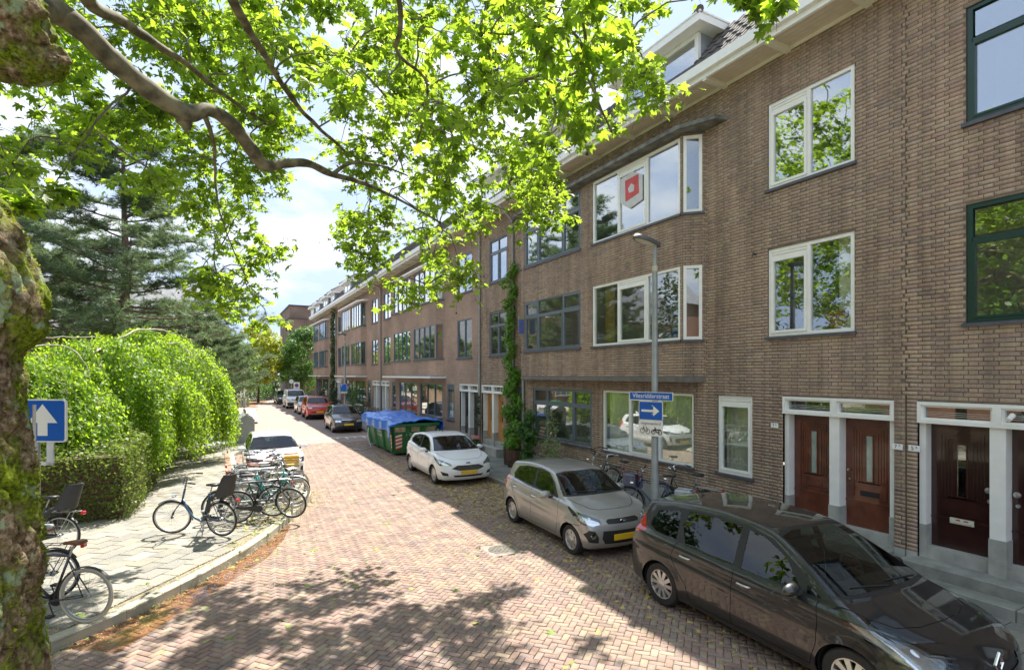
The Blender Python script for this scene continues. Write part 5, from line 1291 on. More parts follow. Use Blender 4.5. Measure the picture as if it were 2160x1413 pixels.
# --- white hatchback facing the camera on the left
prof = [(.08, .19), (.02, .30), (.0, .44), (.01, .60), (.06, .72), (.22, .84), (.55, .96), (.8, 1.02), (.9, 1.05), (1.2, 1.22), (1.52, 1.395), (1.75, 1.46), (2.1, 1.49), (2.6, 1.485), (3.05, 1.44), (3.35, 1.38), (3.48, 1.12), (3.56, .95), (3.6, .75), (3.6, .5), (3.55, .33), (3.45, .21), (1.9, .17)]
S4 = Shell(3.60, 1.62, prof, (.92, 1.0), 2.40, .64, .33, tumble=.36, nose=.24, front_in=.16, hs=.026)
spec = dict(wr=.29, rim=.19, nsp=5, ws=((.94, 1.06, .70), (1.54, 1.385, .55)),
    dlo_trim=[[(1.12, .965), (2.3, .99), (3.05, 1.05), (3.1, 1.14), (2.95, 1.32), (2.6, 1.385), (2.0, 1.415), (1.68, 1.375), (1.4, 1.22)]],
    windows=[[(1.30, 1.0), (2.05, 1.015), (2.10, 1.385), (1.75, 1.355), (1.50, 1.24)], [(2.17, 1.02), (2.92, 1.065), (3.0, 1.14), (2.9, 1.285), (2.6, 1.355), (2.2, 1.375)]],
    rw=[(-.5, 1.0), (.5, 1.0), (.44, 1.30), (-.44, 1.30)],
    head_side=[[(.08, .70), (.30, .69), (.62, .84), (.30, .83)]], head_front=[[(.44, .70), (.66, .70), (.76, .84), (.62, .80), (.46, .765)]],
    grille=[[(-.46, .70), (.46, .70), (.46, .755), (-.46, .755)], [(-.40, .30), (.40, .30), (.48, .40), (.44, .52), (-.44, .52), (-.48, .40)]], grille_sym=[[(.62, .36), (.72, .38), (.73, .58), (.66, .56)]],
    tail_side=[[(3.2, 1.02), (3.34, .78), (3.58, .78), (3.5, 1.0), (3.42, 1.17), (3.3, 1.10)]],
    gaps=[[(1.10, .97), (1.06, .75), (1.08, .5), (1.12, .29)], [(2.12, 1.0), (2.12, .6), (2.10, .27)], [(1.12, .28), (2.62, .26)]],
    top_gaps=[[(.18, 0), (.22, .35), (.32, .5), (.6, .62), (.90, .70)]], mir=(1.36, 1.02), handles=[(1.98, .84), (2.84, .88)], plate=.60 if False else .36, seat_z=.66, aerial=None)
car4 = make_car(S4, 'white small hatchback facing the camera in the left parking bay behind the bicycles', (1.46, 18.9, 0), R(-90), WHPAINT, spec); car4.scale = (1, 1, .96)
q = MB(); z = S4.zsurf(S4.x0 - 3.0, 0); q.prism([(0, -.01), (.18, -.01), (.02, .11)], (S4.x0 - 3.1, 0, z), (1, 0, 0), (0, 0, 1), (0, 1, 0), -.012, .012); q.build('shark_fin', WHPAINT, car4)
emblem(car4, S4, 'oval', .80, 'KIA')
# --- black compact hatch
prof = [(.10, .19), (.02, .30), (.0, .44), (.02, .60), (.08, .72), (.3, .83), (.7, .93), (.95, .99), (1.05, 1.02), (1.4, 1.22), (1.75, 1.41), (1.95, 1.46), (2.3, 1.495), (2.8, 1.49), (3.2, 1.44), (3.5, 1.37), (3.68, 1.1), (3.82, .94), (3.87, .75), (3.88, .5), (3.85, .33), (3.7, .21), (2.0, .17)]
S5 = Shell(3.88, 1.67, prof, (.91, .98), 2.48, .78, .33, tumble=.36, nose=.18, front_in=.14, hs=.035)
spec = dict(wr=.29, rim=.19, nsp=7, ws=((1.08, 1.03, .70), (1.76, 1.40, .56)),
    dlo_trim=[], windows=[[(1.42, .98), (2.26, 1.0), (2.30, 1.39), (1.92, 1.36), (1.64, 1.22)], [(2.36, 1.0), (3.15, 1.02), (3.2, 1.14), (3.1, 1.32), (2.72, 1.38), (2.38, 1.39)]],
    head_side=[[(.05, .60), (.35, .62), (.38, .76), (.12, .76)]], head_front=[[(.42, .60), (.80, .60), (.80, .77), (.46, .77)]],
    grille=[[(-.36, .63), (.36, .63), (.38, .72), (-.38, .72)], [(-.40, .28), (.40, .28), (.44, .38), (-.44, .38)]], chrome_front=[[(-.38, .725), (.38, .725), (.38, .745), (-.38, .745)]],
    gaps=[[(2.32, 1.0), (2.32, .27)]], mir=(1.40, .99), handles=[], plate=.48, seat_z=.64)
car5 = make_car(S5, 'dark blue-black compact hatchback between the red car and the skip', (6.40, 32.95, 0), R(-90 - 1.2), BLK2, spec)
emblem(car5, S5, 'bow', .66)
# --- red sport utility
prof = [(.10, .26), (.03, .36), (.0, .50), (.01, .72), (.05, .86), (.2, .98), (.6, 1.05), (1.0, 1.11), (1.1, 1.14), (1.4, 1.36), (1.7, 1.56), (1.9, 1.60), (2.4, 1.64), (3.0, 1.63), (3.6, 1.58), (3.95, 1.52), (4.15, 1.25), (4.3, 1.1), (4.38, .9), (4.4, .6), (4.37, .42), (4.25, .27), (2.2, .24)]
S6 = Shell(4.40, 1.82, prof, (1.0, 1.10), 2.64, .86, .39, tumble=.34, nose=.13, front_in=.13, hs=.035, flare=.04)
spec = dict(wr=.35, rim=.235, nsp=5, ws=((1.13, 1.16, .74), (1.74, 1.545, .60)), windows=[[(1.42, 1.09), (2.30, 1.11), (2.34, 1.52), (1.95, 1.50), (1.66, 1.36)], [(2.42, 1.11), (3.5, 1.17), (3.7, 1.25), (3.4, 1.46), (2.45, 1.52)]],
    head_side=[[(.04, .84), (.4, .86), (.42, .95), (.1, .94)]], head_front=[[(.54, .84), (.84, .84), (.84, .95), (.55, .95)]],
    grille=[[(-.52 + k * .15, .84), (-.52 + k * .15 + .10, .84), (-.52 + k * .15 + .10, .95), (-.52 + k * .15, .95)] for k in range(7)] + [[(-.6, .52), (.6, .52), (.6, .60), (-.6, .60)]], front_trim=[[(-.8, .24), (.8, .24), (.8, .40), (-.8, .40)]],
    side_trim=[[(.9, .26), (3.4, .26), (3.4, .36), (.9, .36)]], chrome_front=[[(-.62, .405), (.62, .405), (.62, .435), (-.62, .435)]],
    gaps=[[(2.36, 1.1), (2.36, .4)]], mir=(1.45, 1.12), handles=[], plate=.56, seat_z=.8, mirror_black=False)
car6 = make_car(S6, 'bright red sport utility car parked ahead of the dark hatchback', (6.42, 43.2, 0), R(-90 - 1.5), REDP, spec)
for k in range(7):
    q = MB(); y = -.47 + k * .15; x = S6.xsurf(y, .9) + .004; ring = [(x, y + .055 * math.cos(a), .895 + .06 * math.sin(a)) for a in [2 * PI * i / 12 for i in range(12)]]; q.tube(ring, .009, 5, closed=True); q.build('grille_ring', CHROME, car6)
# --- silver hatch behind the red car, van, far car
S7 = Shell(3.96, 1.70, [(p[0] * 1.05, p[1]) for p in prof[:0]] or [(.10, .19), (.0, .44), (.06, .72), (.3, .84), (.95, 1.0), (1.05, 1.03), (1.75, 1.42), (2.3, 1.5), (3.2, 1.45), (3.55, 1.38), (3.75, 1.1), (3.93, .9), (3.96, .5), (3.85, .22), (2.0, .17)], (.92, 1.0), 2.5, .8, .33, tumble=.36, hs=.045)
spec7 = dict(wr=.30, rim=.2, nsp=7, ws=((1.1, 1.05, .70), (1.76, 1.40, .56)), windows=[[(1.42, 1.0), (2.26, 1.02), (2.30, 1.40), (1.92, 1.37), (1.64, 1.22)], [(2.36, 1.02), (3.15, 1.04), (3.1, 1.34), (2.38, 1.40)]], head_front=[[(.42, .62), (.78, .62), (.78, .77), (.46, .77)]], grille=[[(-.36, .55), (.36, .55), (.38, .66), (-.38, .66)]], mir=(1.42, 1.0), plate=.42)
car7 = make_car(S7, 'pale silver hatchback mostly hidden behind the red car', (6.45, 48.7, 0), R(-90), SILV2, spec7)
prof = [(.10, .24), (.0, .40), (.01, .75), (.06, .92), (.25, 1.05), (.65, 1.15), (.75, 1.18), (1.15, 1.52), (1.45, 1.72), (1.7, 1.80), (2.4, 1.845), (3.8, 1.84), (4.2, 1.80), (4.32, 1.6), (4.38, 1.0), (4.4, .5), (4.35, .26), (2.2, .22)]
S8 = Shell(4.40, 1.85, prof, (1.08, 1.12), 2.79, .88, .36, tumble=.16, nose=.16, front_in=.16, rear_in=.06, hs=.045)
spec8 = dict(name='parked_van', wr=.32, rim=.2, nsp=7, ws=((.80, 1.21, .76), (1.47, 1.71, .68)), windows=[[(1.05, 1.16), (1.95, 1.16), (1.95, 1.64), (1.5, 1.62)]], head_front=[[(.54, .80), (.84, .82), (.84, .96), (.55, .92)]], grille=[[(-.5, .86), (.5, .86), (.5, .93), (-.5, .93)]], front_trim=[[(-.85, .30), (.85, .30), (.85, .62), (-.85, .62)]], mir=(1.15, 1.22), plate=.60, seat_z=.85)
car8 = make_car(S8, 'white delivery van parked beyond the red and silver cars', (6.45, 57.4, 0), R(-90), WHPAINT, spec8, cat='van')
car9 = make_car(S7, 'dark grey car just visible behind the white van', (6.30, 66.5, 0), R(-88), SILV2 if False else BLK2, spec7)
# ------------------------------------------------------------------ vegetation
vr = np.random.default_rng(77)
def unit(v): return v / np.maximum(1e-9, np.linalg.norm(v, axis=-1, keepdims=True))
def scatter(tv, tf, C, nrm, size, mat, name, parent, spin=None, up=None, squash=None):
    "leaf template tv (k,3) in its own xy plane placed at C with normal nrm; up = preferred direction of the leaf's y axis"
    n = len(C); Zx = unit(nrm)
    if up is None:
        a = vr.normal(size=(n, 3)); 
    else: a = up
    Yx = unit(a - (a * Zx).sum(1, keepdims=True) * Zx); Xx = np.cross(Yx, Zx)
    s = size[:, None, None] if np.ndim(size) else size
    V = C[:, None, :] + s * (tv[None, :, 0:1] * Xx[:, None, :] + tv[None, :, 1:2] * Yx[:, None, :] + tv[None, :, 2:3] * Zx[:, None, :])
    F = tf[None] + (np.arange(n) * len(tv))[:, None, None]
    return np_mesh(name, V.reshape(-1, 3), F.reshape(-1, tf.shape[1]), mat, parent, rnd=np.repeat(vr.random(n), len(tf)))
def plane_leaf():
    pol = [(90, 1.0), (80, .74), (72, .66), (66, .50), (56, .80), (44, .92), (38, .68), (24, .56), (18, .44), (4, .66), (-12, .62), (-22, .42), (-50, .26), (-90, .08)]
    pts = [(r * math.cos(R(a)), r * math.sin(R(a))) for a, r in pol]; pts += [(-x, y) for x, y in pts[1:-1]][::-1]
    V = [(0, .06, 0)] + [(x, y, -.24 * (x * x + y * y) + .16 * abs(x)) for x, y in pts]
    V = np.array(V); V[:, :2] *= .55; V[:, 1] += .0
    n = len(pts); F = np.array([(0, 1 + (i + 1) % n, 1 + i) for i in range(n)])
    return V, F
PLV, PLF = plane_leaf()
RHV = np.array([(0, -.5, 0), (.28, .0, .04), (0, .5, 0), (-.28, .0, .04)]); RHF = np.array([(0, 1, 2, 3)])
OVV = np.array([(0, -.5, 0), (.2, -.25, .03), (.24, .1, .04), (0, .5, -.05), (-.24, .1, .04), (-.2, -.25, .03)]); OVF = np.array([(0, 1, 2, 5), (5, 2, 3, 4)])
LEAF_P = leafmat('plane_tree_leaf', (.035, .09, .012), (.12, .19, .035), (.45, .65, .04), .58)
BARK_T = simple('grey_brown_bark', (.12, .10, .07), .9, var=.4, scale=9, bump=.5)
def bark_moss():
    m, n, l, p = newmat('mossy_plane_bark'); p.inputs['Roughness'].default_value = .95; p.inputs['Specular IOR Level'].default_value = .15
    g = n.new('ShaderNodeNewGeometry')
    def noise_(s, d=8, r=.6):
        t = n.new('ShaderNodeTexNoise'); t.inputs['Scale'].default_value = s; t.inputs['Detail'].default_value = d; t.inputs['Roughness'].default_value = r; l.new(g.outputs['Position'], t.inputs['Vector']); return t
    t1 = noise_(17, 10, .7); r1 = n.new('ShaderNodeValToRGB'); e = r1.color_ramp.elements; e[0].position = .36; e[0].color = (.035, .022, .014, 1); e[1].position = .66; e[1].color = (.40, .33, .22, 1); x = e.new(.5); x.color = (.17, .115, .07, 1)
    l.new(t1.outputs['Fac'], r1.inputs[0])
    t2 = noise_(2.6, 10, .68); r2 = n.new('ShaderNodeValToRGB'); r2.color_ramp.elements[0].position = .44; r2.color_ramp.elements[1].position = .56; l.new(t2.outputs['Fac'], r2.inputs[0])
    t3 = noise_(38, 6); r3 = n.new('ShaderNodeValToRGB'); r3.color_ramp.elements[0].position = .35; r3.color_ramp.elements[0].color = (.03, .05, .004, 1); r3.color_ramp.elements[1].position = .7; r3.color_ramp.elements[1].color = (.24, .30, .015, 1); l.new(t3.outputs['Fac'], r3.inputs[0])
    mx = n.new('ShaderNodeMix'); mx.data_type = 'RGBA'; l.new(r2.outputs[0], mx.inputs[0]); l.new(r1.outputs[0], mx.inputs[6]); l.new(r3.outputs[0], mx.inputs[7])
    t4 = noise_(5.5, 7); r4 = n.new('ShaderNodeValToRGB'); r4.color_ramp.elements[0].position = .57; r4.color_ramp.elements[1].position = .63; l.new(t4.outputs['Fac'], r4.inputs[0])
    m2 = n.new('ShaderNodeMix'); m2.data_type = 'RGBA'; m2.inputs[7].default_value = (.24, .30, .18, 1); l.new(r4.outputs[0], m2.inputs[0]); l.new(mx.outputs[2], m2.inputs[6]); l.new(m2.outputs[2], p.inputs['Base Color'])
    b = n.new('ShaderNodeBump'); b.inputs['Strength'].default_value = .9; b.inputs['Distance'].default_value = .02; ad = n.new('ShaderNodeMath'); ad.operation = 'ADD'; l.new(t3.outputs['Fac'], ad.inputs[0]); l.new(t1.outputs['Fac'], ad.inputs[1]); l.new(ad.outputs[0], b.inputs['Height']); l.new(b.outputs[0], p.inputs['Normal'])
    return m
MOSS = bark_moss()
def limbmat():
    m, n, l, p = newmat('plane_limb_bark'); p.inputs['Roughness'].default_value = .85
    g = n.new('ShaderNodeNewGeometry'); t = n.new('ShaderNodeTexNoise'); t.inputs['Scale'].default_value = 7; t.inputs['Detail'].default_value = 6; l.new(g.outputs['Position'], t.inputs['Vector'])
    r = n.new('ShaderNodeValToRGB'); e = r.color_ramp.elements; e[0].position = .38; e[0].color = (.06, .05, .03, 1); e[1].position = .64; e[1].color = (.21, .18, .11, 1); l.new(t.outputs['Fac'], r.inputs[0]); l.new(r.outputs[0], p.inputs['Base Color'])
    b = n.new('ShaderNodeBump'); b.inputs['Strength'].default_value = .4; b.inputs['Distance'].default_value = .01; l.new(t.outputs['Fac'], b.inputs['Height']); l.new(b.outputs[0], p.inputs['Normal']); return m
LIMBM = limbmat()
def smoothpath(P, n=6):
    Q = catmull(P, n); return [tuple(q) for q in Q]
def limb(name, P, mat, parent, wob=.0, seg=12):
    Q = catmull(P, 6); pts = []; rs = []
    for i, q in enumerate(Q):
        nz = noise.noise_vector(Vector(q[:3]) * 3) * wob; pts.append(Vector(q[:3]) + nz); rs.append(max(.003, q[3] * (1 + .18 * noise.noise(Vector(q[:3]) * 6))))
    m = MB(); m.tube(pts, rs, seg); return m.build(name, mat, parent, smooth=True)
# ---- big plane tree over the street
tree = thing('plane_tree', 'old mossy plane tree at the left edge, its lit crown hanging over the street', 'tree', (0, 0, 0))
c_, s_ = math.cos(R(28.5)), math.sin(R(28.5))
def rt(r, t): return (r * c_ + t * s_, -r * s_ + t * c_)
EDGE = [(-.1, -2.72), (.5, -2.80), (1.15, -2.868), (1.41, -2.889), (1.80, -2.907), (2.20, -2.952), (2.47, -2.943), (2.80, -2.989), (3.16, -3.058), (3.37, -3.064), (3.46, -3.019), (3.55, -2.919), (3.73, -2.898), (3.97, -2.943), (4.24, -3.016), (4.45, -3.154), (4.65, -3.40), (5.0, -3.70), (5.5, -4.0), (6.2, -4.3), (7.4, -4.5), (8.6, -4.6)]
def trunk_mesh():
    zs = np.arange(-.05, 6.6, .019); e = np.array(EDGE); ed = np.interp(zs, e[:, 0], e[:, 1]); n = 230; V = []
    for i, z in enumerate(zs):
        Rr = .46 if z > .6 else .46 + (.6 - z) * .35
        if z > 4.4: Rr = max(.22, .46 - (z - 4.4) * .06)
        base = np.interp(z, [0, 3, 3.3, 3.9, 4.4, 5, 8], [-2.9, -2.98, -3.0, -2.98, -3.12, -3.7, -4.55])
        cr = base - Rr * 1.42; cx, cy = rt(cr, 3.4)
        for k in range(n):
            a = 2 * PI * k / n; d = Vector((math.cos(a), math.sin(a), 0)); p = Vector((cx, cy, z)) + d * Rr
            # direction facing camera-right gets the outline of the burrs
            dr = d.x * c_ - d.y * s_; dt = d.x * s_ + d.y * c_; wr = max(0, dr * .70 + dt * .72) ** 1.6; off = (ed[i] - base) * wr * .75
            nz = .045 * noise.noise(p * 2.2) + .028 * noise.noise(p * 6 + Vector((3, 1, 4))) - .05 * max(0, .22 - abs(noise.noise(Vector((p.x * 9, p.y * 9, p.z * 3.2)))) ) / .22 * .8 - .02 * max(0, .2 - abs(noise.noise(Vector((p.x * 24, p.y * 24, p.z * 9))))) / .2 + .008 * noise.noise(p * 40)
            V.append(p + d * (off + nz))
    V = np.array([tuple(v) for v in V]); m = len(zs); F = []
    ii = np.arange(m - 1)[:, None] * n; kk = np.arange(n)[None]; k2 = (kk + 1) % n
    F = np.stack([ii + kk, ii + k2, ii + n + k2, ii + n + kk], -1).reshape(-1, 4)
    return V, F
V, F = trunk_mesh(); np_mesh('trunk', V, F, MOSS, tree, smooth=True)
# tufts of moss on the trunk
mz = vr.uniform(1.2, 4.8, 5200); ma = vr.uniform(0, 2 * PI, 5200)
P = []; Nn = []
n = 230; zs0 = -.05
for z, a in zip(mz, ma):
    i = int((z - zs0) / .019); k = int(a / (2 * PI) * n) % n; p = Vector(V[i * n + k])
    if noise.noise(p * 2.6 + Vector((9, 2, 1))) + .35 * noise.noise(p * 9) > .02: P.append(p); Nn.append((math.cos(a), math.sin(a), .4))
P = np.array([tuple(p) for p in P]); Nn = np.array(Nn)
MOSSL = leafmat('moss_tuft', (.08, .12, .008), (.22, .28, .015), (.35, .42, .02), .35, .9)
q = np.array([(0, 0, 0), (.5, .1, .3), (.1, .2, .9), (-.4, -.1, .4)]); o = scatter(q, np.array([(0, 1, 2, 3)]), P, Nn, vr.uniform(.012, .03, len(P)), MOSSL, 'moss', tree); o['kind'] = 'stuff'
# burr at the top left
def blobmesh(c, rad, mat, name, seed, sc=(1, 1, 1), par=tree):
    bm = bmesh.new(); bmesh.ops.create_icosphere(bm, subdivisions=6, radius=1)
    for v in bm.verts:
        d = v.co.normalized(); p = d * 1.6 + Vector((seed, seed, 0)); rr = 1 + .30 * noise.noise(p * .8) + .16 * noise.noise(p * 2.1) + .05 * noise.noise(p * 6) + .04 * abs(noise.noise(Vector((p.x * 12, p.y * 12, p.z * 5)))) + .012 * noise.noise(p * 26)
        v.co = Vector((d.x * sc[0], d.y * sc[1], d.z * sc[2])) * rad * rr + Vector(c)
    me = bpy.data.meshes.new(name); bm.to_mesh(me); bm.free(); me.materials.append(mat); me.polygons.foreach_set('use_smooth', [True] * len(me.polygons)); return link(bpy.data.objects.new(name, me), par)
blobmesh((-1.62, 5.15, 5.85), .44, MOSS, 'burr', 4.3, (1.1, 1.1, .85)); blobmesh((-1.25, 5.2, 5.62), .22, MOSS, 'burr', 7.3, (1, 1, .8))
LIMB1 = [(-2.1, 5.2, 5.7, .26), (-1.65, 5.2, 5.95, .22), (-1.29, 5.37, 6.10, .120), (-1.18, 5.65, 6.25, .100), (-1.02, 5.79, 6.21, .092), (-.88, 5.94, 6.12, .088), (-.65, 6.16, 6.03, .086), (-.40, 6.36, 5.96, .090), (-.28, 6.41, 5.95, .085), (-.11, 6.55, 6.09, .065), (.11, 6.77, 6.08, .070), (.32, 7.00, 5.92, .074), (.47, 7.14, 5.81, .070), (.70, 7.24, 5.91, .055), (1.00, 7.42, 6.03, .050), (1.35, 7.69, 6.04, .040), (1.81, 8.01, 6.11, .030), (2.50, 8.43, 6.09, .022), (3.32, 8.67, 5.88, .014)]
LIMB2 = [(-2.2, 5.3, 6.6, .16), (-1.03, 5.34, 6.73, .090), (-1.03, 6.02, 6.63, .060), (-.85, 6.49, 6.77, .050), (-.63, 6.94, 6.86, .042), (-.32, 7.46, 6.95, .033), (.03, 7.95, 6.93, .026), (.57, 8.56, 6.93, .018)]
LIMB3 = [(-1.9, 4.2, 7.9, .12), (1.10, 4.87, 7.48, .060), (1.49, 5.11, 7.00, .030), (1.62, 5.38, 6.83, .024), (1.68, 5.69, 6.76, .020), (2.13, 6.01, 6.67, .016), (2.25, 6.74, 6.31, .012)]
LIMB4 = [(-1.9, 4.0, 7.6, .12), (.6, 3.6, 7.5, .08), (2.07, 3.66, 7.14, .050), (2.59, 3.83, 6.65, .020), (2.79, 4.06, 6.31, .016), (3.25, 4.38, 6.24, .013), (3.97, 4.90, 6.07, .010)]
LIMB5 = [(-2.1, 4.6, 7.2, .14), (-.05, 5.04, 7.05, .070), (.06, 5.66, 6.86, .050), (.44, 6.59, 6.83, .035), (.98, 7.66, 6.78, .028), (1.79, 8.59, 6.69, .020)]
LIMB6 = [(1.35, 7.69, 6.04, .030), (1.64, 7.87, 6.31, .022), (2.13, 8.17, 6.47, .017), (2.73, 8.65, 6.58, .010)]
LIMB7 = [(-.16, 6.57, 6.05, .030), (-.07, 7.10, 5.96, .020), (-.06, 7.88, 5.78, .015), (.03, 8.86, 5.48, .010), (.38, 10.03, 4.87, .006)]
LIMB8 = [(-2.2, 4.4, 8.0, .13), (.0, 5.6, 8.6, .07), (1.6, 6.8, 8.9, .04), (3.4, 7.4, 9.2, .02)]
LIMB9 = [(-.40, 6.36, 5.96, .040), (-.34, 6.44, 5.91, .080), (-.31, 6.43, 5.80, .035)]
LIMBS = [LIMB1, LIMB2, LIMB3, LIMB4, LIMB5, LIMB6, LIMB7, LIMB8]
for lm in LIMBS + [LIMB9]: limb('limb', lm, LIMBM, tree, .02 if lm is not LIMB1 else .0)
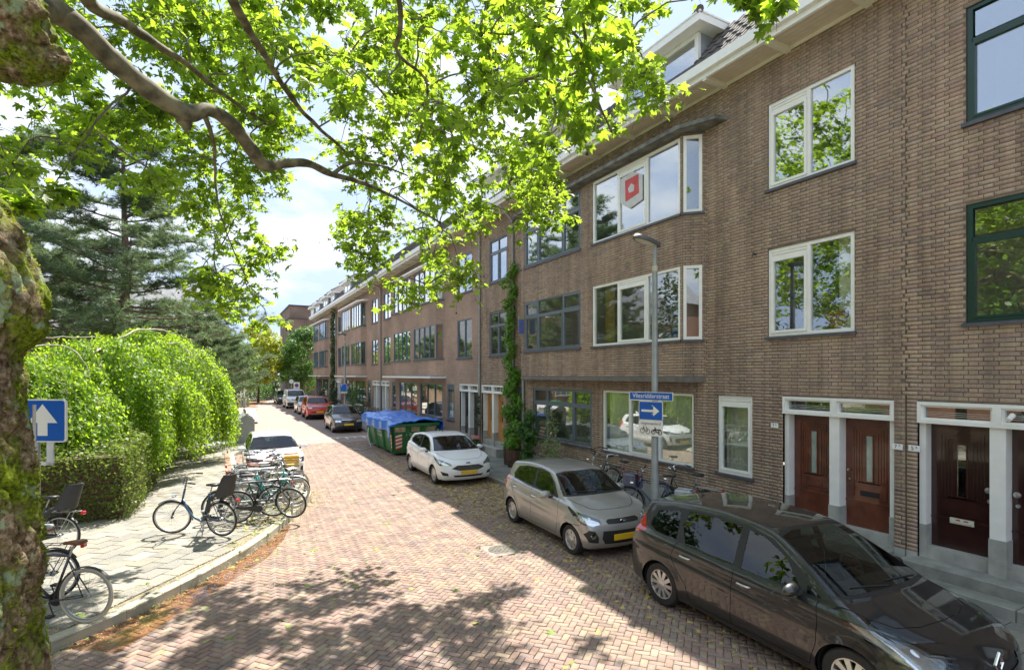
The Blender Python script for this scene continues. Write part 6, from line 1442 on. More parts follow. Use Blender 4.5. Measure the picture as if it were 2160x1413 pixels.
CLUS = [(3.65,10.64,6.31,0.58),(5.84,6.62,9.70,0.48),(2.84,4.82,7.25,0.50),(4.31,5.29,7.39,0.52),(5.52,6.39,8.28,0.38),(-3.25,11.68,8.54,0.43),(-0.23,12.63,9.48,0.37),(1.92,8.40,8.22,0.36),(2.20,10.38,8.63,0.55),(1.38,12.48,9.25,0.35),(4.38,6.92,9.41,0.56),(-0.63,8.98,7.00,0.59),(1.12,10.38,7.76,0.42),(0.64,13.25,11.89,0.59),(2.64,7.56,6.88,0.41),(-0.00,11.94,5.80,0.54),(0.03,12.28,6.54,0.52),(3.61,9.37,7.21,0.41),(2.74,6.49,6.67,0.55),(-0.16,10.95,6.59,0.56),(2.22,11.61,8.16,0.58),(3.10,11.08,6.99,0.51),(4.28,8.47,10.96,0.51),(2.89,8.12,10.09,0.35),(-1.76,7.95,6.92,0.46),(0.20,9.64,6.46,0.57),(-0.78,8.95,7.20,0.35),(2.86,8.72,10.13,0.49),(0.65,9.81,5.24,0.49),(-0.13,11.67,4.91,0.50),(5.68,6.61,7.95,0.42),(1.94,6.44,7.47,0.45),(1.38,10.06,10.30,0.42),(-4.00,12.56,7.21,0.40),(-0.99,10.13,9.30,0.46),(2.86,7.58,6.31,0.54),(-0.67,10.42,7.08,0.48),(1.32,10.84,8.96,0.35),(-1.12,9.92,7.28,0.34),(5.61,9.12,8.72,0.50),(4.21,5.84,8.86,0.45),(6.89,7.61,10.49,0.47),(-0.43,12.92,11.26,0.36),(6.46,10.06,7.24,0.60),(2.49,5.27,7.89,0.51),(-2.41,10.91,8.44,0.45),(-2.49,8.44,7.95,0.49),(-2.27,10.29,7.31,0.58),(0.13,9.24,9.73,0.50),(2.43,10.04,6.92,0.41),(4.19,7.46,7.06,0.44),(4.93,9.21,10.55,0.36),(3.92,9.45,11.03,0.40),(7.19,8.71,8.49,0.35),(5.39,10.48,12.59,0.52),(-1.61,11.44,10.18,0.38),(2.98,8.62,8.36,0.50),(-0.18,12.89,9.36,0.51),(3.71,5.55,6.64,0.49),(2.30,8.56,5.65,0.39),(0.69,8.95,7.22,0.38),(-0.84,9.48,8.90,0.35),(5.05,5.37,7.22,0.52),(3.52,6.75,8.67,0.40),(4.72,9.41,10.73,0.58),(1.87,4.92,5.93,0.36),(5.24,8.50,8.49,0.60),(1.55,8.06,7.72,0.57),(-2.41,8.41,7.32,0.41),(0.44,8.49,7.89,0.59),(-1.45,8.00,6.12,0.42),(6.19,7.94,9.93,0.47),(2.84,10.71,9.17,0.58),(-0.47,8.78,9.01,0.42),(-2.25,10.00,9.21,0.49),(-0.99,8.28,8.61,0.41),(0.14,10.07,10.02,0.54),(4.18,10.65,6.23,0.51),(2.68,5.68,7.23,0.37),(-2.65,9.57,8.30,0.36),(3.91,6.67,6.46,0.37),(-0.05,10.49,4.98,0.45),(0.01,11.52,9.18,0.55),(3.80,7.35,9.56,0.52),(6.33,9.78,11.90,0.46),(0.72,8.51,7.18,0.48),(0.39,5.81,7.47,0.49),(0.33,9.38,8.90,0.49),(-0.05,10.55,5.74,0.60),(3.63,10.82,9.23,0.47),(-3.91,13.05,10.03,0.39),(6.24,9.57,9.96,0.50),(5.41,8.22,8.65,0.49),(-1.61,9.12,7.18,0.44),(2.40,11.08,5.79,0.48),(-0.81,9.91,9.70,0.54),(2.65,5.35,6.86,0.53),(3.62,11.16,11.05,0.40),(3.36,10.24,9.00,0.48),(2.58,5.19,6.46,0.42),(-1.01,10.25,6.38,0.54),(-1.64,11.71,10.73,0.53),(0.81,12.73,9.19,0.42),(-0.62,7.30,5.58,0.37),(3.65,9.62,6.46,0.56),(5.05,6.78,7.23,0.38),(-3.05,11.93,9.75,0.53),(5.92,5.65,9.14,0.39),(0.18,12.24,8.55,0.36),(0.42,8.91,6.67,0.50),(0.19,12.80,6.87,0.36),(5.10,8.81,6.22,0.43),(0.28,11.95,9.79,0.55),(3.05,11.22,10.16,0.48),(-3.60,13.26,9.51,0.48),(0.34,12.25,4.69,0.34),(4.39,7.43,8.11,0.46),(0.23,9.53,7.03,0.59),(0.90,9.48,7.45,0.59),(3.80,8.48,7.44,0.54),(5.10,5.56,7.28,0.57),(0.75,10.71,4.26,0.41),(3.67,8.89,10.33,0.36),(0.21,9.62,4.62,0.56),(-1.73,7.91,7.28,0.39),(0.53,6.82,7.21,0.54),(-1.67,8.15,6.09,0.37),(3.42,9.12,8.58,0.49),(2.81,10.75,10.11,0.37),(0.80,12.16,8.28,0.35),(1.59,9.44,10.54,0.35),(-0.93,13.78,9.02,0.44),(2.54,12.23,6.81,0.42),(5.50,10.28,8.33,0.42),(2.45,10.31,5.40,0.49),(-1.43,9.16,6.89,0.38),(3.32,6.11,7.68,0.44),(3.85,10.93,10.67,0.45),(5.21,5.97,8.67,0.53),(5.15,6.34,9.71,0.53),(3.70,11.38,7.64,0.37),(-3.23,12.64,10.75,0.53),(3.59,4.79,7.66,0.42),(1.14,9.26,9.48,0.59),(-1.51,9.58,9.16,0.50),(3.53,9.13,10.07,0.52),(0.65,9.69,5.41,0.41),(-0.35,13.05,11.79,0.49),(0.28,10.91,6.71,0.43),(-0.56,8.74,8.43,0.57),(-0.67,7.31,7.87,0.49),(-2.32,12.39,10.61,0.46),(-0.87,11.83,8.29,0.59),(-1.17,9.20,8.35,0.50),(0.90,7.12,7.19,0.38),(0.34,12.23,10.24,0.50),(-2.11,8.44,7.63,0.60),(-2.79,11.16,9.25,0.56),(-2.15,8.23,5.73,0.53),(-1.85,9.75,7.73,0.45),(1.83,11.41,11.29,0.53),(-0.13,8.14,6.93,0.43),(0.25,11.55,7.91,0.55),(0.47,11.05,5.29,0.37),(0.67,7.63,7.86,0.44),(-0.21,8.70,8.25,0.51),(-0.83,8.97,7.05,0.50),(0.30,8.68,7.14,0.41),(0.67,8.25,8.72,0.54),(-1.15,10.94,7.26,0.50),(0.96,12.37,7.46,0.50),(1.59,9.41,9.41,0.37),(0.26,13.27,9.63,0.57),(-0.01,10.85,9.64,0.45),(0.49,12.01,6.62,0.57),(-0.18,10.42,4.80,0.43),(0.52,12.55,11.02,0.44),(-2.52,9.51,5.97,0.34),(1.04,8.01,9.08,0.36),(-0.46,10.97,7.30,0.45),(0.87,12.24,10.63,0.36),(-0.58,7.57,7.52,0.53),(-1.21,8.89,7.55,0.52),(-2.54,8.89,6.22,0.41),(-1.50,8.04,8.10,0.43),(-1.18,10.59,9.90,0.46),(0.94,9.49,10.19,0.41),(0.75,10.72,7.71,0.56),(-0.74,12.08,8.33,0.45),(-1.13,8.83,8.56,0.43),(-0.49,11.09,6.96,0.53),(-2.40,8.44,7.97,0.36),(-0.29,8.87,8.00,0.46),(-2.94,12.31,8.75,0.56),(-1.86,9.66,8.61,0.41),(-0.40,11.08,8.07,0.41),(-0.19,11.61,9.83,0.47),(-2.21,12.28,8.89,0.35),(-0.78,8.27,7.59,0.60),(0.44,8.46,8.36,0.37),(-2.23,12.57,9.71,0.53),(0.47,9.66,8.85,0.36),(0.24,11.50,4.77,0.41),(0.29,10.39,6.85,0.42),(-0.30,10.35,4.97,0.34),(-0.56,10.38,9.12,0.40),(-0.53,9.88,8.50,0.58),(-2.68,10.50,6.35,0.57),(-0.36,11.46,6.36,0.48),(-1.47,9.00,6.69,0.49),(-0.50,11.55,6.63,0.50),(-0.28,11.55,10.59,0.39),(-2.80,9.58,6.51,0.38),(-2.20,8.11,6.73,0.40),(-0.97,8.03,7.48,0.51),(-0.49,12.19,11.63,0.43),(-0.04,11.70,8.97,0.51),(0.37,11.02,9.79,0.53),(2.09,12.30,10.21,0.36),(0.56,12.30,7.06,0.38),(-1.11,11.09,6.67,0.56),(0.26,7.47,7.16,0.51),(-0.32,11.53,5.08,0.47),(-0.24,13.57,8.11,0.42),(-0.80,8.53,8.96,0.42),(0.72,11.06,9.81,0.57),(-2.37,9.73,7.69,0.40),(-0.82,7.93,8.16,0.54),(0.86,7.21,8.13,0.42),(-0.80,9.42,7.15,0.42),(0.41,8.85,8.44,0.40),(-0.09,9.34,6.86,0.35),(-1.77,9.99,6.93,0.36),(-0.51,9.05,7.99,0.57),(0.73,9.34,6.57,0.36),(-0.96,11.45,9.95,0.47),(0.42,8.45,8.84,0.47),(1.29,7.89,7.72,0.58),(0.22,11.77,11.38,0.58),(-0.06,10.33,10.53,0.38),(2.11,8.76,7.13,0.45),(4.17,6.63,6.27,0.35),(5.48,9.34,11.50,0.54),(3.76,8.68,7.74,0.39),(2.82,11.88,12.07,0.59),(3.21,10.79,9.02,0.47),(4.47,7.24,10.04,0.51),(3.03,10.00,9.49,0.47),(5.82,9.42,7.30,0.53),(1.74,7.70,7.21,0.52),(2.16,7.48,8.14,0.51),(3.42,11.32,9.11,0.52),(1.98,8.93,6.75,0.57),(3.78,8.77,6.11,0.50),(4.03,8.04,8.57,0.59),(4.35,9.53,8.26,0.41),(1.85,10.59,10.91,0.59),(4.01,9.18,5.17,0.46),(3.57,11.54,6.35,0.48),(4.58,9.00,7.51,0.37),(2.32,11.66,6.48,0.53),(5.02,9.70,9.17,0.40),(4.45,9.61,6.53,0.55),(2.33,9.61,5.97,0.40),(2.57,6.45,5.86,0.47),(4.51,9.94,7.19,0.44),(1.76,11.09,10.72,0.51),(3.88,10.55,5.70,0.52),(3.72,11.07,5.15,0.57),(2.21,9.78,5.44,0.51),(3.05,10.38,8.97,0.36),(5.82,10.24,11.77,0.47),(4.17,8.15,8.51,0.60),(5.92,10.06,7.01,0.49),(3.69,9.99,11.45,0.42),(2.63,6.33,6.24,0.51),(4.37,10.75,5.73,0.56),(3.53,8.21,4.95,0.54),(4.00,8.23,7.64,0.58),(2.68,7.58,8.62,0.39),(2.51,11.03,6.36,0.41),(3.89,9.21,10.02,0.45),(3.04,5.10,7.57,0.43),(1.21,6.42,6.97,0.56),(4.95,7.65,6.08,0.40),(2.82,9.68,10.23,0.42),(2.41,9.47,10.14,0.36),(2.15,5.60,7.08,0.56),(3.21,8.96,4.84,0.54),(2.58,8.40,4.72,0.41),(2.40,7.26,7.44,0.46),(4.83,10.19,6.83,0.46),(3.92,9.81,7.28,0.47),(1.89,11.74,11.98,0.49),(2.06,8.07,9.37,0.38),(4.65,9.18,10.33,0.37),(5.39,9.66,7.06,0.41),(3.73,11.18,9.61,0.45),(4.98,9.27,7.03,0.55),(2.35,9.61,9.43,0.45),(4.75,7.72,6.66,0.47),(5.15,8.61,7.11,0.48),(1.87,8.53,6.84,0.46),(3.27,10.04,7.01,0.49),(4.90,10.60,10.82,0.38),(4.06,8.64,9.33,0.40),(1.53,9.61,9.91,0.39),(2.49,10.70,6.45,0.57),(4.47,9.72,11.09,0.38),(6.27,10.21,7.37,0.54),(5.13,10.49,9.12,0.47),(1.30,7.47,8.46,0.58),(1.99,9.65,10.36,0.46),(2.45,10.05,5.85,0.47),(2.99,9.31,7.90,0.59),(5.31,9.85,11.43,0.43),(3.46,11.05,8.74,0.50),(3.21,5.42,7.33,0.39),(5.48,10.14,7.85,0.47),(2.49,8.65,6.99,0.48),(5.76,8.99,6.55,0.44),(2.65,5.71,6.73,0.55),(2.19,7.99,8.94,0.57),(6.34,9.61,9.22,0.56),(2.02,8.11,8.14,0.39),(3.18,9.90,10.85,0.42),(3.59,10.72,6.74,0.43),(1.13,5.42,6.22,0.41),(1.57,5.61,6.12,0.37),(1.51,10.03,8.77,0.51),(2.01,3.35,5.80,0.30),(2.37,3.26,5.65,0.30),(2.55,3.85,5.56,0.30),(2.82,3.48,6.00,0.28),(2.12,3.74,5.64,0.28),(2.31,3.07,5.86,0.30),(2.87,4.59,5.62,0.30),(4.76,3.79,7.29,0.20),(4.93,3.69,7.16,0.20),(4.78,3.32,6.82,0.20),(-1.38,6.44,5.02,0.12),(-1.52,6.06,4.82,0.12)]
nodes = [Vector(q[:3]) for lm in LIMBS for q in catmull(lm, 4)]
tw = MB(); LC = []; LN = []; LU = []; rr = random.Random(8); balls = []
def wobble(a, b, n, amp, sag):
    out = []
    for i in range(n + 1):
        t = i / n; p = a.lerp(b, t); p.z += sag * math.sin(PI * t); p += noise.noise_vector(p * 2.1) * amp * math.sin(PI * min(1, t + .08)); out.append(p)
    return out
CLUS.sort(key=lambda q: min((Vector(q[:3]) - n_).length for n_ in nodes[::2]))
for ci, (x, y, z, r) in enumerate(CLUS):
    c = Vector((x, y, z)); nd = min(nodes, key=lambda q: (q - c).length); nodes.append(c)
    pts = wobble(nd, c, 7, .22, .10); tw.tube(pts, [.013 - .008 * i / 7 for i in range(8)], 5)
    nt_ = 7 if r < .45 else 9
    for k in range(nt_):
        d = Vector((rr.gauss(0, 1), rr.gauss(0, 1), rr.gauss(-.25, .75))).normalized(); L_ = r * rr.uniform(.7, 1.35); e = c + d * L_ + Vector((0, 0, -.10 * rr.random()))
        pp = wobble(c, e, 6, .12, .02); tw.tube(pp, [.0055, .005, .0045, .004, .0035, .003, .002], 4)
        nl = rr.randint(7, 11)
        for j in range(nl):
            t = .22 + .78 * (j + rr.random() * .6) / nl; q_ = pp[min(6, int(t * 6))].lerp(pp[min(6, int(t * 6) + 1)], (t * 6) % 1)
            off = Vector((rr.gauss(0, 1), rr.gauss(0, 1), rr.gauss(-.3, .6))).normalized() * rr.uniform(.03, .10)
            LC.append(tuple(q_ + off)); nv = Vector((rr.gauss(0, .55), rr.gauss(0, .55), 1)).normalized(); LN.append(tuple(nv)); LU.append(tuple(off + Vector((0, 0, -.06))))
        if rr.random() < .18: balls.append((e + Vector((0, 0, -.10)), e))
LC = np.array(LC); LN = np.array(LN); LU = np.array(LU); LS = vr.uniform(.105, .215, len(LC))
keep = np.linalg.norm(LC - np.array([0, 0, 3.28]), axis=1) > 3.0
LC, LN, LU, LS = LC[keep], LN[keep], LU[keep], LS[keep]
o = tw.build('twigs', BARK_T, tree); o['kind'] = 'stuff'
dist = np.linalg.norm(LC - np.array([0, 0, 3.28]), axis=1)
fw = LC[:, 0] * s_ + LC[:, 1] * c_; rx = LC[:, 0] * c_ - LC[:, 1] * s_
vis = (fw > 0) & (np.abs(rx / fw) < .96) & ((LC[:, 2] - 3.28) / fw < .69)
order = np.argsort(np.where(vis, dist / LS, 1e6)); ind = order[:300]; rest = order[300:]
o = scatter(PLV, PLF, LC[rest], LN[rest], LS[rest], LEAF_P, 'leaves', tree, up=LU[rest]); o['kind'] = 'stuff'
lm_ = bpy.data.meshes.new('leaf'); lm_.from_pydata([tuple(v) for v in PLV], [], [tuple(f) for f in PLF]); lm_.materials.append(LEAF_P)
for i in ind:
    Z_ = Vector(LN[i]).normalized(); U_ = Vector(LU[i]); Y_ = (U_ - Z_ * U_.dot(Z_)).normalized(); X_ = Y_.cross(Z_)
    M = Matrix((X_, Y_, Z_)).transposed().to_4x4(); M.translation = Vector(LC[i]); o = bpy.data.objects.new('leaf', lm_); link(o, tree); o.matrix_world = M @ Matrix.Scale(float(LS[i]), 4)
bq = MB(); bq.lathe([(.001, -.016), (.011, -.011), (.016, 0), (.011, .011), (.001, .016)], seg=8); bq.tube([(0, 0, .014), (0, 0, .10)], .0015, 3)
bme = bpy.data.meshes.new('seed_ball'); bme.from_pydata(bq.v, [], bq.f); bme.materials.append(simple('seed_ball_brown', (.05, .03, .015), .9))
for p, e in balls[:160]: o = bpy.data.objects.new('seed_ball', bme); link(o, tree); o.location = p
# ---- weeping tree
LEAF_W = leafmat('weeping_tree_leaf', (.08, .19, .012), (.17, .26, .018), (.46, .68, .03), .52)
BARKW = simple('pale_grey_bark', (.36, .31, .25), .8, var=.2, scale=8)
def weeping(domes, label):
    t = thing('weeping_tree', label, 'tree', (0, 0, 0)); C = []; N_ = []; U_ = []; q = MB(); r = random.Random(4)
    for (cx, cy, Rr, H, ns, zmin) in domes:
        bun = [(r.uniform(0, 2 * PI), r.random() ** .5) for _ in range(int(ns / 13))]
        for k in range(ns):
            if k % 4: ba, bu = r.choice(bun); u = min(1.03, max(.05, bu + r.gauss(0, .035))); a = ba + r.gauss(0, .045) / max(.25, u)
            else: a = r.uniform(0, 2 * PI); u = r.random() ** .6
            rho = u * Rr
            def top(rh): return H * (1 - .42 * (rh / Rr) ** 2.6) + .42 * noise.noise(Vector((cx + rh * math.cos(a), cy + rh * math.sin(a), 0)) * 1.4)
            z = top(rho) + r.uniform(-.15, .12); zb = max(zmin, r.uniform(zmin, z * (.75 if u < .7 else .45))) if u < .85 else zmin + r.random() ** 2 * 1.6
            x, y = cx + rho * math.cos(a), cy + rho * math.sin(a); out = Vector((math.cos(a), math.sin(a), 0))
            p = Vector((x, y, z)); pts = [p - out * .5 + Vector((0, 0, -.02)), p]
            step = .085; zz = z; k2 = 0
            while zz > zb:
                zz -= step; k2 += 1; flare = .35 * (1 - math.exp(-k2 * .09)); pts.append(Vector((x, y, zz)) + out * flare + noise.noise_vector(Vector((x, y, zz * 1.5))) * .12)
            if u > .6 or r.random() < .3: 
                if k % 3 == 0: q.tube(pts[::3] + [pts[-1]] if len(pts) > 4 else pts, .004, 3, cap=False)
            for pp in pts[1:]:
                for _ in range(2 if u > .55 else 2):
                    off = Vector((r.gauss(0, .06), r.gauss(0, .06), r.gauss(0, .04))); C.append(tuple(pp + off)); N_.append((out.x * .5 + r.gauss(0, .5), out.y * .5 + r.gauss(0, .5), .55 + r.gauss(0, .35))); U_.append((r.gauss(0, .4), r.gauss(0, .4), -1))
        q.tube([(cx, cy, 0), (cx + .1, cy, H * .5), (cx - .1, cy + .1, H * .85)], [.17, .13, .08], 10)
        for k in range(3):
            a = 2 * PI * k / 3 + r.random() * .4; pts = []
            for i in range(9): rh = Rr * .92 * i / 8; pts.append(Vector((cx + rh * math.cos(a), cy + rh * math.sin(a), H * (.86 if i == 0 else 1) * (1 - .42 * (rh / Rr) ** 2.6) - .28)) + noise.noise_vector(Vector((k, i * .7, 1))) * .2)
            q.tube(pts, [.06 - .006 * i for i in range(9)], 6)
    o = q.build('branches', BARKW, t, smooth=True); o['kind'] = 'stuff'
    C = np.array(C); o = scatter(RHV, RHF, C, np.array(N_), vr.uniform(.07, .13, len(C)), LEAF_W, 'foliage', t, up=np.array(U_)); o['kind'] = 'stuff'
    # bare pale limbs riding over the top
    for P_ in ([(-6.3, 15.6, 2.9, .05), (-5.6, 16.2, 3.5, .045), (-4.9, 16.8, 3.95, .042), (-4.2, 17.2, 4.12, .038), (-3.5, 17.6, 4.15, .03), (-3.1, 17.3, 3.8, .02), (-2.9, 17.1, 3.3, .012)], [(-4.4, 17.2, 4.1, .04), (-3.9, 17.5, 4.35, .03), (-3.0, 18.3, 4.45, .02)], [(-2.9, 20.6, 4.5, .05), (-2.4, 21.5, 4.9, .05), (-1.8, 22.5, 5.0, .04), (-1.2, 22.9, 4.8, .02)], [(-5.6, 16.2, 2.9, .04), (-5.3, 15.8, 3.3, .03), (-4.6, 15.8, 3.6, .02), (-4.2, 15.7, 3.3, .012)]):
        limb('limb', [(a_, b_, c2 - .16, r2 * .6) for a_, b_, c2, r2 in P_], BARKW, t, .06, 8)
    return t
weeping([(-4.6, 17.0, 2.6, 3.75, 1150, .9), (-3.0, 19.4, 2.5, 4.25, 1150, .8), (-2.3, 23.2, 2.6, 4.75, 1100, .6), (-1.75, 26.6, 2.1, 4.7, 800, .55)], 'weeping tree with bright hanging lime green curtains of leaves over the hedge and left pavement')
# ---- clipped hedge
LEAF_H = leafmat('hedge_leaf', (.07, .14, .02), (.15, .17, .04), (.26, .36, .05), .4)
def hedge(parts, label):
    t = thing('hedge', label, 'hedge', (0, 0, 0)); core = MB(); C = []; Nv = []
    for (x0, x1, y0, y1, h) in parts:
        core.box(x0 + .16, x1 - .16, y0 + .16, y1 - .16, 0, h - .16)
        def face(n, fn, nr):
            u = vr.random(n); v = vr.random(n); P_ = fn(u, v); P_ = P_ + np.array(nr) * (vr.normal(0, .07, (n, 1)) - .03) + .10 * np.array([noise.noise(Vector(p) * 1.8) for p in P_])[:, None] * np.array(nr)
            C.append(P_); Nv.append(np.array(nr) + vr.normal(0, .6, (n, 3)))
        A = 520
        face(int((x1 - x0) * h * A), lambda u, v: np.stack([x0 + (x1 - x0) * u, np.full_like(u, y0), h * v], 1), (0, -1, 0))
        face(int((y1 - y0) * h * A), lambda u, v: np.stack([np.full_like(u, x1), y0 + (y1 - y0) * u, h * v], 1), (1, 0, 0))
        face(int((x1 - x0) * (y1 - y0) * A * .8), lambda u, v: np.stack([x0 + (x1 - x0) * u, y0 + (y1 - y0) * v, np.full_like(u, h)], 1), (0, 0, 1))
    core.build('branch_core', simple('hedge_twigs', (.09, .06, .03), .95, var=.5, scale=14, bump=.6), t)
    C = np.concatenate(C); Nv = np.concatenate(Nv); o = scatter(OVV, OVF, C, Nv, vr.uniform(.05, .10, len(C)), LEAF_H, 'foliage', t); o['kind'] = 'stuff'
    q = MB(); r = random.Random(6)
    for k in range(420):
        x0, x1, y0, y1, h = r.choice(parts); a = r.random(); p = Vector((x0 + (x1 - x0) * a, y0 + .02, r.random() * h * .7)) if r.random() < .6 else Vector((x1 - .02, y0 + (y1 - y0) * a, r.random() * h * .6))
        e = p + Vector((r.gauss(0, .2), r.gauss(-.06, .1), r.uniform(.1, .45))); q.tube([p, p.lerp(e, .5) + Vector((r.gauss(0, .05), 0, 0)), e], [.006, .004, .002], 3, cap=False)
    o = q.build('twigs', BARK_T, t); o['kind'] = 'stuff'
hedge([(-9.5, -1.75, 14.4, 15.5, 1.62), (-2.75, -1.70, 15.5, 29.5, 1.75)], 'long clipped green hedge with a brown twiggy front face behind the parked bicycles')
# ---- conifers
LEAF_PI = leafmat('pine_needle', (.085, .145, .07), (.17, .24, .115), (.24, .34, .13), .3, .6)
BARKP = simple('pine_bark', (.14, .095, .07), .95, var=.35, scale=5, bump=.5)
ndv = []; ndf = []; r = random.Random(2)
for k in range(16):
    a = r.uniform(0, 2 * PI); e = r.uniform(-.2, 1.2); d = Vector((math.cos(a) * math.cos(e), math.sin(a) * math.cos(e), math.sin(e))); w = d.orthogonal().normalized() * .045; n0 = len(ndv); ndv += [tuple(w), tuple(-w), tuple(d)]; ndf.append((n0, n0 + 1, n0 + 2))
NDV = np.array(ndv); NDF = np.array(ndf)
def pine(loc, H, Rr, z0, label, seed, nb=60, ts=.22, lean=0, lowbr=True, tr=.28):
    t = thing('pine_tree', label, 'tree', loc, 0, 'dark pines behind the weeping tree'); r = random.Random(seed); q = MB(); q.tube([(0, 0, 0), (.1, 0, H * .3), (.1 + lean * .5, .1, H * .6), (lean, 0, H)], [tr, tr * .85, tr * .55, .05], 12); q.build('trunk', BARKP, t, smooth=True)
    bq = MB(); C = []; U = []
    for k in range(nb):
        f = (k + r.random()) / nb; z = z0 + (H - z0) * f; a = r.uniform(0, 2 * PI); L_ = Rr * (1 - f * .72) * r.uniform(.65, 1.1) * (1 if f > .06 else .8)
        base = Vector((.1 + lean * max(0, f), .05, z)); pts = []
        for i in range(8):
            u = i / 7; pts.append(base + Vector((math.cos(a) * L_ * u, math.sin(a) * L_ * u, (.10 - .18 * (1 - f)) * L_ * u + .22 * L_ * u * u)) + noise.noise_vector(Vector((k * 3.1, i * .8, seed))) * .25 * u)
        bq.tube(pts, [.07 * (1 - u * .11) * (1 - f * .4) for u in range(8)], 5, cap=False)
        for i in range(2, 8):
            for m in range(4):
                b0 = pts[i]; d = Vector((math.cos(a + r.gauss(0, .9)), math.sin(a + r.gauss(0, .9)), r.uniform(-.1, .5))); l2 = L_ * .22 * r.uniform(.5, 1.3); e = b0 + d * l2
                bq.tube([b0, e], [.014, .006], 3, cap=False)
                for s in range(5):
                    C.append(tuple(b0.lerp(e, .3 + .75 * s / 5) + Vector((r.gauss(0, .10), r.gauss(0, .10), r.gauss(.03, .08))))); U.append((d.x * .3, d.y * .3, 1))
    bq.build('branches', BARKP, t)['kind'] = 'stuff'
    C = np.array(C); U = np.array(U) + vr.normal(0, .3, (len(C), 3)); o = scatter(NDV, NDF, C, U, vr.uniform(ts * .7, ts * 1.3, len(C)), LEAF_PI, 'needles', t); o['kind'] = 'stuff'
pine((-4.2, 32.0, 0), 15.5, 6.2, 4.2, 'tall dark pine with a thick straight trunk rising behind the weeping tree', 3, 95, .26)
pine((-8.6, 36.5, 0), 15.0, 6.2, 4.5, 'second dark pine left of the thick-trunked one, with a slimmer leaning trunk', 9, 80, .28, lean=-1.0, tr=.2)
pine((-1.7, 40.0, 0), 7.6, 4.6, 2.6, 'lower spreading dark pine to the right of the tall one, above the left pavement', 15, 60, .27, tr=.2)
pine((-.6, 50.5, 0), 7.2, 3.8, 1.6, 'small bushy pine farthest along the left pavement near the two white posts', 21, 45, .3, tr=.16)
# ---- broadleaf trees and shrubs in the distance
def crown_tree(name, loc, clumps, mat, label, leaf=.16, dens=120, trunk=None, cat='tree', group=None, tmpl=(OVV, OVF), cols=None, seed=1):
    t = thing(name, label, cat, loc, 0, group); C = []; Nv = []; r = random.Random(seed)
    for (x, y, z, a) in clumps:
        n = int(dens * a * a * 4); d = unit(vr.normal(size=(n, 3))); rad = a * (.55 + .5 * vr.random(n) ** .5); P_ = np.array([x, y, z]) + d * rad[:, None] * np.array([1, 1, .82])
        P_ += .22 * a * np.array([tuple(noise.noise_vector(Vector(p) * 1.4)) for p in P_]); C.append(P_); Nv.append(d * .7 + np.array([0, 0, .6]) + vr.normal(0, .5, (n, 3)))
    C = np.concatenate(C); Nv = np.concatenate(Nv); o = scatter(tmpl[0], tmpl[1], C, Nv, vr.uniform(leaf * .7, leaf * 1.35, len(C)), mat, 'foliage', t); o['kind'] = 'stuff'
    if trunk:
        q = MB(); H = trunk[0]; q.tube([(0, 0, 0), (.05, 0, H * .5), (0, .05, H)], [trunk[1], trunk[1] * .8, trunk[1] * .5], 9)
        for k in range(7):
            x, y, z, a = clumps[k % len(clumps)]; q.tube([(0, 0, H * .8), (x * .5, y * .5, (H * .8 + z) / 2), (x, y, z)], [trunk[1] * .5, trunk[1] * .3, .02], 5)
        q.build('trunk', BARK_T, t, smooth=True)
    return t
def rnd_clumps(n, R_, z0, z1, a0, a1, seed, sx=1, taper=.4):
    r = random.Random(seed); out = []
    for k in range(n):
        f = (k + .5) / n; z = z0 + (z1 - z0) * f; rr_ = R_ * (1 - taper * abs(f - .35) * 1.5) * r.random() ** .5; a = r.uniform(0, 2 * PI); out.append((rr_ * math.cos(a) * sx, rr_ * math.sin(a), z, r.uniform(a0, a1)))
    return out
LEAF_Y = leafmat('golden_leaf', (.16, .22, .015), (.28, .32, .02), (.62, .66, .05), .45); LEAF_G = leafmat('green_leaf', (.03, .09, .02), (.07, .15, .03), (.16, .34, .03), .4); LEAF_L = leafmat('light_green_leaf', (.06, .14, .02), (.12, .20, .03), (.32, .50, .04), .4); LEAF_D = leafmat('dark_green_leaf', (.018, .05, .018), (.04, .08, .025), (.07, .14, .02), .3)
crown_tree('golden_tree', (3.9, 70, 0), rnd_clumps(26, 2.8, 2.2, 8.8, .8, 1.3, 3, taper=.6), LEAF_Y, 'golden yellow-green tree at the end of the street', .30, 60, (3, .16))
crown_tree('green_tree', (1.2, 62.5, 0), rnd_clumps(20, 2.4, 2.0, 6.5, .8, 1.2, 5), LEAF_L, 'light green tree just left of the golden one', .26, 60, (3, .15))
crown_tree('green_tree', (8.6, 68.5, 0), rnd_clumps(30, 2.6, 2.0, 8.6, .8, 1.3, 7, taper=.55), LEAF_G, 'mid green conical tree beside the end corner of the terrace', .24, 70, (3, .18))
for i, (x, y, s, m, lb) in enumerate([(1.0, 66, .9, LEAF_G, 'round green shrub in the planting at the far junction, nearest the white van'), (-2.0, 61.5, 1.2, LEAF_D, 'dark low shrub left of the round green one at the far junction'), (-5.5, 63, 1.5, LEAF_D, 'wide dark shrub farthest left at the far junction'), (4.2, 74, 1.7, LEAF_G, 'large green shrub below the golden tree'), (2.2, 63.0, .6, LEAF_L, 'smallest bright shrub at the tip of the planting bed')]):
    crown_tree('shrub', (x, y, 0), rnd_clumps(7, s, .3 * s, 1.3 * s, .5 * s, .75 * s, 30 + i), m, lb, .16, 90, None, 'shrub', 'shrubs around the far junction')
crown_tree('green_tree', (7.0, 88, 0), rnd_clumps(18, 2.6, 2.0, 7.5, 1.0, 1.5, 41), LEAF_G, 'green tree in the gap between the golden tree and the modern building', .34, 40, (3, .18))
crown_tree('shrub', (5.8, 78, 0), rnd_clumps(9, 1.6, .6, 2.8, .8, 1.2, 43), LEAF_D, 'tall dark shrub behind the white van at the end of the road', .22, 60, None, 'shrub', 'shrubs around the far junction')
